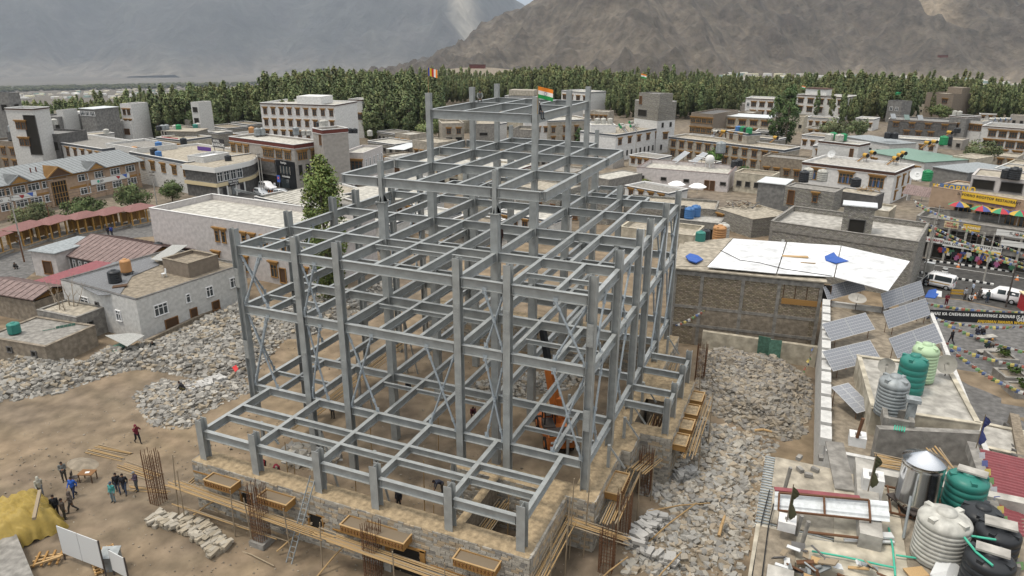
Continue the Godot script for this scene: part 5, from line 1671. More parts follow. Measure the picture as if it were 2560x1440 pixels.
	slab("tan timber board lying on the white metal roof", V(24.15, 9, -43.68), V(2.7, 0.08, 0.6), "wood_light", 0.12)
	slab("pale stick lying on the white metal roof", V(25.53, 9, -41.69), V(1.5, 0.08, 0.1), "bamboo", 0.05, "stick", "stick")
	pipe("thin black cable across the white metal roof", [V(16.11, 9.03, -42.96), V(18.64, 9.03, -39.84), V(20.75, 9.03, -39.65), V(23.25, 9.03, -38.44), V(27.9, 9.03, -37.87)], 0.035, "black", "cable", "cable")
	var rows := [
		["tank_orange", V(14.83, 7.6, -52.66), 0.85, 1.9, "orange tank on a tall iron stand beside the rubble roof house", "rib", 0.0],
		["tank_white", V(15.08, 7.4, -54.39), 0.8, 2.0, "white tank right behind the orange tank on the iron stand", "rib", 0.0],
		["tank_green", V(13.25, 8.7, -47.06), 0.6, 1.25, "small green tank on the tan roof edge", "fine", 0.0],
		["tank_black", V(13.64, 8.7, -48.22), 0.6, 1.25, "small black tank beside the small green one on the tan roof", "fine", 0.0],
		["tank_blue", V(6.57, 3.2, -81.09), 0.85, 1.9, "front blue tank on the narrow terrace behind the frame", "rib", 0.0],
		["tank_blue", V(7.32, 3.2, -82.98), 0.85, 1.9, "right blue tank on the narrow terrace behind the frame", "rib", 0.0],
		["tank_black", V(5.42, 3.2, -81.51), 0.85, 1.9, "black tank left of the blue tanks behind the frame", "rib", 0.0],
		["tank_black", V(23.57, 9.7, -86.98), 0.8, 1.9, "black tank at the left end of the terrace cabin roof", "rib", 0.0],
		["tank_white", V(24.12, 9.7, -89.52), 0.8, 2.0, "white tank just behind the black one on the terrace cabin", "rib", 0.0],
		["tank_white", V(26.35, 9.7, -88.98), 0.85, 1.9, "white tank with red mark on the terrace cabin roof", "rib", 0.0],
		["tank_black", V(31.58, 8.9, -90.58), 0.8, 1.5, "short black tank on the terrace lean-to", "rib", 0.0],
		["tank_emerald", V(45.89, 5.4, -122.71), 0.95, 2.1, "dark green tank on the roof behind the big corner dish", "rib", 0.0],
		["tank_black", V(52.67, 11.4, -93.59), 0.7, 1.5, "left black tank over the arched loft", "rib", 0.0],
		["tank_black", V(53.66, 11.4, -92.95), 0.85, 1.9, "right taller black tank over the arched loft", "rib", 0.0],
		["tank_white", V(27.46, 9.2, -147.94), 0.95, 1.6, "left white tank on the brown banded cabin", "rib", 0.0],
		["tank_white", V(29.63, 9.2, -147.42), 0.95, 1.6, "right white tank on the brown banded cabin", "rib", 0.0],
		["tank_emerald", V(28.34, 9.2, -150.67), 0.85, 1.6, "green tank tucked behind the left white tank on the brown banded cabin", "rib", 0.0],
		["tank_emerald", V(30.52, 9.2, -149.35), 0.85, 1.6, "green tank tucked behind the right white tank on the brown banded cabin", "rib", 0.0],
		["tank_emerald", V(54.57, 6.6, -172.55), 1.0, 2.2, "left big green tank on a stand behind the green roof", "rib", 0.0],
		["tank_black", V(55.71, 6.6, -173.87), 1.0, 2.2, "dark tank right of the big green tank behind the green roof", "rib", 0.0],
		["tank_black", V(42.78, 6, -185.54), 0.9, 1.7, "left black tank in front of the long grey house", "rib", 0.0],
		["tank_black", V(44.56, 6, -185.45), 0.9, 1.7, "right black tank in front of the long grey house", "rib", 0.0],
		["tank_black", V(61.87, 6.5, -203.45), 0.9, 1.4, "black tank pair on a shelf by the grey corner tower", "rib", 0.0],
		["tank_white", V(66.16, 8.1, -242.46), 0.75, 1.5, "left white tank on the grey corner tower", "rib", 0.0],
		["tank_white", V(67.44, 8.1, -241.64), 0.75, 1.5, "right white tank on the grey corner tower", "rib", 0.0],
		["tank_emerald", V(52.96, 10.2, -299.28), 0.8, 1.4, "left green tank on the small grey block house", "rib", 0.0],
		["tank_emerald", V(54.17, 10.2, -299.87), 0.8, 1.4, "right green tank on the small grey block house", "rib", 0.0],
		["tank_blue", V(4.77, 8.1, -166.73), 0.8, 1.4, "blue tank on the upper storey of the beige hotel", "rib", 0.0],
		["tank_emerald", V(5.96, 8.1, -166.32), 0.8, 1.4, "green tank next to the blue one on the beige hotel", "rib", 0.0],
		["tank_black", V(7.04, 8.1, -164.91), 0.8, 1.4, "black tank next to the green one on the beige hotel", "rib", 0.0],
		["tank_emerald", V(7.99, 8.1, -162.56), 0.85, 1.6, "rightmost green tank on the beige hotel upper storey", "rib", 0.0],
		["tank_black", V(7.87, 3.6, -134.25), 0.8, 1.6, "left black tank at the right end of the courtyard house", "rib", 0.0],
		["tank_black", V(8.71, 3.6, -136.43), 0.8, 1.6, "right black tank at the right end of the courtyard house", "rib", 0.0],
		["tank_white", V(-33.14, 9, -160.22), 0.8, 1.5, "left white tank on the white stair block", "rib", 0.0],
		["tank_white", V(-31.58, 9, -160.94), 0.8, 1.5, "middle white tank on the white stair block", "rib", 0.0],
		["tank_white", V(-29.82, 9, -161.76), 0.8, 1.5, "right white tank on the white stair block", "rib", 0.0],
		["tank_orange", V(-100.49, 9.7, -96.82), 0.7, 1.5, "orange tank on the red banded hotel roof", "fine", 0.3],
		["sheet_grey", V(-96.73, 9.7, -94.51), 0.7, 1.5, "left steel tank on the red banded hotel roof", "steel", 0.2],
		["sheet_grey", V(-96.13, 9.7, -95.58), 0.7, 1.5, "second steel tank on the red banded hotel roof", "steel", 0.2],
		["sheet_grey", V(-89.44, 9.7, -99.47), 0.75, 1.6, "steel tank right of the cabin on the red banded hotel", "steel", 0.2],
		["tank_white", V(-88.36, 9.7, -100.77), 0.6, 1.0, "left small white cone tank on the red banded hotel", "steel", 0.0],
		["tank_white", V(-87.24, 9.7, -101.29), 0.6, 1.0, "right small white cone tank on the red banded hotel", "steel", 0.0],
		["tank_white", V(-76.01, 13.1, -92.14), 0.7, 1.3, "left white tank on the hotel stair tower", "steel", 0.0],
		["tank_white", V(-75.92, 13.1, -93.01), 0.7, 1.3, "right white tank on the hotel stair tower", "steel", 0.0],
		["tank_black", V(-77.11, 13.1, -92.45), 0.6, 1.1, "black tank beside the white pair on the hotel stair tower", "rib", 0.0],
		["tank_black", V(-92.32, 7.2, -125.13), 0.7, 1.3, "left black tank on the corner shop house", "rib", 0.0],
		["tank_black", V(-91.14, 7.2, -125.67), 0.7, 1.3, "right black tank on the corner shop house", "rib", 0.0],
		["tank_white", V(-84.22, 7.2, -122.43), 0.7, 1.5, "white tank on the corner shop house", "rib", 0.0],
		["tank_white", V(-141.16, 7.1, -111.26), 0.75, 1.4, "white tank beside the green one on the grey block house", "rib", 0.0],
		["tank_emerald", V(-140.36, 7.1, -111.64), 0.8, 1.5, "green tank on the grey block house", "rib", 0.0],
		["tank_green", V(-139, 7.1, -116.37), 0.7, 1.2, "teal tank at the right of the grey block house", "rib", 0.0],
		["tank_white", V(-139.01, 7.1, -117.42), 0.7, 1.4, "white tank at the right end of the grey block house", "rib", 0.0],
		["sheet_grey", V(-144.37, 7.1, -109.78), 0.75, 1.4, "grey tank at the left end of the grey block house", "rib", 0.0],
		["tank_black", V(-144.54, 7.1, -108.7), 0.75, 1.3, "dark tank at the far left of the grey block house", "rib", 0.0],
		["sheet_grey", V(-144.11, 7.1, -110.91), 0.75, 1.4, "third pale tank from the left on the grey block house", "rib", 0.0],
		["tank_blue", V(-119.71, 6.5, -86.29), 0.8, 1.7, "blue tank in the middle of the flat roofs at the left", "rib", 0.0],
		["tank_black", V(-119.64, 6.5, -93.71), 0.8, 1.7, "black tank below the red sign board", "rib", 0.0],
		["tank_black", V(-112.18, 6.6, -78.24), 0.8, 1.6, "black tank at the edge of the cornice window house", "rib", 0.0],
		["tank_blue", V(-109.89, 6.6, -77.4), 0.7, 1.2, "small blue tank beside the black one on the cornice window house", "rib", 0.0],
		["tank_orange", V(-121.17, 6.6, -80.71), 0.7, 1.1, "orange tank at the left end of the cornice window house", "rib", 0.0],
		["tank_black", V(-119.14, 6.6, -80.29), 0.65, 1.0, "round black tank right of the orange one on the cornice window house", "rib", 0.0],
		["tank_white", V(-159.91, 7, -88.42), 0.75, 1.6, "white tank on the grey banded brown window house", "rib", 0.0],
		["tank_blue", V(-159.72, 7, -89.39), 0.75, 1.6, "blue tank right of the white one on the brown window house", "rib", 0.0],
		["tank_white", V(-147.2, 7.5, -94.42), 0.7, 1.4, "white tank on the white blockhouse", "rib", 0.0],
		["tank_white", V(-167.33, 9, -93.5), 0.8, 1.6, "left white tank on the raw concrete canopy", "rib", 0.0],
		["tank_white", V(-167.04, 9, -94.66), 0.8, 1.6, "right white tank on the raw concrete canopy", "rib", 0.0],
		["sheet_grey", V(-162.73, 9, -80.29), 0.8, 1.6, "grey tank at the left of the raw concrete canopy", "rib", 0.0],
		["tank_black", V(-91.11, 6.6, -78.73), 0.7, 1.3, "black tank on the roof of the rounded corner shop", "rib", 0.0],
		["tank_orange", V(-49.4, 4.9, -18.2), 0.62, 1.55, "orange banded tank on a low table on the old house roof", "fine", 0.35],
		["tank_black", V(-48.1, 4.9, -15.55), 0.72, 1.5, "black tank on the old house roof", "rib", 0.0],
		["tank_black", V(-59.77, 3, -31.81), 0.6, 1.2, "black tank behind the roof cabin of the old house", "rib", 0.0],
		["tank_green", V(-50.18, 2.45, -4.68), 0.62, 1.15, "teal ribbed tank on the yard store at the left edge", "fine", 0.0],
	]
	for r in rows: tank(r[0], r[1], r[2], r[3], r[4], r[5], "", r[6])
	var os := thing("tank_stand", "tall iron lattice stand under the orange tank", "stand", V(14.86, 7.6, -52.46) - UP * 7.6)
	var ost := nst()
	for q in [[-1, -1], [1, -1], [-1, 1], [1, 1]]: bar(ost, V(q[0] * 0.8, 0, q[1] * 0.8), V(q[0] * 0.8, 7.5, q[1] * 0.8), 0.09, 0.09)
	for y in [3.0, 5.2, 7.45]:
		bx(ost, V(0, y, 0.8), V(1.6, 0.08, 0.08)); bx(ost, V(0, y, -0.8), V(1.6, 0.08, 0.08))
		bx(ost, V(0.8, y, 0), V(0.08, 0.08, 1.52)); bx(ost, V(-0.8, y, 0), V(0.08, 0.08, 1.52))
	obj("lattice", ost, M.iron, os)
	var wp := thing("wood_heap", "tangled heap of old timber on the block house roof", "wood heap", V(14.09, 3.2, -93.96))
	for i in 60:
		var st := nst()
		var p := V(rnd(-3.2, 3.2), 0.15 + 0.55 * rnd(0, 1), rnd(-2.2, 2.2))
		var d := V(rnd(-1, 1), rnd(-.2, .25), rnd(-1, 1)).normalized() * rnd(0.4, 1.6)
		bar(st, p - d * 0.5, p + d * 0.5, rnd(0.07, 0.22), 0.08)
		obj("timber", st, [M.pole_old, M.greydark, M.wood_dark, M.roofdust][i % 4], wp)
	var wp2 := thing("stick_heap", "heap of pale split firewood on the terrace lean-to", "firewood", V(33.34, 8.95, -87.2))
	for i in 40:
		var st := nst()
		var p := V(rnd(-1.8, 1.8), 0.1 + 0.35 * rnd(0, 1), rnd(-0.9, 0.9))
		var d := V(rnd(-0.4, 0.4), rnd(-.1, .15), rnd(-1, 1)).normalized() * rnd(0.5, 1.2)
		tub(st, p - d * 0.5, p + d * 0.5, 0.05, 0.04, 5)
		obj("stick", st, M.bamboo, wp2)
	sheet("blue_tarp", "faded blue and white tarp spread over half the old house roof", "tarp", [V(-53.92, 4.9, -13.95), V(-55.18, 4.9, -21.11), V(-53.21, 4.9, -24.83), V(-48.96, 4.92, -22.49), V(-48.28, 4.93, -17.93), V(-44.16, 4.92, -12.9), V(-46.04, 4.92, -11.66)], "tarp_faded", 0.05)
	sheet("tin_sheet", "pale tin sheet propped behind the roof cabin of the old house", "tin sheet", [V(-50.57, 5.4, -22.68), V(-51.6, 6, -27.12), V(-49.69, 6, -27.96), V(-47.91, 5.6, -22.4)], "tarp_faded2", 0.05)
	var pc := thing("plastic_chair", "white plastic chair on the old house roof", "chair", V(-44.73, 4.85, -19.42), -0.4)
	box("seat", V(0, 0.42, 0), V(0.5, 0.05, 0.5), M.pvc_white, pc)
	box("backrest", V(0, 0.72, -0.22), V(0.5, 0.5, 0.05), M.pvc_white, pc, Basis(Vector3.RIGHT, -0.15))
	for q in [[-1, -1], [1, -1], [-1, 1], [1, 1]]: box("leg", V(q[0] * 0.21, 0.2, q[1] * 0.21), V(0.05, 0.4, 0.05), M.pvc_white, pc)
	slab("tilted wooden door leaf lying on the old house roof", V(-46.29, 4.95, -14.66), V(1.5, 0.1, 0.8), "wood_dark", 0.8)
	flag("striped five colour flag on the front left tower column", V(-X3, 27.65, -13.42), 2.0, 0.78, 0.62, [K(.03, .06, .30), K(.65, .42, .03), K(.55, .05, .04), K(.68, .66, .62), K(.65, .2, .03)], true)
	flag("large saffron white and green flag on the front right tower column", V(X3 + 0.25, 26.4, -13.2), 2.1, 1.15, 0.85, [K(.72, .22, .03), K(.72, .70, .66), K(.03, .26, .07)], false)
	flag("small saffron white and green flag on a mast above the raw cabin", V(-22.11, 17.6, -163.27), 5.2, 1.5, 1.1, [K(.72, .22, .03), K(.72, .70, .66), K(.03, .26, .07)], false)
	flag("small saffron white and green flag beside the horned hotel pavilion", V(16.06, 9.4, -303.28), 3.6, 1.6, 1.2, [K(.72, .22, .03), K(.72, .70, .66), K(.03, .26, .07)], false)
	flag("small orange flag before the left solar panels", V(28.59, 6.4, -20.28), 1.0, 0.7, 0.6, [K(.55, .13, .03)], false)
func solar_rack(label: String, at: Vector3, turn: float, m: String, s := 1.0) -> void:
	var t := thing("solar_rack", label, "solar collector", at, turn)
	box("rack", V(0, 0.9 * s, 0), V(1.6 * s, 0.1, 2.6 * s), M[m], t, Basis(Vector3.RIGHT, 0.6))
	var st := nst()
	for i in 6: bx(st, V((-0.65 + i * 0.26) * s, 0.9 * s, 0) + Basis(Vector3.RIGHT, 0.6) * V(0, 0.07, 0), V(0.1 * s, 0.04, 2.5 * s), Basis(Vector3.RIGHT, 0.6))
	obj("tubes", st, M.solar, t).set_meta("kind", "stuff")
	var l := nst()
	for x in [-0.6, 0.6]: bar(l, V(x * s, 1.5 * s, -0.9 * s), V(x * s, 0, -0.9 * s), 0.06, 0.06)
	obj("rack_stand", l, M.iron, t).set_meta("kind", "stuff")
func flag(label: String, at: Vector3, pole: float, w: float, h: float, cols: Array, upright: bool) -> void:
	var t := thing("flag", label, "flag", at)
	var st := nst()
	tub(st, Vector3.ZERO, V(0, pole, 0), 0.025, 0.02, 6)
	obj("pole", st, M.bamboo, t)
	var n := cols.size()
	var right := V(0.95, 0, -0.3)
	var out := V(0.3, 0, 0.95)
	for k in n:
		var s2 := nst()
		s2.set_color(cols[k])
		for i in 10:
			var P := func(u: float, v: float) -> Vector3:
				return V(0, pole - 0.05 - h * v, 0) + right * w * u + out * sin(u * 7.0 + v) * 0.09 * u - UP * 0.3 * h * u
			if upright:
				var u0 := (k + i / 10.0) / n
				var u1 := (k + (i + 1) / 10.0) / n
				quad(s2, P.call(u0, 0.0), P.call(u1, 0.0), P.call(u1, 1.0), P.call(u0, 1.0))
			else:
				quad(s2, P.call(i / 10.0, float(k) / n), P.call((i + 1) / 10.0, float(k) / n), P.call((i + 1) / 10.0, float(k + 1) / n), P.call(i / 10.0, float(k + 1) / n))
		var s := obj("stripe", s2, M.cloth, t)
		if n == 3 and k == 1:
			var wh := nst()
			wh.set_color(K(.03, .04, .22))
			var c := V(0, pole - 0.05 - h * 0.5, 0) + right * w * 0.5 + out * 0.09 * 0.5 * sin(4.0) - UP * 0.15 * h
			for e in [0.03, -0.03]:
				for i in 12:
					var a := TAU * i / 12
					var b := TAU * (i + 1) / 12
					var r := h * 0.14
					quad(wh, c + out * e + (right * cos(a) + UP * sin(a)) * r, c + out * e + (right * cos(b) + UP * sin(b)) * r, c + out * e + (right * cos(b) + UP * sin(b)) * r * 0.8, c + out * e + (right * cos(a) + UP * sin(a)) * r * 0.8)
			obj("wheel_emblem", wh, M.cloth, s)
func front_roof() -> void:
	var t := thing("near_house", "pale near house at the lower right with a cluttered roof and an open shaft", "building")
	var st := nst()
	var H := 9.0
	for b in [[24.3, 26.2, 6.2, 22.0], [26.2, 31.0, 11.6, 22.0], [26.2, 31.0, 6.2, 8.4], [31.0, 41.0, 0.2, 22.0], [27.9, 31.0, -0.4, 6.2]]:
		bx(st, V((b[0] + b[1]) * 0.5, H * 0.5, (b[2] + b[3]) * 0.5), V(b[1] - b[0], H, b[3] - b[2]))
	bx(st, V(28.6, 1.5, 10.0), V(4.8, 3.0, 3.2))
	obj("wall", st, M.cream, t)
	var rf := nst()
	for b in [[24.5, 26.2, 6.4, 22.0], [26.2, 31.0, 11.6, 22.0], [31.0, 41.0, 0.4, 22.0]]:
		bx(rf, V((b[0] + b[1]) * 0.5, H + 0.03, (b[2] + b[3]) * 0.5), V(b[1] - b[0], 0.06, b[3] - b[2]))
	obj("roof", rf, M.roofmud, t)
	var pp := nst()
	bx(pp, V(25.6, H + 0.35, 14.6), V(1.1, 0.7, 9.4))
	bx(pp, V(29.4, H + 0.4, 2.6), V(1.0, 0.8, 7.0))
	bx(pp, V(35.0, H + 0.35, -0.1), V(11.2, 0.7, 0.6))
	obj("parapet", pp, M.concrete_light, t)
	var lb := thing("sheet_roof_store", "low store with ribbed tin and two pasted tan sheets held by bricks", "shed")
	var ls := nst()
	bx(ls, V(26.1, 4.4, 2.7), V(3.5, 8.8, 6.9))
	obj("wall", ls, M.cream, lb)
	var rb := nst()
	for i in 26: bx(rb, V(26.1, 8.83, -0.6 + i * 0.265), V(3.7, 0.06, 0.12))
	obj("tin", rb, M.sheet_grey, lb)
	box("tan_sheet", V(26.35, 8.9, 0.9), V(3.1, 0.05, 3.0), M.roofdust, lb, Basis(Vector3.RIGHT, 0.02))
	box("tan_sheet", V(26.4, 8.91, 4.1), V(3.0, 0.05, 3.3), M.roofdust, lb, Basis(Vector3.RIGHT, -0.02))
	var k := 0
	for q in [V(26.06, 8.95, -0.87), V(27.21, 8.95, -1.37), V(26.16, 8.95, 0.39), V(26.93, 8.95, 0.06), V(26.61, 8.95, 0.78)]:
		slab(["brick at the back left", "brick at the back right", "brick at the left of the middle three", "brick at the right of the middle three", "brick nearest the front"][k] + " of the tan roof sheets", q, V(0.42, 0.22, 0.24), "concrete", 1.2 + k * 0.5, "brick", "brick")
		k += 1
	slab("long grey concrete slab leaning between the tan sheets and the parapet", V(28.19, 9, -0.96), V(1.0, 0.12, 5.0), "concrete", 0.1, "concrete_slab", "slab")
	var aw := corrugated("awning", "white ribbed awning with brown steel frame over the roof shaft", V(25.03, 9.9, 6), V(24.95, 10.5, 5.31), V(30.1, 10.5, 3.98), V(30.25, 9.9, 4.79), "sheet_white", 0.32, "awning")
	var o := V(25.03, 9.9, 6)
	var fr := nst()
	for q in [[V(25.16, 10.6, 5.51), V(25.23, 10, 6.12)], [V(27.21, 10.6, 4.99), V(27.33, 10, 5.63)], [V(29.23, 10.6, 4.4), V(29.36, 10, 5.15)], [V(25.16, 10.6, 5.51), V(29.23, 10.6, 4.4)], [V(25.23, 10, 6.12), V(29.36, 10, 5.15)]]:
		bar(fr, q[0] - o, q[1] - o, 0.09, 0.08)
	for q in [V(25.31, 9.9, 6.08), V(29.38, 9.9, 5.07)]: bar(fr, q - o, q - o - UP * 1.0, 0.08, 0.08)
	obj("frame", fr, M.rust, aw)
	var rt := nst()
	bar(rt, V(24.92, 10.55, 5.18) - o, V(28.85, 10.55, 4.28) - o, 0.3, 0.06)
	obj("red_trim", rt, M.roof_red, aw)
	chimney("white chimney block with a black prayer flag at the left parapet", V(25.68, 9.6, 6.75), V(0.8, 0.5, 0.8))
	chimney("tall white chimney block right of the awning", V(29.59, 9, 1.78), V(1.0, 1.5, 1.0))
	chimney("white chimney block at the far end of the parapet", V(29.05, 9.6, -2.88), V(0.9, 0.6, 0.9))
	for q in [["rusty stove pipe in the far white chimney", V(28.98, 10.2, -2.46), 1.3, "rust"], ["grey stub pipe by the left white chimney", V(25.47, 9, 2.56), 1.4, "concrete"], ["leaning brown pipe stub by the shaft", V(26.45, 9.05, 7.19), 1.5, "concrete"], ["short brown pipe stub left of the shaft", V(26.17, 9.05, 6.43), 1.2, "concrete"]]:
		pipe(q[0], [q[1], q[1] + V(0.12, q[2], 0.05)], 0.1, q[3], "stub_pipe")
	for q in [["dark tattered prayer flag on the left white chimney", V(25.64, 10, 7.01)], ["dark tattered prayer flag on the tall white chimney", V(29.25, 10.5, 3.46)], ["dark blue tattered flag at the top of the red ribbed roof", V(35.3, 9.8, -4.67)]]:
		var f := thing("prayer_flag", q[0], "prayer flag", q[1])
		var fp := nst()
		tub(fp, Vector3.ZERO, V(0.05, 2.2, 0), 0.03, 0.025, 6)
		obj("pole", fp, M.bark, f)
		var fc := nst()
		fc.set_color(K(.06, .06, .035) if q[0].find("blue") < 0 else K(.05, .06, .16))
		for i in 8:
			var y := 2.1 - i * 0.22
			quad(fc, V(0.04, y, 0), V(0.25 + 0.12 * sin(i * 1.3), y - 0.1, 0.1 * cos(i)), V(0.27 + 0.12 * sin(i * 1.3 + 1.3), y - 0.34, 0.1 * cos(i + 1)), V(0.04, y - 0.22, 0))
		obj("cloth", fc, M.cloth, f)
	var T1 := V(32.25, 9.1, 5.55)
	pipe("green pipe running along the foot of the roof from the shaft", [V(26.9, 9.2, 7.56), V(28.28, 9.2, 7.38), V(29.78, 9.2, 7.31), V(30.44, 9.2, 7.25)], 0.05, "pipe_green")
	pipe("green pipe rising beside the white tank to its lid", [V(32.71, 9.2, 6.83), V(32.89, 10.6, 5.72), V(32.76, 11.2, 6.23)], 0.06, "pipe_green")
	pipe("green pipe leaning from the white tank to the floor", [V(32.71, 10.6, 6.09), V(32, 9.2, 6.16)], 0.055, "pipe_green")
	pipe("green pipe crossing the black tanks", [V(32.78, 10.9, 6.05), V(33.41, 11, 6.09), V(34.18, 11, 5.99)], 0.055, "pipe_green")
	pipe("green pipe running down to the nearest black tank", [V(32.76, 11.1, 6.15), V(33.23, 11, 7.24), V(33.73, 11, 7.94)], 0.055, "pipe_green")
	pipe("green pipe along the inner side of the roof floor", [V(30.34, 9.2, 4.26), V(30.41, 9.2, 5.81), V(30.37, 9.2, 7.84)], 0.05, "pipe_green")
	pipe("green pipe joining the floor pipes below the white tank", [V(30.51, 9.2, 6.3), V(31.93, 9.2, 6.05)], 0.05, "pipe_green")
	pipe("black pipe standing against the shiny tank", [V(31.63, 9.2, 2), V(31.48, 11.6, 2.28)], 0.08, "iron")
	pipe("grey pipe standing between the shiny tank and the white tank", [V(30.96, 9.1, 4.67), V(31.11, 10.8, 3.54)], 0.07, "sheet_grey")
	pipe("rusty rail across the open roof shaft", [V(26.64, 9.4, 6.45), V(29.67, 9.4, 5.78)], 0.07, "rust", "rail")
	pipe("white waste pipe on the roof edge by the shaft", [V(28.31, 9.15, 6.03), V(30.51, 9.15, 5.27)], 0.08, "pvc_white")
	for q in [["thin black cable down the outer wall, left one", [V(24.72, 9, 3) , V(24.55, 9, 5.8), V(24.47, 9, 10.12)]], ["thin black cable down the outer wall, right one", [V(25, 9.2, 4.49), V(24.88, 9.2, 6.61), V(24.88, 9.2, 10.19)]]]:
		pipe(q[0], q[1], 0.03, "black", "cable", "cable")
	var tb := thing("steel_rack", "brown steel rack under the shiny tank", "rack", V(31.71, 9, 1.68))
	for i in 7: box("bar", V(-1.2 + i * 0.4, 0.28, 0), V(0.07, 0.07, 2.4), M.rust, tb)
	for s in [-1.0, 1.0]: box("edge", V(0, 0.2, s * 1.2), V(2.6, 0.1, 0.08), M.rust, tb)
	var sp := thing("scrap_heap", "heap of broken boards and white scraps at the bottom edge of the roof", "scrap heap", V(27.44, 9.1, 8.64))
	for i in 46:
		box("scrap", V(rnd(-2.0, 2.6), rnd(0.05, 0.45), rnd(-0.9, 1.6)), V(rnd(0.2, 1.0), rnd(0.03, 0.1), rnd(0.1, 0.5)), [M.pvc_white, M.wood_light, M.pole_old, M.greydark, M.sheet_grey, M.rust][i % 6], sp, Basis(V(rnd(-1, 1), rnd(-1, 1), rnd(-1, 1)).normalized(), rnd(0, 1.4)))
	poles("bundle of thin white and black bars stacked by the back parapet", V(30.06, 9.2, -2.09), V(31.56, 9.2, -2.08), 12, 0.7, "bar_bundle", "bars")
	poles("jumble of light timber battens between the shiny tank and the parapet", V(33.05, 9.6, -4.05), V(33.85, 9.2, -2.64), 5, 0.5, "batten_pile", "battens")
	sheet("white_sack", "large crumpled white sack at the bottom edge below the white tank", "sack", [V(31.82, 9.2, 7.08), V(32.03, 9.6, 6.65), V(32.64, 9.8, 6.5), V(33.09, 9.5, 6.49), V(33.02, 9.2, 6.83), V(32.17, 9.6, 8.08)], "pvc_white", 0.3)
	slab("yellow ply board lying at the bottom edge", V(31.28, 9.1, 7.1), V(0.9, 0.06, 0.6), "wood_light", 0.5)
	slab("round white basin on the roof by the shaft corner", V(30.22, 9.2, 5.02), V(0.5, 0.12, 0.4), "pvc_white", 0.3, "basin", "basin")
	corrugated("red_roof", "red ribbed metal roof sloping down the right edge", V(35.66, 9.4, -5.48), V(35.63, 9.3, 2.46), V(37.91, 8.6, 1.65), V(39.82, 8.6, -6.62), "roof_red", 0.3)
	var dw := thing("parapet_wall", "dark rough wall running along the red ribbed roof", "wall", V(35.33, 9, -5.84))
	var e := V(35.29, 9, 5.48) - V(35.33, 9, -5.84)
	var ds := nst()
	bar(ds, V(0, 0.25, 0), e + V(0, 0.25, 0), 0.5, 0.6)
	obj("wall", ds, M.concrete, dw)
	for i in 12:
		var f := thing("prayer_flag", "faded prayer flag, number %d down the string along the red roof" % (i + 1), "prayer flag", V(35.49, 9.9, -4.13).lerp(V(35.53, 9.6, 5.57), i / 11.5), 0.6, "faded prayer flags along the red roof")
		var fs := nst()
		fs.set_color([K(.45, .45, .47), K(.12, .14, .3), K(.5, .4, .12), K(.16, .28, .12)][i % 4])
		quad(fs, V(-.2, 0, 0), V(.2, -.03, 0), V(.22, -.4, .1), V(-.15, -.42, .08))
		obj("cloth", fs, M.cloth, f)
	var fl := thing("flue_block", "grey block flue box with green pipes before the silver tank", "flue", V(31.84, 8, -9.34))
	var fs2 := nst()
	for s in [-1.0, 1.0]:
		bx(fs2, V(s * 0.75, 0.4, 0), V(0.3, 0.8, 1.7)); bx(fs2, V(0, 0.4, s * 0.75), V(1.2, 0.8, 0.3))
	obj("block", fs2, M.concrete, fl)
	box("stack", V(0.7, 0.9, -0.1), V(0.5, 1.8, 0.5), M.sheet_grey, fl)
	box("hood", V(0.7, 1.95, -0.1), V(0.85, 0.25, 0.7), M.sheet_grey, fl)
	for i in 5: pipe("short green pipe over the grey flue box before the silver tank", [V(31.57, 8.4, -7.78) + V(i * 0.14, 0, 0), V(31.77, 8.4, -9.22) + V(i * 0.14, 0, 0)], 0.04, "pipe_green", "pipe", "pipe", "green pipes over the flue box")
	var wl := thing("yard_wall", "dark stepped yard wall between the near roof and the cream villa", "wall", V(30.62, 7, -7.76) - UP * 7.0)
	var we := V(36.61, 7, -9.67) - V(30.62, 7, -7.76)
	var ws := nst()
	bar(ws, V(0, 4.2, 0), we + V(0, 4.2, 0), 0.5, 8.4)
	obj("wall", ws, M.concrete, wl)
	var yd := house("villa_yard_room", "low cream yard room with a pale roof right of the cream villa", "room", V(37.71, 4, -16.33) - UP * 4.0, -0.1, 7.0, 4.0, 5.0, {"wall": "cream", "roof": "concrete_light", "par": 0.1})
	var rw := thing("stone_wall", "rough stone wall at the right edge below the plaza", "wall", V(41.11, 5, -20.32) - UP * 5.0)
	var re := V(39.68, 5, -8.45) - V(41.11, 5, -20.32)
	var rs := nst()
	bar(rs, V(0, 2.6, 0), re + V(0, 2.6, 0), 0.6, 5.2)
	obj("core", rs, M.mortar, rw)
	for i in 90:
		var p := re * rnd(0, 1) + V(-0.32, rnd(2.0, 5.1), 0)
		put("stone", rock_mesh(i % 10), M.concrete if i % 2 else M.greydark, rw, X(Basis(UP, rnd(0, 6)) * Basis.from_scale(V(rnd(.4, .7), rnd(.35, .5), 0.35)), p))
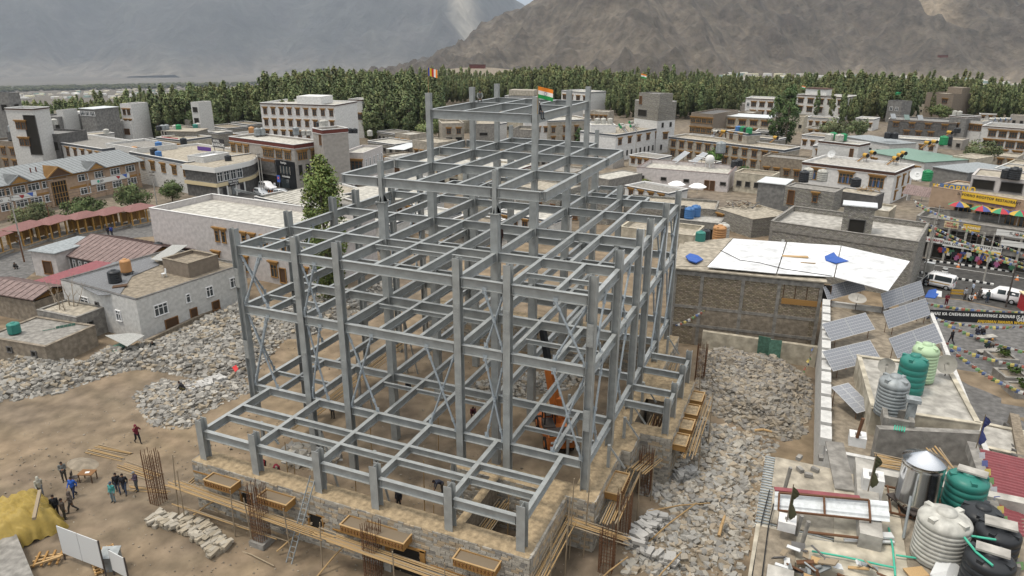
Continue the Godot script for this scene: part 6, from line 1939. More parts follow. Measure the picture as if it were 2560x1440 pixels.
# ---------------------------------------------------------------- signs, stalls, street
func text(parent: Node3D, s: String, at: Vector3, h: float, m: String, bold := true, name_ := "lettering") -> void:
	var tm := TextMesh.new()
	var f := SystemFont.new()
	f.font_names = PackedStringArray(["Droid Sans"])
	f.font_weight = 700 if bold else 400
	tm.font = f
	tm.text = s
	tm.font_size = 64
	tm.pixel_size = h / 46.0
	tm.depth = 0.02
	put(name_, tm, M[m], parent, X(BI, at))
func sign_board(label: String, at: Vector3, turn: float, w: float, h: float, m: String, lines: Array) -> Node3D:
	var t := thing("sign_board", label, "sign", at, turn)
	var st := nst()
	bx(st, V(0, 0, -0.05), V(w, h, 0.1))
	obj("board", st, M[m], t)
	for l in lines: text(t, l[0], V(l[1], l[2], 0.012), l[3], l[4])
	return t
func stall(label: String, a: Vector3, b: Vector3) -> void:
	var d := b - a
	var t := thing("market_stall", label, "stall", (a + b) * 0.5, atan2(-d.z, d.x), "wooden stalls with red roofs along the lane")
	var w := d.length()
	box("platform", V(0, 0.22, -1.6), V(w, 0.44, 3.4), M.concrete, t)
	var n := 4
	for i in n:
		for z in [-0.15, -3.0]:
			box("post", V(-w * 0.5 + 0.12 + (w - 0.24) * i / (n - 1), 1.6, z), V(0.2, 2.35, 0.2), M.yellow_wood, t)
	for i in n - 1:
		box("back_board", V(-w * 0.5 + 0.12 + (w - 0.24) * (i + 0.5) / (n - 1), 1.5, -3.02), V((w - 0.24) / (n - 1) - 0.3, 1.7, 0.08), M.wood_ochre, t)
	for z in [-0.15, -3.0]: box("beam", V(0, 2.86, z), V(w + 0.5, 0.22, 0.26), M.yellow_wood, t)
	box("front_edge", V(0, 0.46, 0.06), V(w, 0.1, 0.14), M.wood_light, t)
	var st := nst()
	var e := w * 0.5 + 0.5
	var r := w * 0.5 - 1.4
	var y0 := 2.98
	var y1 := 3.75
	quad(st, V(-r, y1, -1.6), V(r, y1, -1.6), V(e, y0, 0.5), V(-e, y0, 0.5))
	quad(st, V(r, y1, -1.6), V(-r, y1, -1.6), V(-e, y0, -3.7), V(e, y0, -3.7))
	tri(st, V(-r, y1, -1.6), V(-e, y0, 0.5), V(-e, y0, -3.7))
	tri(st, V(r, y1, -1.6), V(e, y0, -3.7), V(e, y0, 0.5))
	quad(st, V(-e, y0, 0.5), V(e, y0, 0.5), V(e, y0, -3.7), V(-e, y0, -3.7))
	obj("roof", st, M.roof_stall, t)
func town_extra() -> void:
	fillers([[-41.3,-147.5,-0.39,6.4,7.0,2.8,4], [-34.8,-67.9,-0.22,6.9,5.9,3.2,0], [-28.0,-145.1,-0.32,12.8,5.2,3.0,1], [-161.1,-160.6,-0.24,11.5,5.3,3.2,3], [9.2,-194.9,-0.36,12.9,5.5,3.6,3], [52.7,-206.0,-0.14,10.9,7.4,4.2,0], [-34.5,-89.2,-0.22,6.4,7.8,3.2,5], [-104.9,-113.3,-0.29,10.7,5.1,3.6,7], [18.6,-270.2,-0.39,7.7,6.6,3.6,5], [-90.1,-153.1,-0.32,7.0,6.7,4.2,4], [-228.3,-143.5,-0.36,10.6,5.0,4.2,3], [-75.4,-123.1,-0.35,6.7,7.5,2.8,2], [-111.1,-221.1,-0.37,10.2,5.4,4.2,0], [61.3,-139.8,-0.37,6.5,5.8,3.6,3], [-48.7,-115.2,-0.16,6.6,5.4,3.2,5], [41.5,-263.3,-0.29,6.2,8.8,4.2,6], [-29.8,-119.7,-0.14,10.5,7.5,3.0,4], [10.8,-218.9,-0.07,9.6,6.4,2.8,3], [-82.0,-190.7,-0.07,10.2,6.4,5.6,3], [-251.9,-160.0,-0.20,9.3,6.4,3.6,7], [-32.2,-79.2,-0.41,6.6,5.6,3.0,7], [-19.0,-74.8,-0.24,12.1,5.5,3.0,0], [-220.9,-127.7,-0.22,6.3,5.4,3.6,0], [70.7,-189.3,-0.36,9.4,9.0,3.0,4], [-139.0,-60.9,-0.24,9.1,5.1,3.2,3], [-93.3,-259.6,-0.39,12.9,8.2,2.8,3], [-146.3,-132.3,-0.27,6.9,5.0,4.2,3], [84.3,-238.6,-0.31,7.3,8.7,5.6,2], [-161.8,-151.7,-0.28,12.2,7.9,3.0,3], [-8.9,-188.7,-0.35,7.7,6.2,3.6,3], [-4.4,-210.6,-0.08,6.2,5.5,3.2,4], [64.2,-220.2,-0.39,6.3,7.5,3.0,1], [-63.3,-78.3,-0.41,10.9,7.5,3.0,0], [-43.8,-76.2,-0.13,8.9,6.5,2.8,0], [-58.7,-212.3,-0.16,8.9,6.1,3.2,3], [-54.9,-67.1,-0.39,9.0,7.2,3.0,3], [18.9,-142.5,-0.24,10.0,6.4,5.6,2], [-53.3,-83.6,-0.37,9.0,6.2,2.8,4], [-9.5,-267.2,-0.35,6.5,7.1,4.2,3], [-197.5,-96.1,-0.13,9.2,8.8,3.2,2], [-74.3,-176.6,-0.19,7.7,8.8,5.6,0], [-70.6,-133.0,-0.27,9.5,7.8,5.6,4], [-15.0,-148.9,-0.33,8.6,6.9,2.8,0], [-99.4,-158.7,-0.36,9.0,7.0,3.6,3], [34.0,-104.7,-0.26,10.3,6.3,3.2,7], [-25.8,-64.9,-0.15,7.6,7.2,3.2,3], [-142.0,-141.2,-0.19,9.7,7.6,2.8,0], [-41.6,-60.6,-0.09,9.1,6.0,3.2,0], [-56.7,-94.2,-0.37,12.5,7.9,3.0,3], [-193.1,-149.6,-0.31,6.5,6.5,3.0,0], [72.4,-169.7,-0.39,6.4,8.7,3.6,7], [-171.1,-139.0,-0.29,8.8,7.1,3.6,1], [33.1,-171.7,-0.39,6.5,6.4,3.2,5], [-2.7,-291.2,-0.09,11.3,8.6,5.6,1], [-61.0,-57.6,-0.35,7.0,7.0,3.2,3], [-29.0,-196.3,-0.36,8.6,5.8,3.6,3], [13.5,-170.7,-0.29,8.6,6.5,3.0,0], [-95.4,-192.4,-0.33,11.2,5.2,4.2,7], [-37.9,-136.4,-0.20,8.1,5.5,3.2,5], [13.7,-126.1,-0.21,8.2,5.8,4.2,7], [73.1,-287.0,-0.30,6.2,5.4,3.0,1], [90.0,-316.8,-0.09,7.4,5.4,2.8,0], [-67.4,-67.3,-0.24,8.6,6.3,3.2,3], [-234.7,-116.6,-0.30,11.3,8.9,2.8,0], [-158.6,-113.7,-0.20,8.1,6.1,2.8,0], [-218.2,-107.7,-0.16,12.0,7.8,4.2,4], [-113.3,-105.7,-0.25,11.0,5.6,3.6,0], [-184.8,-119.6,-0.24,7.5,7.9,3.0,0], [-192.5,-107.6,-0.10,8.8,5.1,3.6,3], [-56.6,-247.0,-0.08,8.1,6.6,4.2,4], [-90.9,-200.5,-0.35,12.5,5.3,5.6,6], [30.1,-182.1,-0.27,10.6,6.3,3.6,0], [-187.5,-190.6,-0.30,7.0,5.9,3.6,1], [-73.9,-255.8,-0.41,9.3,8.6,5.6,0], [-191.8,-176.8,-0.33,9.3,6.1,4.2,1], [-175.5,-103.1,-0.21,11.1,5.7,3.6,3], [-92.5,-108.0,-0.29,12.2,6.5,5.6,2], [25.4,-202.1,-0.37,7.0,8.6,4.2,6], [28.2,-155.0,-0.34,6.6,8.2,2.8,7], [26.2,-259.0,-0.21,10.2,6.4,4.2,0], [-176.8,-152.9,-0.29,6.6,5.2,4.2,5], [-118.3,-116.6,-0.33,12.3,8.6,2.8,6], [80.7,-215.8,-0.37,7.6,5.5,3.2,2], [99.2,-299.2,-0.30,10.5,6.8,4.2,1], [16.9,-245.0,-0.14,7.0,7.7,5.6,7], [-157.3,-100.2,-0.10,7.2,5.2,4.2,0], [-148.6,-107.2,-0.21,8.5,7.7,4.2,3], [-4.6,-107.5,-0.42,10.9,6.7,2.8,6], [-88.1,-139.3,-0.29,11.5,8.4,3.6,3], [-148.0,-117.9,-0.34,7.0,7.3,4.2,3], [-0.2,-143.8,-0.38,6.1,5.3,3.0,3], [-47.5,-125.5,-0.18,10.4,9.0,3.2,0], [-71.8,-197.9,-0.38,7.3,7.5,4.2,7], [0.1,-252.8,-0.36,6.1,7.8,5.6,2], [27.8,-233.9,-0.27,12.4,8.0,2.8,4]])
	mat("yellow_wood", lin(.42, .235, .06), 0.7, 0, "grain", 1.2)
	mat("sign_mural", lin(.14, .22, .40), 0.7, 0, "stain", 1.5)
	mat("sign_red", lin(.33, .03, .035), 0.6)
	mat("sign_yellow", lin(.62, .40, .04), 0.6)
	mat("sign_blue", lin(.05, .12, .42), 0.6)
	mat("sign_dark", lin(.03, .028, .03), 0.6)
	mat("sign_cream", lin(.55, .46, .29), 0.7)
	mat("sign_purple", lin(.10, .05, .22), 0.6)
	var off := get_node("tourist_office")
	var w := 34.6
	for u in [0.21, 0.44, 0.68]:
		var x: float = -w * 0.5 + w * u
		var dm := nst()
		var big := 1.25 if u == 0.44 else 1.0
		var hw: float = 2.0 * big
		var p: Array[Vector3] = [V(x - hw, 5.95, 7.45), V(x, 5.95 + 1.3 * big, 7.45), V(x + hw, 5.95, 7.45)]
		tri(dm, p[0], p[1], p[2])
		obj("gable_front", dm, M.wood_ochre if u != 0.44 else M.wood_dark, off)
		var rf := nst()
		for s in [-1.0, 1.0]:
			bar(rf, V(x + s * (hw + 0.2), 5.85, 7.5), V(x, 6.0 + 1.35 * big, 7.5), 0.12, 0.22)
			var q: Array[Vector3] = [V(x + s * (hw + 0.2), 5.95, 7.55), V(x, 6.1 + 1.35 * big, 7.55), V(x, 6.1 + 1.35 * big, 3.2), V(x + s * (hw + 0.2), 5.95, 6.8)]
			quad(rf, q[0], q[1], q[2], q[3]); quad(rf, q[3], q[2], q[1], q[0])
		obj("gable_roof", rf, M.roof_blue if u != 0.44 else M.wood_ochre, off)
	for y in [5.55, 2.95]:
		box("brown_band", V(0, y, 6.53), V(w, 0.42, 0.08), M.wood_ochre, off)
	var ent := nst()
	bx(ent, V(-w * 0.5 + w * 0.44, 2.6, 6.62), V(4.2, 5.2, 0.24))
	obj("entrance_bay", ent, M.tan, off)
	box("entrance_glass", V(-w * 0.5 + w * 0.44, 2.5, 6.76), V(3.2, 4.6, 0.06), M.painted_dark, off)
	for i in 6: box("mullion", V(-w * 0.5 + w * 0.44 - 1.5 + i * 0.6, 2.5, 6.82), V(0.1, 4.6, 0.08), M.wood_ochre, off)
	for y in [1.6, 2.5, 4.0]: box("transom", V(-w * 0.5 + w * 0.44, y, 6.83), V(3.2, 0.1, 0.08), M.wood_ochre, off)
	for i in 9: box("pilaster", V(-w * 0.5 + w * (0.02 + i * 0.12), 2.8, 6.56), V(0.35, 5.5, 0.12), M.tan, off)
	for i in 2: box("flue", V(-5.2 + i * 1.1, 7.0, 4.0), V(0.16, 1.5, 0.16), M.band_red, off)
	var xf: Transform3D = off.global_transform
	for q in [["left white phone banner with red and blue corner marks on the tourist office", -11.6], ["right white phone banner with red and blue corner marks on the tourist office", 9.6]]:
		var b := sign_board(q[0], xf * V(q[1], 3.25, 6.75), off.rotation.y, 9.4, 1.0, "paint_white", [])
		text(b, "JIO", V(-2.2, 0.0, 0.012), 0.4, "sign_dark")
		var rd := nst()
		prism(rd, PackedVector2Array([W(1.3, -0.35), W(2.3, -0.3), W(2.2, 0.1), W(1.8, 0.35)]), 0, 0.02)
		obj("red_mark", rd, M.sign_red, b, X(Basis(Vector3.RIGHT, PI / 2), Vector3.ZERO))
		var bl := nst()
		prism(bl, PackedVector2Array([W(2.8, -0.45), W(4.1, -0.45), W(3.9, 0.4), W(3.3, -0.1)]), 0, 0.02)
		obj("blue_mark", bl, M.sign_blue, b, X(Basis(Vector3.RIGHT, PI / 2), Vector3.ZERO))
		var rg := nst()
		tub(rg, V(-3.0, 0, 0), V(-3.0, 0, 0.02), 0.3, 0.3, 16)
		obj("ring_mark", rg, M.pipe_green, b)
	var cs := thing("rounded_shop", "rounded corner shop with white sign band, glazed upper floor and posters", "building", Vector3.ZERO)
	var pts: Array[Vector2] = [W(-87.87, -71.45), W(-87.36, -78.72), W(-87.49, -80.66), W(-88.32, -82.92), W(-90.08, -85.76), W(-93.16, -89.46)]
	var bk := (pts[1] - pts[0]).orthogonal().normalized() * -9.0
	if bk.y > 0: bk = -bk
	var poly := PackedVector2Array(pts)
	poly.append(pts[5] + bk * 0.5); poly.append(pts[0] + bk)
	var s1 := nst()
	prism(s1, poly, -0.3, 6.4)
	obj("wall", s1, M.greydark, cs)
	houses.append([V((pts[0].x + pts[4].x) * 0.5, 0, (pts[0].y + pts[4].y) * 0.5), 0.0, 16.0, 16.0])
	var grow := func(e: float) -> PackedVector2Array:
		return Geometry2D.offset_polygon(poly, e, Geometry2D.JOIN_MITER)[0]
	var s2 := nst()
	prism(s2, grow.call(0.35), 5.55, 6.6)
	obj("top_band", s2, M.paint_white, cs)
	var s3 := nst()
	prism(s3, grow.call(0.3), 2.55, 3.3)
	obj("cream_band", s3, M.sign_cream, cs)
	var s4 := nst()
	prism(s4, grow.call(0.22), 3.3, 3.42)
	obj("ledge", s4, M.grey, cs)
	var s5 := nst()
	prism(s5, grow.call(0.2), 6.6, 6.68)
	obj("roof", s5, M.roofdust, cs)
	var yaw := atan2(-(pts[1] - pts[0]).y, (pts[1] - pts[0]).x)
	var fl := pts[0].distance_to(pts[1])
	var fo := V(sin(yaw), 0, cos(yaw))
	var fx := func(u: float, y: float, e: float) -> Vector3:
		var c := pts[0].lerp(pts[1], u)
		return V(c.x, y, c.y) + fo * e
	for i in 4:
		window_at("W", fl / 5.0, 2.0, cs, X(Basis(UP, yaw), fx.call(0.14 + 0.24 * i, 3.5, 0.0)))
	for i in 6:
		box("poster", fx.call(0.1 + 0.16 * i, 1.25, 0.04), V(fl / 8.0, 1.7, 0.06), [M.grey, M.sign_dark, M.concrete_light, M.blue_poster if M.has("blue_poster") else M.roof_blue, M.lilac, M.sign_dark][i], cs, Basis(UP, yaw))
	for i in 4: box("pillar", fx.call(0.02 + 0.32 * i, 1.25, 0.1), V(0.3, 2.5, 0.2), M.paint_white, cs, Basis(UP, yaw))
	sign_board("dark shop sign reading THE REGAL over the rounded corner shop", fx.call(0.55, 2.95, 0.48), yaw, fl * 0.36, 1.05, "sign_dark", [["THE REGAL", 0, 0.2, fl * 0.055, "paint_white"], ["Luxury Wear", 0, -0.28, fl * 0.035, "paint_white"]])
	var ht := get_node("red_band_hotel")
	var hx: Transform3D = ht.global_transform
	var hw2 := 22.9
	for b in [[0.72, 0.99, 0.3, 6.3, "black"], [0.0, 0.34, 4.3, 6.3, "black"], [0.36, 0.70, 0.2, 2.6, "painted_dark"], [0.36, 0.7, 3.4, 5.6, "greydark"], [0.36, 0.7, 5.6, 6.1, "wood"]]:
		box("shop_front", V(-hw2 * 0.5 + hw2 * (b[0] + b[1]) * 0.5, (b[2] + b[3]) * 0.5, 4.05), V(hw2 * (b[1] - b[0]), b[3] - b[2], 0.3), M[b[4]], ht)
	box("shop_glass", V(-hw2 * 0.5 + hw2 * 0.86, 4.3, 4.23), V(3.2, 1.6, 0.06), M.pane, ht)
	for i in 4: box("shop_mullion", V(-hw2 * 0.5 + hw2 * 0.86 - 1.6 + i * 1.06, 4.3, 4.28), V(0.14, 1.7, 0.06), M.warmgrey, ht)
	box("shop_door", V(-hw2 * 0.5 + hw2 * 0.84, 1.3, 4.23), V(2.6, 2.0, 0.06), M.pane, ht)
	sign_board("white glowing shop name on the upper black shop front", hx * V(-hw2 * 0.5 + hw2 * 0.83, 5.85, 4.24), ht.rotation.y, 3.0, 0.6, "black", [["Penfyn", 0.2, 0, 0.42, "paint_white"]])
	sign_board("white glowing sign reading Columbia on the lower black shop front", hx * V(-hw2 * 0.5 + hw2 * 0.85, 2.9, 4.24), ht.rotation.y, 3.6, 0.6, "black", [["Columbia", 0.2, 0, 0.42, "paint_white"]])
	sign_board("black sign with yellow lettering at the left end of the red banded hotel", hx * V(-hw2 * 0.5 + hw2 * 0.2, 5.6, 4.24), ht.rotation.y, 5.0, 1.0, "black", [["LADAKH SHOP", 0.3, 0.18, 0.34, "sign_yellow"], ["HANDICRAFTS", 0.3, -0.26, 0.34, "sign_yellow"]])
	var hk := sign_board("dark roof sign reading HOTEL KHANGRI", V(-103.76, 8.4, -89.03), -0.2, 4.6, 2.0, "sign_dark", [["HOTEL", -0.6, 0.45, 0.6, "paint_white"], ["KHANGRI", 0, -0.4, 0.75, "paint_white"]])
	for s in [-1.0, 1.0]: box("leg", V(s * 1.8, -2.2, -0.1), V(0.1, 2.6, 0.1), M.iron, hk)
	sign_board("long red sign board with pale lettering on the cream banded house", V(-135.67, 5.6, -104.25) + V(0, 0, 0.3), -0.12, 7.0, 1.3, "sign_red", [["GUEST HOUSE", 0, 0, 0.5, "sign_cream"]])
	sign_board("purple sign board on the flat roofs left of the red banded hotel", V(-107.41, 7, -88.14), -0.1, 4.6, 0.9, "sign_purple", [])
	corrugated("sheet_roof", "low pale grey sheet roof behind the white hall parapet", V(-79.8, 3, -68.27), V(-67.15, 3, -65.06), V(-71.08, 3.6, -65.31), V(-80.23, 3.6, -68.29), "sheet_grey", 0.4)
	var ten := thing("canopy", "ridged white sheet canopy behind the white hall parapet", "canopy", V(-64.89, 3, -67.99) - UP * 3.0)
	var o := V(-64.89, 3, -67.99) - UP * 3.0
	var ts := nst()
	var cq: Array[Vector3] = [V(-70.09, 3.2, -64.66) - o, V(-63.22, 5, -69.13) - o, V(-51.78, 4.6, -67.6) - o, V(-56.17, 3, -62.68) - o]
	quad(ts, cq[0], cq[1], cq[2], cq[3]); quad(ts, cq[3], cq[2], cq[1], cq[0])
	for i in 12: bar(ts, cq[0].lerp(cq[3], i / 11.0) + UP * 0.05, cq[1].lerp(cq[2], i / 11.0) + UP * 0.05, 0.08, 0.08)
	obj("sheet", ts, M.roofwhite, ten)
	var lg := nst()
	for q in cq: bar(lg, q, V(q.x, 0, q.z), 0.1, 0.1)
	obj("support", lg, M.iron, ten)
	var wr := thing("white_sheet_roof", "broad pale flat shed roof right of the tall bushy poplar", "shed", Vector3.ZERO)
	var ws := nst()
	prism(ws, PackedVector2Array([W(-59.22, -78.76), W(-54.06, -89.37), W(-42.04, -83), W(-48.56, -65.89)]), 0, 3.4)
	obj("wall", ws, M.white, wr)
	var wt := nst()
	prism(wt, PackedVector2Array([W(-59.07, -78.29), W(-54.01, -89.3), W(-41.66, -82.63), W(-48.01, -64.97)]), 3.42, 3.5)
	obj("roof", wt, M.roofwhite, wr)
	var mk := thing("market_shelter", "open market shelter under a pale green sheet roof by the willows", "shelter", V(-84.7, 0, -139.81))
	var mo := V(-84.7, 0, -139.81)
	var ms := nst()
	var mq: Array[Vector3] = [V(-83.05, 3.2, -127.76) - mo, V(-82.04, 3.6, -137.91) - mo, V(-77.91, 3.6, -140.7) - mo, V(-78.07, 3, -129.1) - mo]
	quad(ms, mq[0], mq[1], mq[2], mq[3]); quad(ms, mq[3], mq[2], mq[1], mq[0])
	obj("roof", ms, M.green_pale if M.has("green_pale") else M.sheet_white, mk)
	var ml := nst()
	for q in mq: bar(ml, q, V(q.x, 0, q.z), 0.12, 0.12)
	obj("support", ml, M.iron, mk)
	for i in 8: box("goods", V(rnd(-5, 5), 0.5, rnd(-2, 3)), V(1.4, 1.0, 1.0), [M.wood, M.tarp_blue, M.greydark, M.wood_ochre][i % 4], mk)
	var k := 0
	for q in [[V(-87.27, 0, -24.83), V(-88.98, 0, -29.62)], [V(-88.64, 0, -31.23), V(-89.7, 0, -36.16)], [V(-88.25, 0, -35.74), V(-89.22, 0, -40.51)], [V(-87.49, 0, -39.87), V(-86.89, 0, -43.86)], [V(-85.73, 0, -43.78), V(-85.67, 0, -48.32)], [V(-84.03, 0, -47.51), V(-83.61, 0, -52.09)]]:
		stall(["stall with red roof cut by the left edge", "second red roofed stall from the left edge", "third red roofed stall from the left edge", "fourth red roofed stall from the left, below the dark street tree", "fifth red roofed stall, second from the white hall", "red roofed stall nearest the white hall"][k], q[0], q[1])
		k += 1
	var ry := -0.31
	var ra := V(40.46, 6.2, -84.45)
	var rb := V(53.55, 6.2, -80.28)
	ry = atan2(-(rb - ra).z, (rb - ra).x)
	var rn := V(sin(ry), 0, cos(ry))
	var rl := (rb - ra).length()
	var RS := func(u: float, y: float, e := 0.1) -> Vector3:
		var p := ra.lerp(rb, u)
		return V(p.x, y, p.z) + rn * e
	sign_board("tan lettered board hung on the terrace parapet", RS.call(0.35, 5.6), ry, 1.9, 1.0, "sign_cream", [["MOMO", 0, 0.2, 0.3, "sign_red"], ["THUKPA", 0, -0.22, 0.3, "sign_red"]])
	sign_board("yellow board with a swoosh hung on the terrace parapet", RS.call(0.54, 5.6), ry, 2.2, 0.9, "sign_yellow", [["IL FORNO", 0, 0, 0.34, "paint_white"]])
	sign_board("white board reading IL FORNO on the terrace parapet at the right edge", RS.call(0.92, 5.55), ry, 4.2, 0.9, "paint_white", [["IL FORNO", 0.6, 0.1, 0.34, "sign_dark"]])
	sign_board("white shop sign with red and yellow letters at the left of the shop row", RS.call(0.19, 2.95, 0.3), ry, 3.4, 0.8, "paint_white", [["ARTS & CRAFTS", 0, 0, 0.32, "sign_red"]])
	sign_board("white shop sign reading PAMA COLLECTION over the hung clothes", RS.call(0.45, 2.75, 0.3), ry, 3.9, 0.8, "paint_white", [["PAMA COLLECTION", 0, 0.05, 0.36, "sign_dark"]])
	sign_board("white and yellow shop sign reading NLAITSEYA TOURS", RS.call(0.72, 2.75, 0.3), ry, 3.7, 1.2, "paint_white", [["NLAITSEYA TOURS", 0, 0.3, 0.34, "sign_dark"]])
	sign_board("pale upper shop sign under the terrace at the right edge", RS.call(0.94, 4.2, 0.3), ry, 3.0, 0.8, "paint_white", [])
	box("yellow_strip", V(0, -0.35, 0.01), V(3.6, 0.45, 0.03), M.sign_yellow, get_node("sign_board_017") if has_node("sign_board_017") else get_child(get_child_count() - 2))
	for i in 7:
		var c := thing("shop_pillar", "grey concrete pillar of the shop row, %s from the left" % ["first", "second", "third", "fourth", "fifth", "sixth", "seventh"][i], "pillar", RS.call(0.01 + i * 0.165, 0.0, 0.12), ry)
		box("shaft", V(0, 2.6, 0), V(0.3, 5.2, 0.3), M.concrete_light, c)
	for i in 26:
		var c := thing("hung_cloth", "coloured garment hung in the shop front, %d along from the left" % (i + 1), "clothes", RS.call(0.3 + i * 0.027, rnd(0.7, 1.7), 0.25), ry + rnd(-.2, .2), "clothes hung before the shops")
		var st := nst()
		st.set_color([K(.25, .04, .04), K(.05, .07, .2), K(.45, .28, .04), K(.5, .48, .46), K(.04, .12, .07), K(.02, .02, .03), K(.3, .1, .2)][i % 7])
		bx(st, V(0, 0, 0), V(0.42, 0.75, 0.14)); bx(st, V(-0.28, 0.15, 0), V(0.16, 0.5, 0.12), Basis(Vector3.BACK, -0.25)); bx(st, V(0.28, 0.15, 0), V(0.16, 0.5, 0.12), Basis(Vector3.BACK, 0.25))
		obj("garment", st, M.cloth, c)
	var rs: Node3D = get_node("restaurant")
	var rx: Transform3D = rs.global_transform
	sign_board("long yellow sign reading IL FORNO ROOFTOP RESTAURANT", rx * V(0.9, 3.62, 4.72), rs.rotation.y, 7.6, 1.1, "sign_yellow", [["IL FORNO ROOFTOP RESTAURANT", 0, 0.12, 0.4, "sign_dark"]])
	var wl := thing("wall_lettering", "thin purple lettering reading IL FORNO ROOF TOP RESTAURANT below the yellow sign", "lettering", rx * V(1.4, 2.86, 4.6), rs.rotation.y)
	text(wl, "IL FORNO ROOF TOP RESTAURANT", Vector3.ZERO, 0.28, "sign_purple", false)
	sign_board("painted blue mural board with yellow graffiti letters reading IL FORNO", V(46.1, 9.2, -94), -0.15, 4.0, 1.3, "sign_mural", [["IL FORNO", 0, 0, 0.95, "sign_yellow"]])
	corrugated("awning", "pink ribbed awning left of the restaurant", V(39.3, 7, -98), V(46.24, 7, -94.55), V(47.03, 8, -97.64), V(40.33, 8, -102.12), "roof_pink", 0.35, "awning")
	var ap := thing("awning_posts", "white pillar and posts holding up the pink awning", "posts", V(40.93, 5.2, -102.16))
	for i in 5: box("post", V(i * 2.0, 0.9, i * 0.5), V(0.14 if i else 0.5, 1.9, 0.14 if i else 0.5), M.whiteclean, ap)
func car(label: String, at: Vector3, turn: float, L: float, W: float, H: float, m: String, van := false, cat := "car") -> void:
	var t := thing("parked_car", label, cat, at, turn)
	var hl := L * 0.5
	var S: Array
	if van:
		S = [[-hl, 0.94, 1.02, 0.80, 1.84], [-hl + 0.12, 1.0, 1.05, 0.84, 1.94], [hl * 0.25, 1.0, 1.05, 0.85, 1.97], [hl * 0.58, 1.0, 1.02, 0.78, 1.86], [hl * 0.86, 0.97, 0.98, 0.9, 1.02], [hl, 0.9, 0.74, 0.88, 0.75]]
	else:
		S = [[-hl, 0.92, 0.98, 0.74, 1.35], [-hl * 0.9, 0.98, 1.05, 0.76, 1.66], [-hl * 0.3, 1.0, 1.03, 0.80, 1.76], [hl * 0.12, 1.0, 1.0, 0.78, 1.70], [hl * 0.42, 0.99, 0.98, 0.9, 1.02], [hl * 0.9, 0.95, 0.86, 0.9, 0.88], [hl, 0.84, 0.66, 0.8, 0.68]]
	var k := H / (1.97 if van else 1.76)
	var w2 := W * 0.5
	var st := nst()
	st.set_smooth_group(0)
	var ring := func(s: Array) -> Array:
		return [V(-s[1] * w2 * 0.96, 0.3, s[0]), V(-s[1] * w2, 0.62, s[0]), V(-s[1] * w2 * 0.98, s[2] * k, s[0]), V(-s[3] * w2, s[4] * k, s[0]), V(-s[3] * w2 * 0.8, s[4] * k + 0.05, s[0]), V(s[3] * w2 * 0.8, s[4] * k + 0.05, s[0]), V(s[3] * w2, s[4] * k, s[0]), V(s[1] * w2 * 0.98, s[2] * k, s[0]), V(s[1] * w2, 0.62, s[0]), V(s[1] * w2 * 0.96, 0.3, s[0])]
	for i in S.size() - 1:
		var a: Array = ring.call(S[i])
		var b: Array = ring.call(S[i + 1])
		for j in 9: quad(st, a[j + 1], a[j], b[j], b[j + 1])
		quad(st, a[0], a[9], b[9], b[0])
	st.set_smooth_group(-1)
	var r0: Array = ring.call(S[0])
	var r1: Array = ring.call(S[-1])
	for j in range(1, 9):
		tri(st, r0[0], r0[j], r0[j + 1]); tri(st, r1[0], r1[j + 1], r1[j])
	obj("body", st, M[m], t)
	var n := S.size()
	for s in [-1, 1]:
		for i in range(0, n - 2):
			if S[i + 1][4] - S[i + 1][2] < 0.3 and not van: continue
			var gl := nst()
			var a: Array = ring.call(S[i])
			var b: Array = ring.call(S[i + 1])
			var lo := 2 if s < 0 else 7
			var hi := 3 if s < 0 else 6
			var e := V(s * 0.015, 0, 0)
			var p0: Vector3 = a[lo].lerp(b[lo], 0.06).lerp(a[hi].lerp(b[hi], 0.06), 0.12) + e
			var p1: Vector3 = a[lo].lerp(b[lo], 0.06).lerp(a[hi].lerp(b[hi], 0.06), 0.88) + e
			var q0: Vector3 = a[lo].lerp(b[lo], 0.94).lerp(a[hi].lerp(b[hi], 0.94), 0.12) + e
			var q1: Vector3 = a[lo].lerp(b[lo], 0.94).lerp(a[hi].lerp(b[hi], 0.94), 0.88) + e
			if s < 0: quad(gl, p0, p1, q1, q0)
			else: quad(gl, q0, q1, p1, p0)
			obj("side_window", gl, M.pane, t)
	var ws := nst()
	var wi := n - 3
	var a2: Array = ring.call(S[wi])
	var b2: Array = ring.call(S[wi + 1])
	var up := V(0, 0.02, 0.02)
	quad(ws, a2[6].lerp(a2[3], 0.05) + up, a2[3].lerp(a2[6], 0.05) + up, b2[3].lerp(b2[6], 0.05) + up, b2[6].lerp(b2[3], 0.05) + up)
	quad(ws, b2[6].lerp(b2[3], 0.05) + up, b2[3].lerp(b2[6], 0.05) + up, a2[3].lerp(a2[6], 0.05) + up, a2[6].lerp(a2[3], 0.05) + up)
	obj("windscreen", ws, M.pane, t)
	var rg := nst()
	bx(rg, V(0, (S[0][2] + S[0][4]) * 0.5 * k, -hl - 0.01), V(W * 0.7, 0.4, 0.03))
	obj("rear_window", rg, M.pane, t)
	for q in [[-1, -0.62], [1, -0.62], [-1, 0.62], [1, 0.62]]:
		var wh := nst()
		tub(wh, V(q[0] * (w2 - 0.2), 0.34, q[1] * hl), V(q[0] * (w2 + 0.02), 0.34, q[1] * hl), 0.34, 0.34, 16)
		var wm := obj("wheel", wh, M.rubber, t)
		var rm := nst()
		tub(rm, V(q[0] * (w2 + 0.015), 0.34, q[1] * hl), V(q[0] * (w2 + 0.035), 0.34, q[1] * hl), 0.2, 0.18, 10)
		obj("rim", rm, M.car_silver, wm)
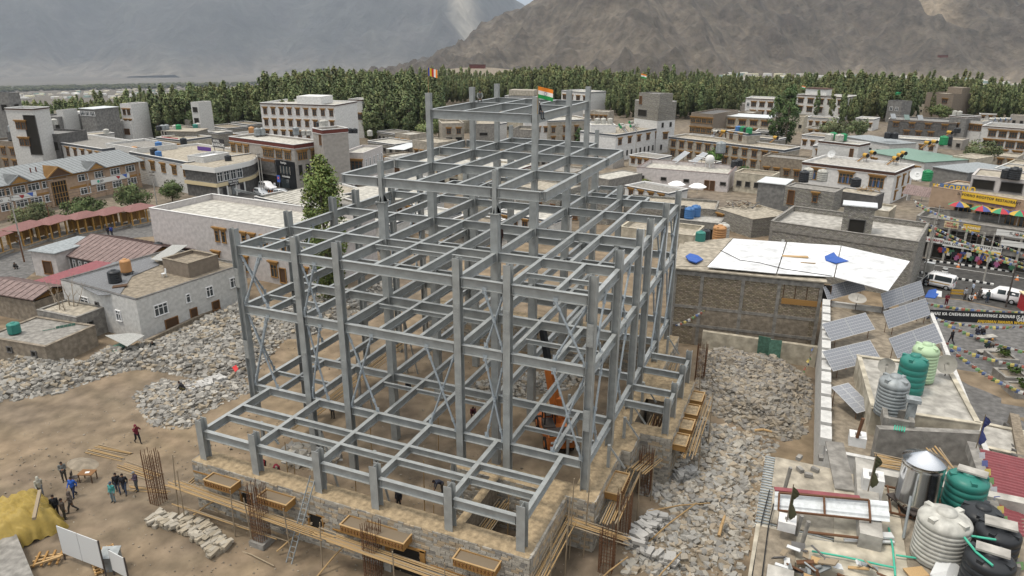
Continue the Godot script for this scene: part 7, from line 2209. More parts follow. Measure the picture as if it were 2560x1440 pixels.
	for s in [-1.0, 1.0]:
		box("headlight", V(s * w2 * 0.62, 0.72, hl - 0.02), V(0.3, 0.14, 0.08), M.chrome, t)
		box("tail_light", V(s * w2 * 0.82, 0.9, -hl - 0.0), V(0.14, 0.3, 0.06), M.red, t)
		box("mirror", V(s * (w2 + 0.1), 1.05, hl * 0.3), V(0.2, 0.14, 0.1), M[m], t)
	box("bumper", V(0, 0.42, hl - 0.02), V(W * 0.86, 0.2, 0.1), M.iron, t)
	if van:
		for i in 9: box("roof_rack_bar", V(0, H + 0.12, -hl * 0.55 + i * 0.24), V(W * 0.7, 0.05, 0.05), M.pvc_white, t)
		for s in [-1.0, 1.0]: box("yellow_stripe", V(s * (w2 + 0.004), 0.86 * k, -0.2), V(0.02, 0.1, L * 0.7), M.yellow, t)
func lamp_post(label: String, at: Vector3, h: float, arm := 0.0, m := "concrete_light", turn := 0.0) -> void:
	var t := thing("street_pole", label, "pole", at, turn)
	var st := nst()
	tub(st, Vector3.ZERO, V(0, h, 0), 0.12, 0.08, 8)
	obj("shaft", st, M[m], t)
	var cr := nst()
	for y in [h - 0.3, h - 0.9]:
		bx(cr, V(0, y, 0), V(1.3, 0.08, 0.08))
		for i in 3: tub(cr, V(-0.5 + 0.5 * i, y, 0), V(-0.5 + 0.5 * i, y + 0.2, 0), 0.04, 0.03, 5)
	if arm > 0:
		var a := nst()
		tub(a, V(0, h, 0), V(arm * 0.5, h + 0.5, 0), 0.05, 0.05, 6)
		tub(a, V(arm * 0.5, h + 0.5, 0), V(arm, h + 0.6, 0), 0.05, 0.05, 6)
		obj("arm", a, M[m], t)
		box("lamp_head", V(arm + 0.3, h + 0.6, 0), V(0.8, 0.12, 0.3), M.pvc_white, t)
	else: obj("crossarm", cr, M.iron, t)
func wire(label: String, a: Vector3, b: Vector3, sag: float, group: String, r := 0.022) -> void:
	var t := thing("overhead_wire", label, "wire", a, 0.0, group)
	var st := nst()
	var p := Vector3.ZERO
	for i in 10:
		var u := (i + 1) / 10.0
		var q := (b - a) * u - UP * sag * 4.0 * u * (1.0 - u)
		tub(st, p, q, r, r, 4, false)
		p = q
	obj("run", st, M.iron, t)
func prayer_flags(label: String, a: Vector3, b: Vector3, sag: float, n: int, sz := 0.36) -> void:
	var t := thing("prayer_flag_string", label, "prayer flags", a)
	var st := nst()
	var C := func(u: float) -> Vector3: return (b - a) * u - UP * sag * 4.0 * u * (1.0 - u)
	for i in 24: tub(st, C.call(i / 24.0), C.call((i + 1) / 24.0), 0.012, 0.012, 4, false)
	obj("cord", st, M.pvc_white, t)
	var cs := [K(.10, .14, .27), K(.40, .40, .38), K(.30, .11, .08), K(.14, .25, .12), K(.42, .35, .12)]
	for k in 5:
		if not cache.has("pf%d" % k):
			var fs := nst()
			fs.set_color(cs[k])
			quad(fs, V(-.5, 0, 0), V(.5, 0, 0), V(.5, -.5, .12), V(-.5, -.5, .1))
			quad(fs, V(-.5, -.5, .1), V(.5, -.5, .12), V(.48, -1, -.05), V(-.46, -1, .0))
			cache["pf%d" % k] = fin(fs)
	var d := (b - a).normalized()
	for i in n:
		var u := (i + 0.5) / n
		var bs := Basis(UP, atan2(-d.z, d.x) + rnd(-.35, .35)) * Basis(Vector3.RIGHT, rnd(-.5, .5))
		put("flag", cache["pf%d" % (i % 5)], M.cloth, t, X(bs * Basis.from_scale(V(sz, sz * rnd(0.8, 1.05), sz)), C.call(u)))
func street_things() -> void:
	var sheets := [["road", [W(39.8, -83.78), W(47.11, -82.42), W(57.76, -80.42), W(54.13, -60.55), W(44.59, -64.26), W(37.07, -63.15)], 0.004, "asphalt"],
		["plaza", [W(37.04, -62.8), W(44.54, -63.92), W(54.05, -60.24), W(47.34, -8.52), W(40.04, -16.59), W(36.94, -33.04)], 0.004, "paving"],
		["pavement", [W(39.82, -84.02), W(41.6, -86.49), W(58.51, -83.79), W(57.86, -80.86), W(47.14, -82.66)], 0.10, "pavement"],
		["lane", [W(-85.75, -22.06), W(-88.25, -27.11), W(-87.26, -39.69), W(-83.08, -52.32), W(-75.45, -45.45), W(-81.83, -39.9), W(-80.45, -30.53), W(-73.71, -21), W(-76.29, -16.25)], 0.004, "paving"],
		["lane", [W(-86.45, -71.45), W(-89.12, -83.85), W(-79.39, -88.2), W(-70.85, -82.7), W(-66.71, -72.21), W(-75.33, -68.39)], 0.004, "asphalt"],
		["lane", [W(-39.63, -92.27), W(-32.79, -99.65), W(-20.84, -78.54), W(-19.27, -62.22), W(-32.15, -67.41)], 0.004, "pavement"]]
	for s in sheets:
		var st := nst()
		prism(st, PackedVector2Array(s[1]), s[2] - 0.3, s[2])
		tag(obj(s[0], st, M[s[3]], self), "", "", "", "structure")
	var kerbs := [["striped kerb along the shop side of the street", V(41.07, 0, -82.02), V(56.7, 0, -79.96), 34], ["striped kerb of the street median", V(39.89, 0, -74.81), V(49.75, 0, -72.56), 24]]
	for q in kerbs:
		var t := thing("kerb", q[0], "kerb", q[1])
		var d: Vector3 = q[2] - q[1]
		for i in q[3]:
			box("kerb_stone", d * ((i + 0.5) / q[3]) + UP * 0.1, V(d.length() / q[3] - 0.02, 0.26, 0.3), M.paint_white if i % 2 else M.black, t, Basis(UP, atan2(-d.z, d.x)))
	for q in [["white edge line painted along the far lane", V(43.1, 0, -79.79), V(54.33, 0, -77.75)], ["white edge line painted along the near lane", V(39.3, 0, -72.74), V(44.62, 0, -71.42)]]:
		var t := thing("road_marking", q[0], "road marking", q[1])
		var d: Vector3 = q[2] - q[1]
		box("line", d * 0.5 + UP * 0.012, V(d.length(), 0.008, 0.12), M.paint_white, t, Basis(UP, atan2(-d.z, d.x)))
	var dir := V(41, 0, -68.19) - V(43.55, 0, -67.18)
	car("white minivan with roof rack and yellow side stripe on the right street", (V(41, 0, -68.19) + V(43.55, 0, -67.18)) * 0.5 + V(0.2, 0, -0.9), atan2(dir.x, dir.z), 3.9, 1.6, 1.95, "car_white", true, "van")
	dir = V(47.45, 0, -65.35) - V(50.19, 0, -64.47)
	car("white people carrier parked on the right street", (V(47.45, 0, -65.35) + V(50.19, 0, -64.47)) * 0.5 + V(0.3, 0, -0.9), atan2(dir.x, dir.z), 4.75, 1.8, 1.8, "car_white")
	car("white off road car parked before the black shop front", V(-85.07, 0, -82.3) + V(0, 0, -0.8), 1.35, 4.6, 1.85, 1.85, "car_white")
	car("dark car with lit headlights in front of the white off road car", V(-82.67, 0, -78.32), 1.2, 4.0, 1.7, 1.5, "car_silver")
	car("silver hatchback behind the ridged white canopy", V(-77.95, 0, -79.53), 1.9, 3.8, 1.65, 1.5, "car_silver")
	car("white van half hidden by the tall bushy poplar", V(-71.53, 0, -94.2), 1.5, 4.4, 1.8, 2.0, "car_white", true, "van")
	car("white car in the lane seen through the frame", V(-34.84, 0, -77.31), 1.1, 4.0, 1.7, 1.5, "car_white")
	lamp_post("tall grey pole on the right street beside the terrace house", V(41.23, 0, -72.8), 8.6)
	lamp_post("tall grey pole on the pavement before the shop row", V(43, 0, -82.86), 8.4)
	lamp_post("grey lamp pole on the street median", V(48.65, 0, -73.37), 7.0)
	lamp_post("black lamp post leaning over the white people carrier", V(49.44, 0, -63.21), 5.6, 0.8, "iron")
	lamp_post("thick grey pole by the rounded corner shop", V(-82.31, 0, -78.03), 9.0)
	lamp_post("thinner grey pole right of the thick one at the corner shop", V(-82.13, 0, -78.56), 8.2)
	lamp_post("tall white pole rising over the second stall from the left", V(-84.91, 0, -28.57), 9.5)
	lamp_post("red arched street lamp behind the third stall", V(-91.28, 0, -37.92), 5.6, -0.0, "rust")
	lamp_post("pale pole between the street trees before the white house", V(-94.43, 0, -61.84), 7.0)
	lamp_post("short red lamp post at the foot of the lane with a banded base", V(-81.83, 0, -26.55), 4.2, 0.0, "rust")
	lamp_post("grey pole in front of the white window row house", V(-19.65, 0, -151.67), 10.5)
	for i in 5:
		wire("thin overhead wire crossing the shop row", V(41.23, 0, -72.8) + UP * (8.2 - i * 0.5), V(57.28, 0, -78.27) + UP * (7.4 - i * 0.5), 0.5, "wires crossing the shop row")
	for i in 4:
		wire("thin overhead wire across the left lane", V(-84.91, 0, -28.57) + UP * (9.0 - i * 0.5), V(-94.43, 0, -61.84) + UP * (6.8 - i * 0.4), 0.6, "wires across the left lane")
	for i in 4:
		wire("thin overhead wire before the red banded hotel", V(-82.31, 0, -78.03) + UP * (8.8 - i * 0.6), V(-81.41, 0, -96.57) + UP * (8.4 - i * 0.5), 0.5, "wires before the red banded hotel")
	prayer_flags("prayer flag string from the pink awning down across the shop row", V(40.54, 7.2, -92.67), V(52.06, 5.5, -68.88), 0.5, 44)
	prayer_flags("prayer flag string from the terrace corner to the right edge", V(40.65, 7, -89.17), V(54.16, 5.8, -79.32), 0.5, 36)
	prayer_flags("prayer flag string across the middle of the shop row", V(40.4, 6.6, -81.24), V(52.24, 4.4, -68.63), 0.5, 42)
	prayer_flags("lowest prayer flag string before the hung clothes", V(40.35, 6.2, -78.96), V(53.02, 3.2, -71.19), 0.4, 42)
	prayer_flags("prayer flag string just above the black banner", V(36.97, 6.6, -40.64), V(47.2, 5.5, -45.35), 0.3, 34)
	prayer_flags("prayer flag string just below the black banner", V(36.83, 6.4, -36.92), V(47.04, 4.6, -43.66), 0.5, 30)
	prayer_flags("prayer flag string slanting over the walker in black", V(37.44, 6.4, -37.18), V(46.18, 3.6, -38.47), 0.4, 26)
	prayer_flags("prayer flag string over the first stone planter", V(37.18, 6.2, -31.71), V(45.56, 3.4, -35.3), 0.4, 24)
	prayer_flags("prayer flag string over the second stone planter", V(37.96, 6.2, -29.64), V(44.35, 3.2, -29.24), 0.4, 24)
	prayer_flags("prayer flag string on the tan block wall below the white metal roof", V(13.25, 2.6, -34.25), V(19.59, 7.9, -37.92), 0.6, 34, 0.3)
	prayer_flags("prayer flag string on the plinth by the panel roof house", V(26.95, 4.6, -29.23), V(26.51, 0.6, -32.38), 0.1, 9, 0.4)
	var ba := V(37.64, 5.6, -40.54)
	var bb := V(47.42, 5, -43.46)
	var bn := sign_board("long black banner with white and yellow lettering strung over the plaza", (ba + bb) * 0.5, atan2(-(bb - ba).z, (bb - ba).x), (bb - ba).length(), 1.15, "black", [["BHAI KA CHEHLUM MANAYENGE ZAINAB (S.A) AYE HAL", 0.35, 0.2, 0.3, "paint_white"], ["QABR PE", 4.0, -0.12, 0.27, "paint_white"], ["ANJUMAN IMAMIA WOMEN WING", 2.6, -0.42, 0.27, "sign_yellow"]])
	bn.rotation.x = -0.12
	var k := 0
	for p in [V(45.42, 0, -43.97), V(45.46, 0, -39.48), V(45.76, 0, -36.41)]:
		var t := thing("planter", ["farthest", "middle", "nearest"][k] + " stone planter with a small bush on the plaza", "planter", p, 0.3)
		for s in [-1.0, 1.0]:
			box("side", V(0, 0.4, s * 1.0), V(2.4, 0.8, 0.3), M.concrete, t)
			box("end", V(s * 1.05, 0.4, 0), V(0.3, 0.8, 1.7), M.concrete, t)
		box("soil", V(0, 0.6, 0), V(1.8, 0.1, 1.7), M.roofmud, t)
		put("bush", leaf_mesh(50 + k, 1.2, 0.8, 500, 0.1, "round", K(.07, .11, .025)), M.leaf, t, X(BI, V(0.2, 0.5, 0)))
		k += 1
	for q in [["stone bench on the plaza below the banner", V(45.04, 0, -50.06), 0.6], ["second stone bench nearer the planters", V(44.64, 0, -45.81), 0.6]]:
		var t := thing("bench", q[0], "bench", q[1], q[2])
		box("seat", V(0, 0.42, 0), V(2.6, 0.1, 0.8), M.concrete_light, t)
		for s in [-1.0, 1.0]: box("leg", V(s * 0.9, 0.19, 0), V(0.4, 0.38, 0.6), M.concrete, t)
	var br := thing("barrier", "yellow and black road barrier beside the minivan", "barrier", V(44.35, 0, -65.48), 0.2)
	for y in [0.35, 0.75]: box("board", V(0, y, 0), V(1.6, 0.28, 0.05), M.yellow, br)
	for s in [-1.0, 1.0]:
		box("leg", V(s * 0.75, 0.55, 0), V(0.05, 1.1, 0.05), M.iron, br)
		box("foot", V(s * 0.75, 0.03, 0), V(0.06, 0.06, 0.7), M.iron, br)
	sheet("bag_heap", "heap of blue sheeting and bags beside the minivan", "bags", [V(40.42, 0.1, -63.13), V(41.01, 0.5, -65.06), V(41.9, 0.6, -65.66), V(42.35, 0.3, -65.06), V(41.61, 0.1, -63.16)], "tarp_blue", 0.35)
	sheet("white_sack", "white sacks lying beside the blue sheeting on the street", "sack", [V(41.71, 0.1, -64.03), V(41.97, 0.5, -65.31), V(42.62, 0.4, -65.56), V(42.45, 0.1, -64.02)], "pvc_white", 0.3)
	for q in [["orange cone on the far kerb of the street", V(46.51, 0, -80)], ["orange cone behind the people carrier", V(53.22, 0, -76.5)], ["orange cone at the median end", V(46.4, 0, -65.54)]]:
		var t := thing("traffic_cone", q[0], "cone", q[1])
		var st := nst()
		lathe(st, [W(0.03, 0.75), W(0.2, 0.05), W(0.28, 0.05), W(0.28, 0.0)], 10)
		obj("cone", st, M.orange, t)
		var bd := nst()
		lathe(bd, [W(0.095, 0.55), W(0.15, 0.32)], 10)
		obj("band", bd, M.paint_white, t)
	var bx2 := thing("cabinet", "pale electric cabinet on the pavement by the tall pole", "cabinet", V(42.08, 0, -75.16), -0.3)
	box("case", V(0, 0.75, 0), V(1.2, 1.5, 0.7), M.concrete_light, bx2)
	box("lid", V(0, 1.54, 0), V(1.3, 0.08, 0.8), M.pvc_white, bx2)
	var kb := thing("kiosk", "small red kiosk with a pale roof at the right edge", "kiosk", V(52.16, 0, -63.17), 0.2)
	box("wall", V(0, 1.0, 0), V(2.4, 2.0, 2.0), M.sign_red, kb)
	box("roof", V(0, 2.06, 0), V(2.7, 0.12, 2.3), M.sign_cream, kb)
	box("window", V(0, 1.1, 1.02), V(1.6, 0.9, 0.05), M.pane, kb)
	var bo := thing("striped_bollard", "black and white striped cone bollard on the median", "bollard", V(44.25, 0, -75.9))
	for i in 4:
		var st := nst()
		lathe(st, [W(0.42 - i * 0.04, 0.22 * i + 0.22), W(0.46 - i * 0.04, 0.22 * i)], 14)
		obj("ring", st, M.paint_white if i % 2 else M.black, bo)
	var s9 := thing("road_sign", "blue no entry road sign before the black shop front", "road sign", V(-82.49, 0, -83.92), -0.1)
	box("post", V(0, 1.3, 0), V(0.08, 2.6, 0.08), M.sheet_grey, s9)
	box("plate", V(0, 2.6, 0.06), V(0.9, 1.5, 0.05), M.sign_blue, s9)
	var nd := nst()
	tub(nd, V(0, 2.75, 0.09), V(0, 2.75, 0.12), 0.3, 0.3, 16)
	obj("disc", nd, M.red, s9)
	box("bar", V(0, 2.75, 0.13), V(0.4, 0.1, 0.02), M.paint_white, s9)
	for i in 6:
		var t := thing("bollard", "orange bollard number %d from the left before the hotel" % (i + 1), "bollard", V(-82.4, 0, -80.24).lerp(V(-79.11, 0, -79.9), i / 5.0), 0, "orange bollards before the hotel")
		var st := nst()
		tub(st, Vector3.ZERO, V(0, 0.8, 0), 0.08, 0.07, 8)
		obj("post", st, M.orange, t)
	var mo := thing("radio_mast", "thin red lattice radio mast beyond the poplars on the left", "mast", V(-429.72, -4, -504.31) - UP * 4)
	var mst := nst()
	for s in [-1.0, 1.0]:
		for e in [-1.0, 1.0]: bar(mst, V(s * 1.4, 0, e * 1.4), V(s * 0.3, 26, e * 0.3), 0.3, 0.3)
	for i in 9: bx(mst, V(0, 2.5 + i * 2.6, 0), V(2.6 - i * 0.22, 0.25, 2.6 - i * 0.22))
	obj("lattice", mst, M.rust, mo)
	mo.scale = Vector3.ONE * 0.4
	var kn := nst()
	kn.set_smooth_group(0)
	kn.set_color(K(.27, .225, .17))
	lathe(kn, [W(260, -8), W(180, 4), W(120, 12), W(70, 22), W(30, 26), W(0.1, 27)], 40)
	var kp := V(24.5, 0, 38) + V(0.9214, 0, -0.3885) * -60.0 + V(-0.3885, 0, -0.9214) * 1265.0
	tag(obj("knoll", kn, M.ground, self, X(BI, V(kp.x, -43, kp.z))), "", "", "", "structure")
	for q in [["dark red temple block on a terrace at the foot of the hills", 1190, 160, 26.0, 9.0, "band_red"], ["white terrace house below the red temple at the hill foot", 1190, 170, 34.0, 7.0, "whiteclean"], ["tiny white house left of the temple at the hill foot", 1140, 176, 14.0, 8.0, "whiteclean"], ["long low white school below the temple among the poplars", 1160, 184, 40.0, 6.0, "whiteclean"], ["small red shrine low on the right hillside", 2362, 131, 22.0, 6.0, "band_red"]]:
		var d := 1250.0 if q[1] < 2000 else 2050.0
		var sx: float = (q[1] - 1280.0) / 1770.6 * d * 0.943
		var p := V(24.5, 0, 38) + V(0.9214, 0, -0.3885) * sx + V(-0.3885, 0, -0.9214) * d
		p.y = 31.8 - (q[2] - 95.0) / 1770.6 * d * 1.03
		var t := thing("hillside_house", q[0], "building", p, 0.3)
		box("wall", V(0, 0, 0), V(q[3], q[4], 12), M[q[5]], t)
		box("roof", V(0, q[4] * 0.5 + 0.4, 0), V(q[3] + 1, 0.8, 13), M.band_brown, t)
# ---------------------------------------------------------------- people
func pose_bones(p: String) -> Array:
	var J := {}
	var S := func(n: String, x: float, y: float, z: float) -> void: J[n] = V(x, y, z)
	var lean := 0.0
	var hip := 0.94
	for s in [1, -1]:
		var q := "l" if s > 0 else "r"
		S.call("hip" + q, 0.095 * s, 0.92, 0); S.call("knee" + q, 0.105 * s, 0.50, 0.03); S.call("ank" + q, 0.105 * s, 0.09, -0.02); S.call("toe" + q, 0.125 * s, 0.035, 0.15)
		S.call("sh" + q, 0.185 * s, 1.40, 0.0); S.call("el" + q, 0.24 * s, 1.12, -0.03); S.call("wr" + q, 0.235 * s, 0.88, 0.07)
	S.call("pel", 0, 0.95, 0); S.call("chest", 0, 1.28, 0.0); S.call("neck", 0, 1.47, 0.0); S.call("head", 0, 1.62, 0.02)
	match p:
		"walk":
			J.kneel = V(.1, .52, .16); J.ankl = V(.1, .11, .22); J.toel = V(.11, .06, .38)
			J.kneer = V(-.1, .48, -.05); J.ankr = V(-.1, .14, -.36); J.toer = V(-.11, .04, -.22)
			J.ell = V(.24, 1.14, -.14); J.wrl = V(.23, .92, -.14); J.elr = V(-.24, 1.13, .08); J.wrr = V(-.22, .95, .26)
		"phone":
			J.ell = V(.24, 1.12, .03); J.wrl = V(.07, 1.16, .27); J.elr = V(-.24, 1.12, .03); J.wrr = V(-.07, 1.17, .27); J.head = V(0, 1.60, .07)
		"carry":
			J.kneel = V(.1, .52, .18); J.ankl = V(.1, .1, .27); J.toel = V(.11, .06, .42)
			J.kneer = V(-.1, .47, -.06); J.ankr = V(-.1, .14, -.38); J.toer = V(-.11, .04, -.24)
			J.ell = V(.27, 1.30, .2); J.wrl = V(.16, 1.52, .2); J.elr = V(-.27, 1.30, .2); J.wrr = V(-.16, 1.52, .2)
		"squat":
			for s in [1, -1]:
				var q := "l" if s > 0 else "r"
				J["hip" + q] = V(.1 * s, .28, -.12); J["knee" + q] = V(.2 * s, .52, .26); J["ank" + q] = V(.14 * s, .09, .06); J["toe" + q] = V(.17 * s, .035, .22)
				J["sh" + q] = V(.19 * s, .74, .14); J["el" + q] = V(.25 * s, .5, .3); J["wr" + q] = V(.12 * s, .34, .45)
			J.pel = V(0, .3, -.12); J.chest = V(0, .62, .05); J.neck = V(0, .82, .18); J.head = V(0, .93, .27)
		"bend":
			for s in [1, -1]:
				var q := "l" if s > 0 else "r"
				J["sh" + q] = V(.18 * s, 1.12, .42); J["el" + q] = V(.22 * s, .86, .5); J["wr" + q] = V(.16 * s, .62, .56)
			J.chest = V(0, 1.12, .26); J.neck = V(0, 1.16, .48); J.head = V(0, 1.18, .63)
		"sit":
			for s in [1, -1]:
				var q := "l" if s > 0 else "r"
				J["hip" + q] = V(.1 * s, .12, 0); J["knee" + q] = V(.12 * s, .12, .42); J["ank" + q] = V(.12 * s, -.30, .44); J["toe" + q] = V(.13 * s, -.36, .6)
				J["sh" + q] = V(.185 * s, .60, 0.03); J["el" + q] = V(.25 * s, .33, .06); J["wr" + q] = V(.14 * s, .22, .28)
			J.pel = V(0, .14, 0); J.chest = V(0, .47, 0.0); J.neck = V(0, .67, .03); J.head = V(0, .81, .08)
	var B := []
	B.append([J.pel, J.chest, .145, .165, 0]); B.append([J.chest, J.neck, .165, .075, 0])
	B.append([J.shl, J.shr, .085, .085, 0]); B.append([J.neck, J.head, .058, .06, 3])
	B.append([J.hipl, J.hipr, .12, .12, 1])
	for q in ["l", "r"]:
		B.append([J["sh" + q], J["el" + q], .066, .052, 0]); B.append([J["el" + q], J["wr" + q], .052, .04, 0])
		B.append([J["wr" + q], J["wr" + q] + (J["wr" + q] - J["el" + q]).normalized() * .09, .034, .036, 3])
		B.append([J["hip" + q], J["knee" + q], .098, .072, 1]); B.append([J["knee" + q], J["ank" + q], .07, .052, 1])
		B.append([J["ank" + q], J["toe" + q], .052, .042, 2])
	return [B, J]
func capsule(p: Vector3, a: Vector3, b: Vector3, ra: float, rb: float) -> float:
	var ab := b - a
	var t := clampf((p - a).dot(ab) / maxf(ab.length_squared(), 1e-6), 0, 1)
	return p.distance_to(a + ab * t) - lerpf(ra, rb, t)
func nets(field: Callable, lo: Vector3, hi: Vector3, c: float) -> Array:
	var n := Vector3i(((hi - lo) / c).ceil()) + Vector3i.ONE
	var vals := PackedFloat32Array()
	vals.resize(n.x * n.y * n.z)
	for k in n.z:
		for j in n.y:
			for i in n.x: vals[i + n.x * (j + n.y * k)] = field.call(lo + V(i, j, k) * c)
	var vid := {}
	var vs := PackedVector3Array()
	var off: Array[Vector3i] = [Vector3i(0, 0, 0), Vector3i(1, 0, 0), Vector3i(0, 1, 0), Vector3i(1, 1, 0), Vector3i(0, 0, 1), Vector3i(1, 0, 1), Vector3i(0, 1, 1), Vector3i(1, 1, 1)]
	var edges := [[0, 1], [2, 3], [4, 5], [6, 7], [0, 2], [1, 3], [4, 6], [5, 7], [0, 4], [1, 5], [2, 6], [3, 7]]
	for k in n.z - 1:
		for j in n.y - 1:
			for i in n.x - 1:
				var f := PackedFloat32Array()
				var neg := 0
				for o in off:
					var v := vals[i + o.x + n.x * (j + o.y + n.y * (k + o.z))]
					f.append(v)
					if v < 0: neg += 1
				if neg == 0 or neg == 8: continue
				var s := Vector3.ZERO
				var m := 0
				for e in edges:
					if (f[e[0]] < 0) != (f[e[1]] < 0):
						s += Vector3(off[e[0]]).lerp(Vector3(off[e[1]]), f[e[0]] / (f[e[0]] - f[e[1]]))
						m += 1
				vid[Vector3i(i, j, k)] = vs.size()
				vs.append(lo + (V(i, j, k) + s / m) * c)
	var tris := PackedInt32Array()
	var ax := [[Vector3i(1, 0, 0), Vector3i(0, 1, 0), Vector3i(0, 0, 1)], [Vector3i(0, 1, 0), Vector3i(0, 0, 1), Vector3i(1, 0, 0)], [Vector3i(0, 0, 1), Vector3i(1, 0, 0), Vector3i(0, 1, 0)]]
	for key in vid:
		for a in ax:
			var q: Vector3i = key + a[0]
			if q.x >= n.x or q.y >= n.y or q.z >= n.z: continue
			var v0 := vals[key.x + n.x * (key.y + n.y * key.z)]
			var v1 := vals[q.x + n.x * (q.y + n.y * q.z)]
			if (v0 < 0) == (v1 < 0): continue
			var c0: Vector3i = key - a[1]
			var c1: Vector3i = key - a[2]
			var c2: Vector3i = key - a[1] - a[2]
			if not (vid.has(c0) and vid.has(c1) and vid.has(c2)): continue
			var w := [vid[key], vid[c0], vid[c2], vid[c1]]
			if v0 < 0: w.reverse()
			tris.append_array([w[0], w[1], w[2], w[0], w[2], w[3]])
	return [vs, tris]
func body_shape(p: String) -> Dictionary:
	if cache.has("body_" + p): return cache["body_" + p]
	var bj := pose_bones(p)
	var B: Array = bj[0]
	var J: Dictionary = bj[1]
	var lo := Vector3.ONE * 9
	var hi := -lo
	for b in B:
		for q in [b[0], b[1]]:
			lo = lo.min(q - Vector3.ONE * 0.24); hi = hi.max(q + Vector3.ONE * 0.24)
	var field := func(q: Vector3) -> float:
		var d := 9.0
		for b in B:
			var e := capsule(q, b[0], b[1], b[2], b[3])
			if e > 0.3 and d < 9.0: continue
			var h := clampf(0.5 + 0.5 * (d - e) / 0.035, 0, 1)
			d = lerpf(d, e, h) - 0.035 * h * (1 - h)
		return d
	var R := nets(field, lo, hi, 0.042)
	var reg := PackedInt32Array()
	for v in R[0]:
		var best := 9.0
		var id := 0
		for b in B:
			var e := capsule(v, b[0], b[1], b[2], b[3])
			if e < best: best = e; id = b[4]
		reg.append(id)
	var vs: PackedVector3Array = R[0]
	var ts: PackedInt32Array = R[1]
	var hd: Vector3 = J.head
	var tilt := Basis(Vector3.RIGHT, clampf((hd.z - J.neck.z) * 2.2, 0, 0.9))
	var inv := tilt.inverse()
	var hf := func(q: Vector3) -> float:
		var l: Vector3 = inv * (q - hd)
		var d := (l * V(1.0 / 0.076, 1.0 / 0.115, 1.0 / 0.095)).length() * 0.09 - 0.09
		d = minf(d, capsule(l, V(0, -.06, .03), V(0, -.085, .055), .05, .034))
		d = minf(d, capsule(l, V(0, .015, .085), V(0, -.022, .103), .012, .017))
		for s in [-1.0, 1.0]:
			d = minf(d, capsule(l, V(s * .078, .015, -.01), V(s * .082, -.025, -.005), .016, .012))
			d = maxf(d, -(l.distance_to(V(s * .032, .012, .098)) - .017))
		d = maxf(d, -capsule(l, V(-.022, -.052, .103), V(.022, -.052, .103), .007, .007))
		return d
	var Hn := nets(hf, hd - Vector3.ONE * 0.15, hd + Vector3.ONE * 0.15, 0.016)
	var base := vs.size()
	vs.append_array(Hn[0])
	for i in Hn[0].size(): reg.append(3)
	for i in Hn[1]: ts.append(i + base)
	var FT := nst()
	for q in ["l", "r"]:
		var wr: Vector3 = J["wr" + q]
		var d: Vector3 = (wr - J["el" + q]).normalized()
		var side := d.cross(Vector3.RIGHT if absf(d.x) < 0.8 else UP).normalized()
		var curl := side.cross(d).normalized() * (1.0 if q == "l" else -1.0)
		for i in 5:
			var th := i == 4
			var root := wr + d * (0.10 if not th else 0.045) + side * ((i - 1.5) * 0.019 if not th else 0.04)
			var L: float = [0.036, 0.042, 0.039, 0.031, 0.03][i]
			var a := root
			var dd := d if not th else (d + side * 0.8).normalized()
			for s in 3 if not th else 2:
				var b := a + dd * L
				tub(FT, a, b, 0.0095, 0.0085, 5)
				dd = (dd - curl * 0.28).normalized()
				a = b
	cache["body_" + p] = {"v": vs, "t": ts, "r": reg, "head": hd, "tilt": tilt, "fingers": fin(FT)}
	return cache["body_" + p]
func person(label: String, at: Vector3, turn: float, pose: String, top: Color, legs: Color, hair := K(.012, .01, .009), cover := "hair", size := 1.0) -> Node3D:
	var t := thing("person", label, "person", at, turn)
	t.scale = Vector3.ONE * size
	var S := body_shape(pose)
	var cols := [top, legs, K(.03, .025, .022), K(.27, .15, .095)]
	var st := nst()
	st.set_smooth_group(0)
	for i in S.t:
		st.set_color(cols[S.r[i]])
		st.add_vertex(S.v[i])
	st.index()
	st.generate_normals()
	var b := put("body", st.commit(), M.vcol, t)
	put("fingers", S.fingers, M.skin, b)
	var hs := nst()
	hs.set_color(hair)
	var k := 1.1 if cover == "hair" else (1.16 if cover == "cap" else 1.3)
	var prof := [W(0.004, 0.128 * k), W(0.045 * k, 0.118 * k), W(0.075 * k, 0.08 * k), W(0.085 * k, 0.03), W(0.084 * k, -0.005)]
	if cover == "hood": prof.append_array([W(0.09 * k, -0.05), W(0.12, -0.14)])
	lathe(hs, prof, 14)
	if cover == "cap": bx(hs, V(0, 0.03, 0.11), V(0.13, 0.014, 0.09))
	obj(cover, hs, M.cloth, t, X(S.tilt * Basis(Vector3.RIGHT, -0.28) * Basis.from_scale(V(0.98, 1, 1.15)), S.head + S.tilt * V(0, 0.0, -0.012)))
	return t
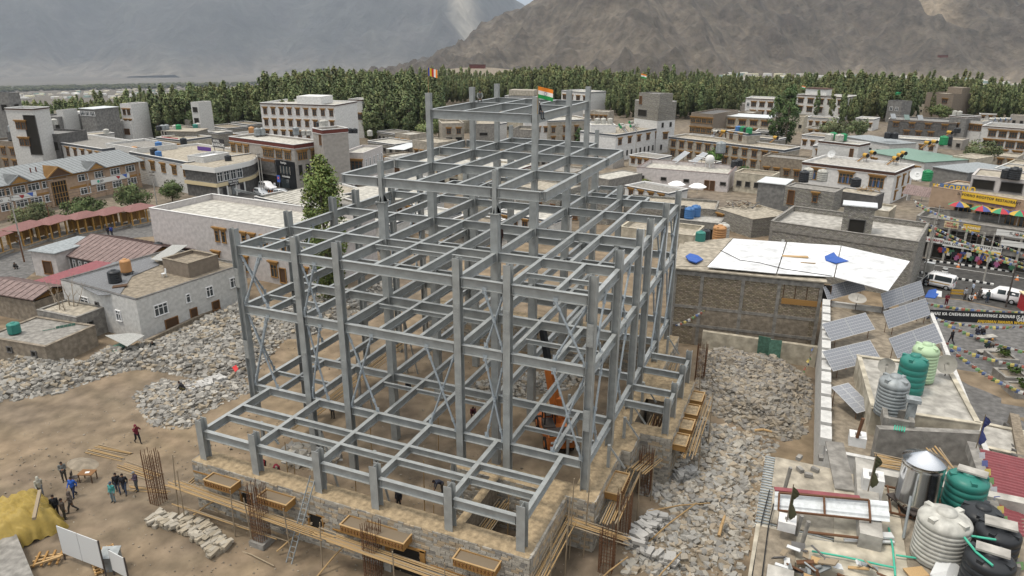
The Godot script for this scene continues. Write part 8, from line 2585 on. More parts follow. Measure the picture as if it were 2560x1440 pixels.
func people() -> void:
	mat("skin", lin(.27, .15, .095), 0.7)
	var blk := K(.018, .018, .02)
	var jean := K(.05, .065, .10)
	var drk := K(.05, .045, .042)
	person("person in a pale grey hoodie walking past the yellow tarp stack", V(-24.19, 0, 11.18), 1.2, "walk", K(.32, .31, .27), K(.10, .11, .13), K(.32, .31, .27), "hood")
	person("person in a dark grey hooded jacket looking at a phone by the table", V(-24.47, 0, 9.14), 1.0, "phone", K(.11, .115, .11), drk)
	person("person in a bright blue jacket stepping away from the table", V(-21.97, 0, 10.22), 0.3, "walk", K(.025, .09, .36), K(.02, .03, .06))
	person("person dressed all in black standing leftmost of the group of three", V(-21.11, 0, 12.21), 0.9, "stand", blk, blk)
	person("person in a dark brown outfit seen from behind in the group of three", V(-20.22, 0, 12.26), 2.8, "stand", K(.055, .045, .036), K(.045, .04, .034))
	person("person in a brown hooded jacket rightmost of the group of three", V(-20.47, 0, 11.5), -0.8, "walk", K(.085, .068, .06), drk, K(.085, .068, .06), "hood")
	person("person in a teal jacket and pale jeans with a cap", V(-18.8, 0, 9.53), 0.2, "stand", K(.06, .23, .22), K(.16, .20, .22), K(.05, .07, .1), "cap")
	person("person in black leaning beside the person in teal", V(-19.44, 0, 8.61), 0.9, "walk", blk, jean)
	person("person in black with jeans between two others right of the teal jacket", V(-18.9, 0, 8.48), 0.7, "walk", K(.022, .022, .025), jean)
	person("person in a navy and maroon jacket with a grey cap near the rebar cage", V(-18.37, 0, 7.89), -0.3, "phone", K(.06, .045, .07), K(.07, .075, .085), K(.18, .18, .18), "cap")
	person("person in maroon carrying something on the shoulder across the dirt track", V(-23.9, 0, 3.08), 1.3, "carry", K(.13, .02, .035), blk, K(.13, .02, .035), "hood")
	person("person in dark clothes squatting among split stones on the left rubble", V(-27.09, 0.4, -4.71), -1.1, "squat", K(.03, .03, .035), K(.08, .07, .03))
	person("person in dark clothes sitting on the rubble below the old house", V(-37.03, 0.6, -10.3), 0.5, "squat", K(.025, .03, .028), blk, K(.08, .06, .05), "cap")
	person("person in red bending over behind the front wall", V(-9.68, 0.4, 2.79), 0.8, "bend", K(.20, .025, .04), drk, K(.25, .22, .18), "cap")
	person("second person in red half hidden by a front column", V(-10.98, 0.4, 2.66), 0.4, "bend", K(.25, .02, .03), drk)
	person("person in black standing inside the frame behind the front wall", V(0.55, 0, 2.02), 0.1, "stand", blk, blk, K(.02, .018, .015), "hair")
	person("person in dark blue bent over a barrow inside the front block", V(2.56, 0, -0.74), -0.9, "bend", K(.03, .035, .05), drk)
	person("person in black crouching inside the frame by the timber pile", V(-8.25, 0, -13.95), 0.7, "squat", blk, blk, K(.03, .05, .2), "cap")
	person("person with a blue cap standing among boards inside the left of the frame", V(-11.6, 0, -6.73), 0.3, "stand", K(.05, .06, .09), drk, K(.03, .05, .22), "cap")
	person("person in maroon sitting on the stones inside the frame", V(-0.31, 0.1, -11.8), 0.6, "squat", K(.10, .03, .04), drk)
	person("worker in grey crouching on the top beam by the left middle column", V(-X3 + 0.75, L5 + 0.005, -21.39), 0.5, "squat", K(.16, .165, .16), K(.17, .16, .13))
	person("worker in black sitting on the top beam by the front right column", V(X3 + 0.02, L5 - 0.02, -13.95), 1.2, "sit", K(.02, .022, .025), K(.08, .09, .10), K(.45, .44, .42), "cap")
	person("worker standing on the third level beam behind a box column", V(X3 - 0.05, L3 + 0.005, -6.75), 0.4, "stand", K(.05, .03, .025), blk, K(.10, .05, .03), "cap")
	person("bald person in a black jacket walking across the plaza with a stick", V(41.31, 0, -47.24), -2.4, "walk", blk, K(.02, .022, .03), K(.27, .15, .095), "hair")
	person("person in a maroon shirt standing by the banner with something yellow in hand", V(42.48, 0, -60.49), 0.1, "phone", K(.11, .015, .02), K(.09, .012, .02))
	person("person in a pale grey top at the left of the group by the people carrier", V(45.02, 0, -64.13), 0.6, "stand", K(.28, .28, .29), drk)
	person("person in a blue white shirt in the group by the people carrier", V(46.3, 0, -67.01), 1.4, "stand", K(.35, .40, .48), blk)
	person("person in long grey clothes before the people carrier", V(46.75, 0, -64.88), -0.8, "stand", K(.09, .08, .075), K(.09, .08, .075))
	person("person in a dark striped top standing at the people carrier's door", V(47.51, 0, -64.08), 0.3, "stand", K(.04, .06, .065), jean)
	person("person in white sitting low beside the group by the people carrier", V(45.64, 0, -64.07), 0.2, "squat", K(.42, .42, .42), blk)
	person("person in black sitting on the plaza bench below the banner", V(44.72, 0.52, -50.34), 2.6, "sit", blk, jean)
	person("second person in black on the plaza bench below the banner", V(44.17, 0.52, -50.1), 2.4, "sit", K(.03, .03, .04), jean)
	person("person in dark green on the nearer plaza bench", V(44.46, 0.52, -46.41), 2.5, "sit", K(.03, .05, .04), blk)
	person("person in brown with an orange cap on the nearer plaza bench", V(44.94, 0.52, -46.84), 2.5, "sit", K(.10, .07, .04), drk, K(.45, .20, .04), "cap")
	person("person in a blue jacket walking by the shop row", V(47.15, 0.1, -82.09), 2.0, "walk", K(.03, .045, .07), K(.12, .16, .24))
	person("person in black standing on the pavement under the terrace house wall", V(40.23, 0, -75.16), 0.4, "stand", blk, blk)
	person("person in a white shirt standing behind the minivan nose", V(39.77, 0, -70.62), 0.5, "stand", K(.42, .42, .42), drk)
	person("person in black loading bags at the front of the minivan", V(40.72, 0, -68.25), 1.0, "bend", blk, blk)
	person("waiter in black walking between the terrace umbrellas", V(50.91, 5.35, -92.03), 1.6, "walk", blk, blk)
	person("guest in red seated under the first terrace umbrella", V(47.53, 5.75, -93.18), 0.5, "sit", K(.30, .03, .02), drk)
	person("guest in dark clothes seated under the first terrace umbrella", V(46.34, 5.75, -93.58), -0.4, "sit", drk, blk)
	person("two tone dressed person walking past the stalls", V(-83.31, 0, -41.99), 0.8, "walk", K(.03, .025, .03), blk)
	person("person in a blue coat walking beside another past the stalls", V(-82.76, 0, -42.23), 0.8, "walk", K(.03, .05, .20), blk)
	person("dark seated person with wares at the lower end of the lane", V(-79.6, 0, -23.93), 0.4, "squat", drk, blk)
	person("person in a white shirt crossing before the black shop front", V(-84.04, 0, -84.18), 0.1, "stand", K(.5, .5, .52), K(.04, .05, .1))
func town() -> void:
	house("tourist_office", "long tan three storey office with ridged blue grey metal roof and banners", "building", V(-118.79, 0, -56.73), 1.593, 34.64, 13.00, 6.00, {wall="tan", roof="roof_blue", gable=1.9, eave=0.9, wood="frame_white", f=[["W",3.9,2.3,1.4,5,0.05,0.38],["W",3.9,2.3,1.4,4,0.60,0.93],["W",1.2,2.3,1.4,5,0.05,0.38],["W",1.2,2.3,1.4,4,0.60,0.93]]})
	house("brown_window_house", "long white house with grey band and a row of brown windows, behind the tourist office", "building", V(-142.80, 0, -86.87), -0.179, 30.42, 11.79, 7.00, {wall="white", band="band_grey", roof="concrete", f=[["L",3.9,1.3,1.9,8,0.12,0.93],["H",1.4,0.6,0.8,1,0.14,0.14]]})
	house("white_block_house", "white blockhouse with bare walls and grey roof between two long white houses", "building", V(-124.11, 0, -85.18), -0.237, 14.78, 9.58, 7.60, {wall="white", roof="concrete", f=[["D",4.2,1.2,2.4,1,0.1,0.1]], l=[["H",4.2,0.6,2.0,1,0.5,0.5]]})
	house("cornice_window_house", "long white house with grey band and six ochre corniced windows, nearest the shop corner", "building", V(-106.56, 0, -83.93), -0.225, 23.86, 16.93, 6.90, {wall="white", band="band_grey", roof="roofdust", f=[["L",3.6,1.7,1.7,6,0.03,0.95]], wood="wood_ochre"})
	house("white_stair_tower", "tall plain white tower with broken parapet and bright sheet on its roof", "building", V(-95.89, 0, -78.14), -0.056, 4.64, 7.14, 7.90, {wall="white", roof="zinc"})
	house("glass_strip_hotel", "tall white hotel with one black glass strip down its front", "building", V(-152.39, 0, -78.48), 0.209, 7.60, 5.00, 15.50, {wall="white", roof="grey", band="band_brown", bandh=0.3, f=[["L",10.6,1.4,1.7,2,0.36,0.56],["L",6.6,1.4,1.7,2,0.36,0.56],["H",4.5,3.4,9.5,1,0.83,0.83]]})
	house("raw_concrete_tower", "raw grey concrete tower at the left edge of the town", "building", V(-183.89, 0, -92.90), 0.262, 7.80, 4.00, 17.00, {wall="grey", roof="grey", r=[["H",12.5,1.6,1.6,1,0.5,0.5]], f=[["H",12.5,1.8,1.6,1,0.75,0.75]]})
	house("concrete_canopy_house", "low brown house under a long raw concrete canopy", "building", V(-155.69, 0, -84.39), 0.175, 15.40, 9.00, 9.00, {wall="greydark", roof="grey", f=[["H",5.0,2.2,2.2,5,0.1,0.9]]})
	house("brown_row_house", "weathered brown and grey row house at the left edge", "building", V(-159.62, 0, -80.68), -0.000, 13.50, 9.00, 7.20, {wall="brown_wall", roof="grey", f=[["L",3.9,1.5,1.6,4,0.12,0.88],["L",0.9,1.5,1.6,4,0.12,0.88]]})
	house("small_annex", "small white annex with one door below the grey banded house", "building", V(-162.28, 0, -86.75), -0.175, 13.75, 8.00, 4.60, {wall="white", roof="concrete", f=[["D",0.9,1.0,2.2,1,0.42,0.42]]})
	house("grey_flat_house", "grey two storey house with square dark windows in front of the poplars", "building", V(-203.83, 0, -122.05), 0.209, 9.00, 10.00, 7.50, {wall="grey", roof="grey", f=[["H",3.6,1.6,1.6,3,0.2,0.9]]})
	house("white_slim_tower", "slim white tower joined to a grey house before the poplars", "building", V(-199.78, 0, -122.34), 0.209, 2.50, 6.00, 9.40, {wall="white", roof="greydark", f=[["L",5.4,0.8,1.2,1,0.3,0.3]]})
	house("small_white_house", "small white house with stepped roof before the poplars", "building", V(-203.70, 0, -129.23), 0.175, 5.00, 8.00, 6.00, {wall="whiteclean", roof="roofwhite", band="band_brown", bandh=0.25, f=[["L",3.1,1.6,1.5,2,0.4,0.8]], boxes=[["stair_head", V(0, 7, -1), V(4, 2.0, 3), "whiteclean"]]})
	house("glazed_loft_house", "grey house with a glazed loft under a pale metal sheet", "building", V(-192.66, 0, -128.45), -0.000, 6.60, 9.00, 9.80, {wall="grey", roof="sheet_white", par=0.0, f=[["W",7.6,2.4,1.4,3,0.2,0.85]]})
	house("grey_walled_yard", "grey block walled yard with rough top before the poplars", "building", V(-200.11, 0, -135.80), 0.288, 8.07, 10.00, 4.60, {wall="grey", roof="greydark", par=1.2})
	house("low_white_gatehouse", "low stepped white gatehouse with an ochre door among the trees", "building", V(-191.02, 0, -138.36), 0.140, 6.60, 8.00, 5.00, {wall="whiteclean", roof="roofwhite", par=0.9, f=[["D",0.6,2.2,2.0,1,0.7,0.7]]})
	house("white_pillar_house", "white pillared house half hidden by the poplars, left of the tank house", "building", V(-189.67, 0, -139.42), 0.175, 4.35, 8.00, 10.50, {wall="whiteclean", roof="roofwhite", f=[["L",7.0,1.1,1.7,2,0.3,0.7],["L",3.6,1.1,1.7,2,0.3,0.7]]})
	house("white_balcony_tower", "narrow white balcony tower rising out of the poplars", "building", V(-159.77, 0, -139.66), 0.087, 2.95, 6.00, 12.00, {wall="white", roof="roofwhite", f=[["H",9.0,1.8,1.6,1,0.5,0.5],["H",5.6,1.8,1.6,1,0.5,0.5]]})
	house("tank_roof_house", "grey block house with a flat roof carrying two rows of water tanks", "building", V(-137.75, 0, -112.07), 0.329, 8.55, 6.57, 7.20, {wall="brick", roof="roofdust", par=0.0, f=[["W",3.9,1.5,2.0,2,0.72,0.92],["H",3.6,1.6,2.4,1,0.5,0.5]]})
	house("red_sign_house", "cream house with dark band and a long red sign board", "building", V(-133.46, 0, -106.76), -0.115, 10.72, 9.00, 6.20, {wall="cream", band="band_grey", bandh=0.35, roof="roofdust", f=[["L",3.2,1.5,1.4,4,0.15,0.85]]})
	house("red_band_hotel", "large grey hotel with dark red roof band and black shop fronts", "building", V(-88.74, 0, -91.12), -0.210, 22.94, 7.85, 10.05, {wall="warmgrey", band="band_red", bandh=0.75, roof="roofwhite", wood="wood_ochre", f=[["L",6.6,1.5,1.7,3,0.05,0.27],["L",6.6,1.8,1.7,2,0.57,0.65],["L",6.6,2.0,1.7,2,0.77,0.9]], r=[["L",6.6,1.2,1.7,2,0.18,0.34],["L",6.6,1.0,1.7,3,0.62,0.95],["H",3.4,1.0,2.2,4,0.15,0.9]]})
	house("hotel_stair_tower", "plain grey stair tower with red band at the end of the red banded hotel", "building", V(-73.15, 0, -91.04), -0.461, 4.54, 6.05, 13.20, {wall="warmgrey", band="band_red", bandh=0.75, roof="concrete", f=[["D",9.9,0.9,2.2,1,0.75,0.75]]})
	house("corner_shop_house", "grey corner shop house with a red framed balcony window and cluttered white roof", "building", V(-72.78, 0, -102.14), 0.198, 5.21, 12.04, 7.20, {wall="lilac", roof="roofwhite", par=0.5, f=[["L",3.2,3.6,2.2,1,0.6,0.6],["W",4.0,0.9,1.4,1,0.16,0.16]], r=[["W",3.8,0.7,1.9,5,0.12,0.9]]})
	house("blue_panel_tower", "narrow white tower with a tall blue panel among the poplars", "building", V(-117.53, 0, -167.24), 0.120, 4.97, 7.00, 12.50, {wall="white", band="band_brown", bandh=0.35, roof="roofwhite", f=[["L",6.0,1.6,1.8,1,0.78,0.78]]})
	house("forest_hotel", "white five storey hotel with brown corniced windows half hidden by poplars", "building", V(-116.73, 0, -139.66), 0.140, 24.25, 14.00, 13.50, {wall="whiteclean", band="band_brown", bandh=0.3, roof="roofwhite", f=[["L",10.3,1.2,1.7,9,0.06,0.95],["L",7.0,1.2,1.7,9,0.06,0.95],["L",3.8,1.2,1.7,9,0.06,0.95]], boxes=[["roof_block", V(2, 14.3, 0), V(8, 2.2, 7), "whiteclean"]]})
	house("white_flat_hall", "large new lilac white hall with white parapet and wide flat concrete roof", "building", V(-48.02, 0, -39.89), -0.068, 32.44, 11.47, 8.00, {wall="lilac", roof="roofwhite", par=0.9, cope="whiteclean", wood="wood_ochre", f=[["L",4.6,0.8,1.7,2,0.42,0.46],["L",4.6,0.8,1.7,3,0.53,0.63],["L",4.6,0.8,1.7,3,0.70,0.8],["D",0.3,1.2,2.2,2,0.55,0.78],["L",0.9,1.2,1.9,4,0.4,0.9]]})
	house("old_flat_house", "old plastered house with mud flat roof, grey gable wall and white flank", "building", V(-46.77, 0, -20.06), -0.104, 13.84, 14.82, 5.05, {wall="white", roof="roofmud", par=0.25, cope="greydark", f=[["W",2.5,1.6,1.2,1,0.30,0.30],["H",3.0,0.7,0.5,1,0.47,0.47],["W",1.9,0.9,1.3,1,0.74,0.74]], r=[["W",2.4,1.7,1.35,1,0.18,0.18],["W",2.7,0.6,1.1,1,0.42,0.42],["W",2.5,1.0,1.3,1,0.62,0.62],["W",2.6,1.7,1.3,1,0.88,0.88],["D",0.2,1.7,1.5,1,0.25,0.25],["D",0.5,1.0,1.4,1,0.45,0.45],["D",0.6,1.1,1.2,1,0.66,0.66]]})
	house("roof_cabin", "mud rimmed plaster cabin on the flat roof of the old house", "cabin", V(-43.67, 4.8, -22.63), -0.098, 4.59, 4.31, 1.80, {wall="brown_wall", roof="roofmud", par=0.4, cope="roofmud"})
	house("pink_roof_hall", "long shed with faded pink sheet metal gable roof", "shed", V(-63.70, 0, -29.91), -0.050, 14.08, 9.50, 2.90, {wall="greydark", roof="roof_pink", gable=1.7, eave=0.4, f=[["W",0.8,0.6,1.5,7,0.05,0.6]]})
	house("blue_plaster_shed", "small pale blue plastered shed with grey sheet roof beside the lane", "shed", V(-72.38, 0, -27.10), 0.095, 4.34, 7.73, 3.60, {wall="lilac", roof="sheet_grey", par=0.0, f=[["D",0.4,1.6,2.0,1,0.6,0.6]]})
	house("low_red_roof", "narrow lean-to with a bright red sheet roof beside the old house", "lean-to", V(-60.60, 0, -19.96), 0.051, 3.86, 8.62, 3.10, {wall="brown_wall", roof="roof_red", par=0.0})
	house("faded_roof_shed", "low shed with faded pink sheet roof at the left edge", "shed", V(-61.54, 0, -13.30), 0.055, 9.55, 4.55, 3.10, {wall="render_tan", roof="roof_pink", gable=0.7, eave=0.3})
	house("rough_store", "rough grey store room with a cluttered flat roof below the old house", "shed", V(-49.94, 0, -11.00), 0.016, 6.23, 3.70, 3.00, {wall="concrete", roof="roofdust", par=0.15, f=[["D",0.2,0.9,1.8,1,0.3,0.3]], r=[["H",1.6,0.7,0.5,1,0.4,0.4]]})
	house("yard_store", "low mud brick yard store under a green tank at the left edge", "shed", V(-48.30, 0, -6.14), 0.087, 8.30, 6.00, 2.40, {wall="render_tan", roof="concrete", par=0.1, f=[["H",1.1,0.7,0.7,2,0.4,0.8]]})
	house("beige_arcade_house", "beige house with open gallery right of the round willow", "building", V(-81.57, 0, -163.46), 0.611, 6.80, 10.00, 7.00, {wall="beige", roof="roofdust", f=[["L",3.8,1.4,1.6,2,0.3,0.75],["H",0.6,2.0,2.2,2,0.3,0.75]]})
	house("raw_block_house", "raw grey concrete block house with slit openings behind the tower", "building", V(-69.22, 0, -162.68), 0.436, 6.20, 12.00, 7.60, {wall="concrete", roof="roofdust", f=[["H",4.2,2.4,0.9,1,0.4,0.4]]})
	house("raw_wing_house", "raw grey concrete wing with two slit openings behind the tower", "building", V(-55.41, 0, -161.31), 0.136, 6.51, 9.00, 6.60, {wall="concrete", roof="roofdust", par=0.8, f=[["H",3.6,2.2,0.8,2,0.2,0.75]]})
	house("plain_white_house", "plain white house left of the beige windowed house", "building", V(-58.37, 0, -176.98), 0.436, 7.35, 10.00, 7.40, {wall="whiteclean", roof="roofwhite", f=[["L",4.0,1.1,1.4,3,0.3,0.9]]})
	house("beige_window_house", "beige house with brown corniced windows and a thin dark roof edge", "building", V(-51.60, 0, -182.88), 0.785, 15.00, 12.00, 7.60, {wall="beige", roof="roofwhite", band="band_grey", bandh=0.25, f=[["L",3.9,1.2,1.6,4,0.12,0.92],["L",0.8,1.2,1.6,4,0.12,0.92]]})
	house("solar_roof_house", "white house with tilted panels on its roof behind the tower", "building", V(-103.12, 0, -280.30), 0.140, 16.70, 14.00, 6.50, {wall="whiteclean", band="band_grey", bandh=0.3, roof="roofwhite", f=[["L",3.4,1.4,1.5,3,0.2,0.85]], boxes=[["upper_block", V(-2, 7.6, -3), V(12, 2.4, 8), "beige"]]})
	house("far_white_terrace", "white terraced house with many galleries before the poplars", "building", V(-74.56, 0, -278.91), -0.434, 16.03, 12.00, 9.50, {wall="whiteclean", band="band_grey", bandh=0.3, roof="roofwhite", f=[["L",5.8,2.2,1.8,4,0.12,0.9],["L",2.2,2.2,1.8,4,0.12,0.9]]})
	house("white_window_row_house", "long white house with dark roof band and two rows of paired windows", "building", V(-27.16, 0, -164.13), 1.236, 22.63, 12.00, 7.30, {wall="whiteclean", band="band_grey", bandh=0.4, roof="roofdust", f=[["L",4.4,1.6,1.5,5,0.09,0.93],["H",1.1,0.7,1.5,10,0.06,0.95]]})
	house("raw_top_storeys", "two raw grey concrete storeys stacked above a white house", "building", V(-20.29, 0, -176.30), -0.576, 9.71, 7.24, 14.60, {wall="whiteclean", roof="grey", par=0.3, f=[["H",10.2,3.6,1.9,1,0.35,0.35]], r=[["H",7.4,0.8,1.4,2,0.3,0.75],["L",4.0,1.8,1.6,1,0.5,0.5],["H",1.0,0.7,1.5,2,0.3,0.75]], boxes=[["raw_storeys", V(0, 12.0, 0), V(9.78, 5.3, 7.28), "brick"]]})
	house("raw_roof_cabin", "raw block cabin on top of the grey concrete storeys", "cabin", V(-17.77, 14.3, -163.96), -0.481, 7.33, 5.59, 3.30, {wall="brick", roof="grey", par=0.2, f=[["D",0.3,1.0,2.2,1,0.1,0.1]]})
	house("white_stair_block", "white open stair block with three tanks on its roof", "building", V(-32.29, 0, -161.27), 0.435, 6.95, 9.00, 9.00, {wall="whiteclean", roof="roofwhite", f=[["H",4.4,1.2,2.6,1,0.4,0.4],["H",2.2,2.4,4.6,1,0.8,0.8]]})
	house("courtyard_house", "low pink white courtyard house with red roof edge and two brown doors", "building", V(-1.93, 0, -128.76), -0.036, 20.56, 12.54, 3.95, {wall="pinkwhite", roof="roofwhite", par=0.9, cope="roof_pink", f=[["D",0.1,1.1,2.2,2,0.78,0.84],["H",1.4,1.3,0.8,3,0.06,0.56],["H",1.4,1.3,0.8,1,0.95,0.95]]})
	house("pale_roof_box_house", "raw concrete box house with a bright pale flat roof", "building", V(-14.72, 0, -113.33), -0.415, 5.56, 11.55, 3.60, {wall="concrete", roof="roofwhite", par=0.1})  # walls in concrete, flat roof in the pale roofwhite
	house("beige_hotel", "long beige hotel with dark roof edge and two rows of lattice windows", "building", V(3.71, 0, -162.77), -0.417, 34.41, 8.39, 5.80, {wall="beige", band="band_grey", bandh=0.45, roof="roofdust", f=[["L",3.1,1.35,1.6,12,0.05,0.93],["L",0.5,1.35,1.5,12,0.05,0.93]]})
	house("hotel_roof_storey", "short upper storey with tanks on the long beige hotel", "building", V(6.30, 5.6, -165.82), -0.697, 7.60, 4.83, 2.60, {wall="beige", band="band_grey", bandh=0.45, roof="roofdust", f=[["L",0.5,1.2,1.5,2,0.25,0.7]]})
	house("pale_sheet_house", "house under a pale sheet metal roof with brown gallery windows", "building", V(2.48, 0, -233.23), -0.128, 14.80, 11.00, 6.00, {wall="cream", roof="sheet_white", par=0.0, f=[["L",3.3,2.4,1.5,4,0.12,0.9],["L",0.4,2.4,1.5,4,0.12,0.9]]})
	house("timber_gallery_house", "brown timber galleried house with a raw concrete flank", "building", V(-9.73, 0, -229.08), -0.294, 8.19, 21.17, 7.40, {wall="brown_wall", roof="greydark", f=[["L",4.2,2.0,1.6,4,0.12,0.88],["L",0.9,2.0,1.6,4,0.12,0.88]], wood="wood_ochre"})
	house("white_hotel_west", "white hotel with brown corniced windows left of the dark poplar", "building", V(2.49, 0, -277.75), -0.126, 10.94, 12.00, 9.20, {wall="whiteclean", band="band_brown", bandh=0.3, roof="roofwhite", f=[["L",6.0,2.0,1.7,3,0.3,0.9],["W",6.0,1.2,1.6,1,0.1,0.1],["L",2.6,2.0,1.7,3,0.3,0.9]]})
	house("white_hotel_east", "white hotel with corniced windows and horned roof pavilion right of the dark poplar", "building", V(26.83, 0, -302.79), -0.365, 20.91, 14.00, 9.40, {wall="whiteclean", band="band_brown", bandh=0.35, roof="roofwhite", f=[["L",6.0,2.4,1.8,5,0.1,0.9],["L",2.6,2.4,1.8,3,0.1,0.5],["L",2.6,1.6,1.8,1,0.92,0.92]], boxes=[["pavilion", V(-4, 10.6, 0), V(9, 2.6, 6), "whiteclean"],["pavilion_roof", V(-4, 11.95, 0), V(9.8, 0.3, 6.8), "band_brown"]]})
	house("grey_long_house", "long grey rendered house with small brown windows and a white gable end", "building", V(57.44, 0, -244.48), -0.139, 19.94, 13.91, 6.25, {wall="greydark", roof="grey", band="band_brown", bandh=0.22, cope="warmgrey", f=[["L",4.0,1.6,1.2,4,0.12,0.84],["L",1.4,1.5,1.2,3,0.30,0.66]], l=[["L",3.2,0.9,1.6,1,0.1,0.1],["L",3.6,0.8,0.8,1,0.6,0.6]]})
	house("grey_corner_tower", "grey corner tower with white tanks at the end of the long grey house", "building", V(69.11, 0, -240.55), -0.665, 5.61, 8.00, 8.20, {wall="grey", roof="grey", band="band_brown", bandh=0.25, f=[["L",4.2,1.4,1.5,1,0.5,0.5]]})
	house("brown_flat_house", "brown flat roofed guest house with the blocky roof stair", "building", V(75.07, 0, -326.25), -0.739, 12.43, 12.00, 10.20, {wall="brown_wall", roof="roofdust", f=[["L",6.4,2.4,1.6,1,0.72,0.72],["L",2.8,2.4,1.6,1,0.72,0.72]], boxes=[["roof_stair", V(2.5, 11.4, -2), V(6.5, 2.6, 5), "brown_wall"]]})
	house("small_grey_house", "small grey block house with green tanks on its roof", "building", V(53.93, 0, -293.69), -0.712, 6.24, 5.97, 8.60, {wall="grey", roof="grey", f=[["W",4.8,1.4,1.5,2,0.3,0.7]]})
	house("cream_cottage", "tiny cream cottage with a white stepped roof left of the brown guest house", "building", V(67.68, 0, -333.50), -0.590, 4.60, 7.00, 4.40, {wall="cream", roof="roofwhite", f=[["H",1.6,0.8,0.9,1,0.6,0.6]]})
	house("boiler_roof_house", "white house with four water heaters and a timber fronted gallery at the right edge", "building", V(74.18, 0, -240.57), -0.611, 4.70, 10.00, 7.00, {wall="white", roof="roofdust", f=[["L",4.0,1.2,1.7,4,0.12,0.9]]})
	house("timber_bay_house", "white three storey house with dark timber bays at the right edge", "building", V(75.00, 0, -207.61), -0.344, 10.74, 12.00, 8.80, {wall="white", roof="concrete", band="band_brown", bandh=0.25, f=[["L",6.0,1.9,1.6,4,0.25,0.95],["L",3.2,2.2,1.7,4,0.2,0.95],["L",0.4,2.2,1.9,3,0.25,0.9]]})
	house("brown_trim_house", "white house with brown roof band, tall curtained windows and yellow heaters on the roof", "building", V(33.72, 0, -133.14), -0.357, 18.83, 13.18, 6.50, {wall="whiteclean", band="band_brown", bandh=0.55, roof="concrete_light", wood="wood_ochre", f=[["C",2.9,2.9,2.2,3,0.18,0.83]], r=[["L",2.9,0.9,2.0,3,0.2,0.8],["L",0.4,0.9,1.6,2,0.2,0.6]]})
	house("white_roof_cabin", "white roof cabin with brown band and two tank pairs on the brown banded house", "cabin", V(30.77, 6.1, -146.62), -0.450, 9.48, 5.70, 3.20, {wall="white", band="band_brown", bandh=0.4, roof="roofwhite", f=[["D",0.2,0.9,2.0,1,0.85,0.85]]})
	house("green_roof_hall", "hall under a wide pale green ridged metal roof", "building", V(48.19, 0, -165.50), -0.855, 18.94, 14.53, 4.60, {wall="white", roof="roof_green", par=0.0, f=[["L",1.0,1.8,2.0,3,0.2,0.9]]})
	house("low_roof_terrace", "low flat roofed house with grey tin sheets behind the green hall", "building", V(41.13, 0, -190.20), -0.861, 17.21, 9.00, 5.00, {wall="white", roof="sheet_grey", par=0.0, f=[["H",2.0,1.6,1.2,4,0.2,0.8]]})
	house("mud_roof_house", "pale flat roofed house below the leaning willow", "building", V(60.69, 0, -166.48), -0.611, 5.40, 8.57, 5.00, {wall="cream", roof="roofdust", par=0.15})
	house("grey_shed_house", "dark grey block house under a bent tin sheet", "building", V(58.15, 0, -150.16), -0.752, 8.23, 15.14, 4.60, {wall="grey", roof="sheet_grey", par=0.0})
	house("white_ledge_house", "flat roofed white edged house at the right edge behind the restaurant", "building", V(67.37, 0, -153.18), -0.420, 6.72, 10.00, 4.80, {wall="white", roof="roofdust", par=0.3})
	house("rubble_roof_house", "raw block house with a timber and rubble heap on its roof", "building", V(16.22, 0, -90.94), -0.737, 9.07, 8.87, 3.20, {wall="brick", roof="roofdust", par=0.08, cope="roofdust", f=[["L",0.4,1.5,1.7,1,0.12,0.12]]})
	house("low_mud_house", "low house with a dusty flat roof and block parapet beside the umbrellas", "building", V(1.08, 0, -95.10), 0.057, 16.74, 8.00, 2.70, {wall="brick", roof="roofdust", par=0.4, cope="brick"})
	house("tank_terrace_house", "low house with blue tanks on a narrow concrete terrace", "building", V(8.44, 0, -81.60), -0.019, 7.07, 4.50, 3.20, {wall="concrete", roof="concrete_light", par=0.05, f=[["H",0.3,1.6,1.9,2,0.4,0.75]]})
	house("cream_balustrade_house", "low house with a cream panelled balustrade behind the frame", "building", V(3.35, 0, -75.03), -0.076, 12.06, 7.00, 2.90, {wall="cream", roof="roofdust", par=0.7})
	house("shop_row_house", "cream house with ochre corniced windows across the lane behind the frame", "building", V(-42.66, 0, -104.85), -0.090, 20.73, 9.00, 5.60, {wall="cream", roof="roofwhite", band="band_red", bandh=0.25, wood="wood_ochre", f=[["C",3.0,2.0,1.6,6,0.08,0.92],["H",0.2,2.2,2.2,6,0.08,0.92]]})
	house("low_court_house", "low white walled court house behind the frame on the left", "building", V(-63.97, 0, -113.24), -0.226, 14.46, 10.00, 4.00, {wall="white", roof="roofwhite", par=0.5, f=[["D",0.2,1.6,2.0,2,0.3,0.7]]})
	house("lane_wall_house", "raw block house with concrete posts right of the lane behind the frame", "building", V(-22.14, 0, -90.73), -0.223, 10.08, 8.00, 4.60, {wall="brick", roof="roofdust", par=0.1, f=[["D",0.2,1.2,2.1,2,0.55,0.85]]})
	house("lane_corner_house", "block house with slit window beside the lane behind the frame", "building", V(-12.25, 0, -87.24), -0.116, 9.12, 7.00, 3.60, {wall="brick", roof="roofdust", par=0.2, f=[["D",0.2,1.0,2.0,1,0.3,0.3],["H",1.5,1.3,0.8,1,0.7,0.7]]})
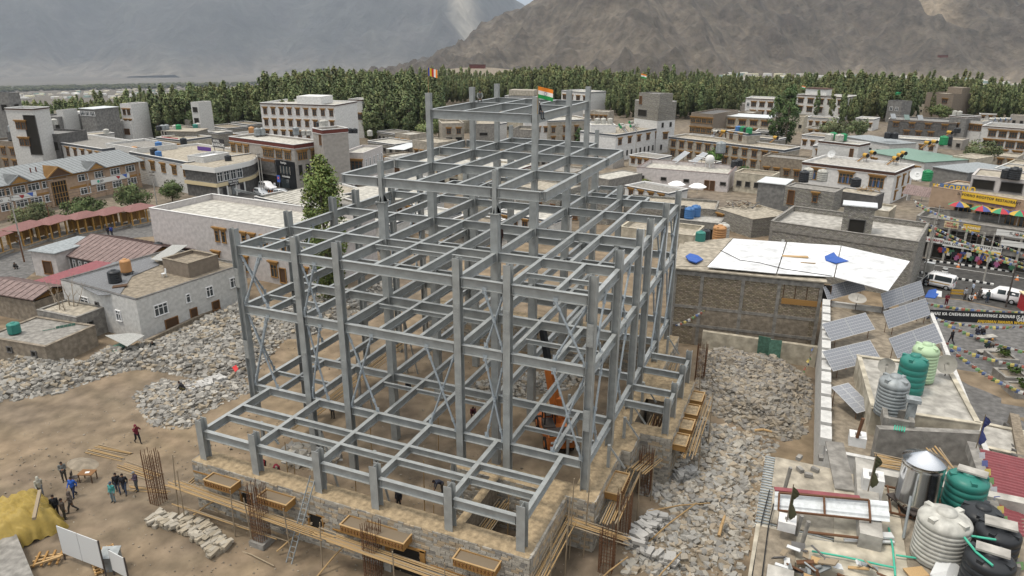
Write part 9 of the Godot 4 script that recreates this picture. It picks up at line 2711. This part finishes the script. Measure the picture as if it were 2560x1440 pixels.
	house("tin_roof_house", "tan block house with slotted openings and a broad bright white metal roof beyond the rubble", "building", V(19.35, 0, -40.89), 0.097, 14.95, 9.50, 8.60, {wall="brick_tan", roof="roofdust", par=0.0, boxes=[["concrete_post", V(-7.30, 4.2, 4.77), V(0.34, 8.4, 0.08), "concrete"],["concrete_post", V(-4.47, 4.2, 4.77), V(0.34, 8.4, 0.08), "concrete"],["concrete_post", V(-0.30, 4.2, 4.77), V(0.34, 8.4, 0.08), "concrete"],["concrete_post", V(3.28, 4.2, 4.77), V(0.34, 8.4, 0.08), "concrete"],["concrete_post", V(7.30, 4.2, 4.77), V(0.34, 8.4, 0.08), "concrete"],["concrete_beam", V(0, 2.30, 4.77), V(15.00, 0.30, 0.1), "concrete"],["concrete_beam", V(0, 4.40, 4.77), V(15.00, 0.30, 0.1), "concrete"],["concrete_beam", V(0, 8.20, 4.77), V(15.00, 0.50, 0.1), "concrete"],["render_panel", V(0.8, 3.35, 4.76), V(11.62, 1.8, 0.05), "render_tan"],["render_panel", V(0.8, 1.1, 4.76), V(11.62, 2.1, 0.05), "render_tan"]]})
	house("raw_terrace_house", "raw grey block house with an open concrete terrace", "building", V(30.49, 0, -69.69), -0.211, 18.45, 11.90, 7.60, {wall="brick", roof="concrete_light", par=0.75, cope="concrete", boxes=[["concrete_post", V(-9.02, 3.4, 5.97), V(0.36, 6.8, 0.08), "concrete"],["concrete_post", V(-3.68, 3.4, 5.97), V(0.36, 6.8, 0.08), "concrete"],["concrete_post", V(1.84, 3.4, 5.97), V(0.36, 6.8, 0.08), "concrete"],["concrete_post", V(9.02, 3.4, 5.97), V(0.36, 6.8, 0.08), "concrete"],["concrete_beam", V(0, 6.55, 5.98), V(18.50, 0.45, 0.1), "concrete"],["water_box", V(-7.2, 5.0, 6.00), V(0.4, 0.5, 0.1), "pvc_white"]]})
	house("terrace_cabin", "raw block cabin with a plywood door on the concrete terrace", "cabin", V(25.33, 6.9, -82.78), -0.297, 7.53, 4.20, 2.80, {wall="brick", roof="concrete", par=0.12, cope="concrete", wood="wood", f=[["D",0.05,1.1,2.3,1,0.14,0.14],["L",0.9,0.8,1.2,1,0.63,0.63]]})
	house("terrace_lean_to", "low block lean-to with sticks on its roof beside the terrace cabin", "lean-to", V(32.16, 6.9, -86.18), -0.357, 6.05, 4.00, 2.00, {wall="greydark", roof="roofdust", par=0.05})
	house("stair_kiosk", "block stair head with a dark open doorway and tin lid on the terrace edge", "stair head", V(31.30, 6.6, -67.96), -0.045, 3.78, 2.60, 4.00, {wall="brick", roof="sheet_white", par=0.0, f=[["H",-1.2,2.1,3.4,1,0.5,0.5]]})
	house("tin_store", "low grey store with a pale tin roof left of the terrace cabin", "building", V(18.55, 0, -104.68), -0.176, 4.81, 6.00, 6.40, {wall="grey", roof="sheet_white", par=0.0})
	house("restaurant_terrace", "two storey shop house with a roof terrace parapet facing the street", "building", V(49.12, 0, -85.84), -0.314, 15.63, 8.00, 6.20, {wall="concrete", roof="concrete", par=0.9, f=[["H",3.2,3.6,1.7,6,0.08,0.95],["H",0.2,3.6,2.2,6,0.08,0.95]]})
	house("restaurant", "pink set back restaurant storey with tall glazed bays above the terrace", "restaurant", V(51.95, 5.0, -94.38), -0.539, 15.28, 9.00, 4.20, {wall="tan", roof="roofdust", par=0.2, wood="wood_ochre", f=[["B",0.2,2.6,2.3,4,0.35,0.95]]})
	house("arched_loft", "grey loft with two arched openings above the restaurant", "loft", V(53.71, 9.1, -97.33), -0.268, 8.93, 8.00, 2.30, {wall="lilac", roof="roofdust", par=0.2, f=[["H",0.2,3.0,1.6,2,0.2,0.62]]})
	house("panel_roof_house", "long house with white arcaded parapet and solar panels on its dusty roof", "building", V(32.61, 0, -22.08), 0.009, 9.80, 30.56, 6.50, {wall="white", roof="roofmud", par=0.5})
	house("tank_roof_villa", "cream house with a wide flat roof, three big tanks and one ochre door", "building", V(33.42, 0, -15.89), 0.070, 6.50, 9.20, 8.00, {wall="cream", roof="concrete_light", par=0.12, cope="cream", f=[["D",5.2,1.6,2.0,1,0.86,0.86]]})
	town_extra()
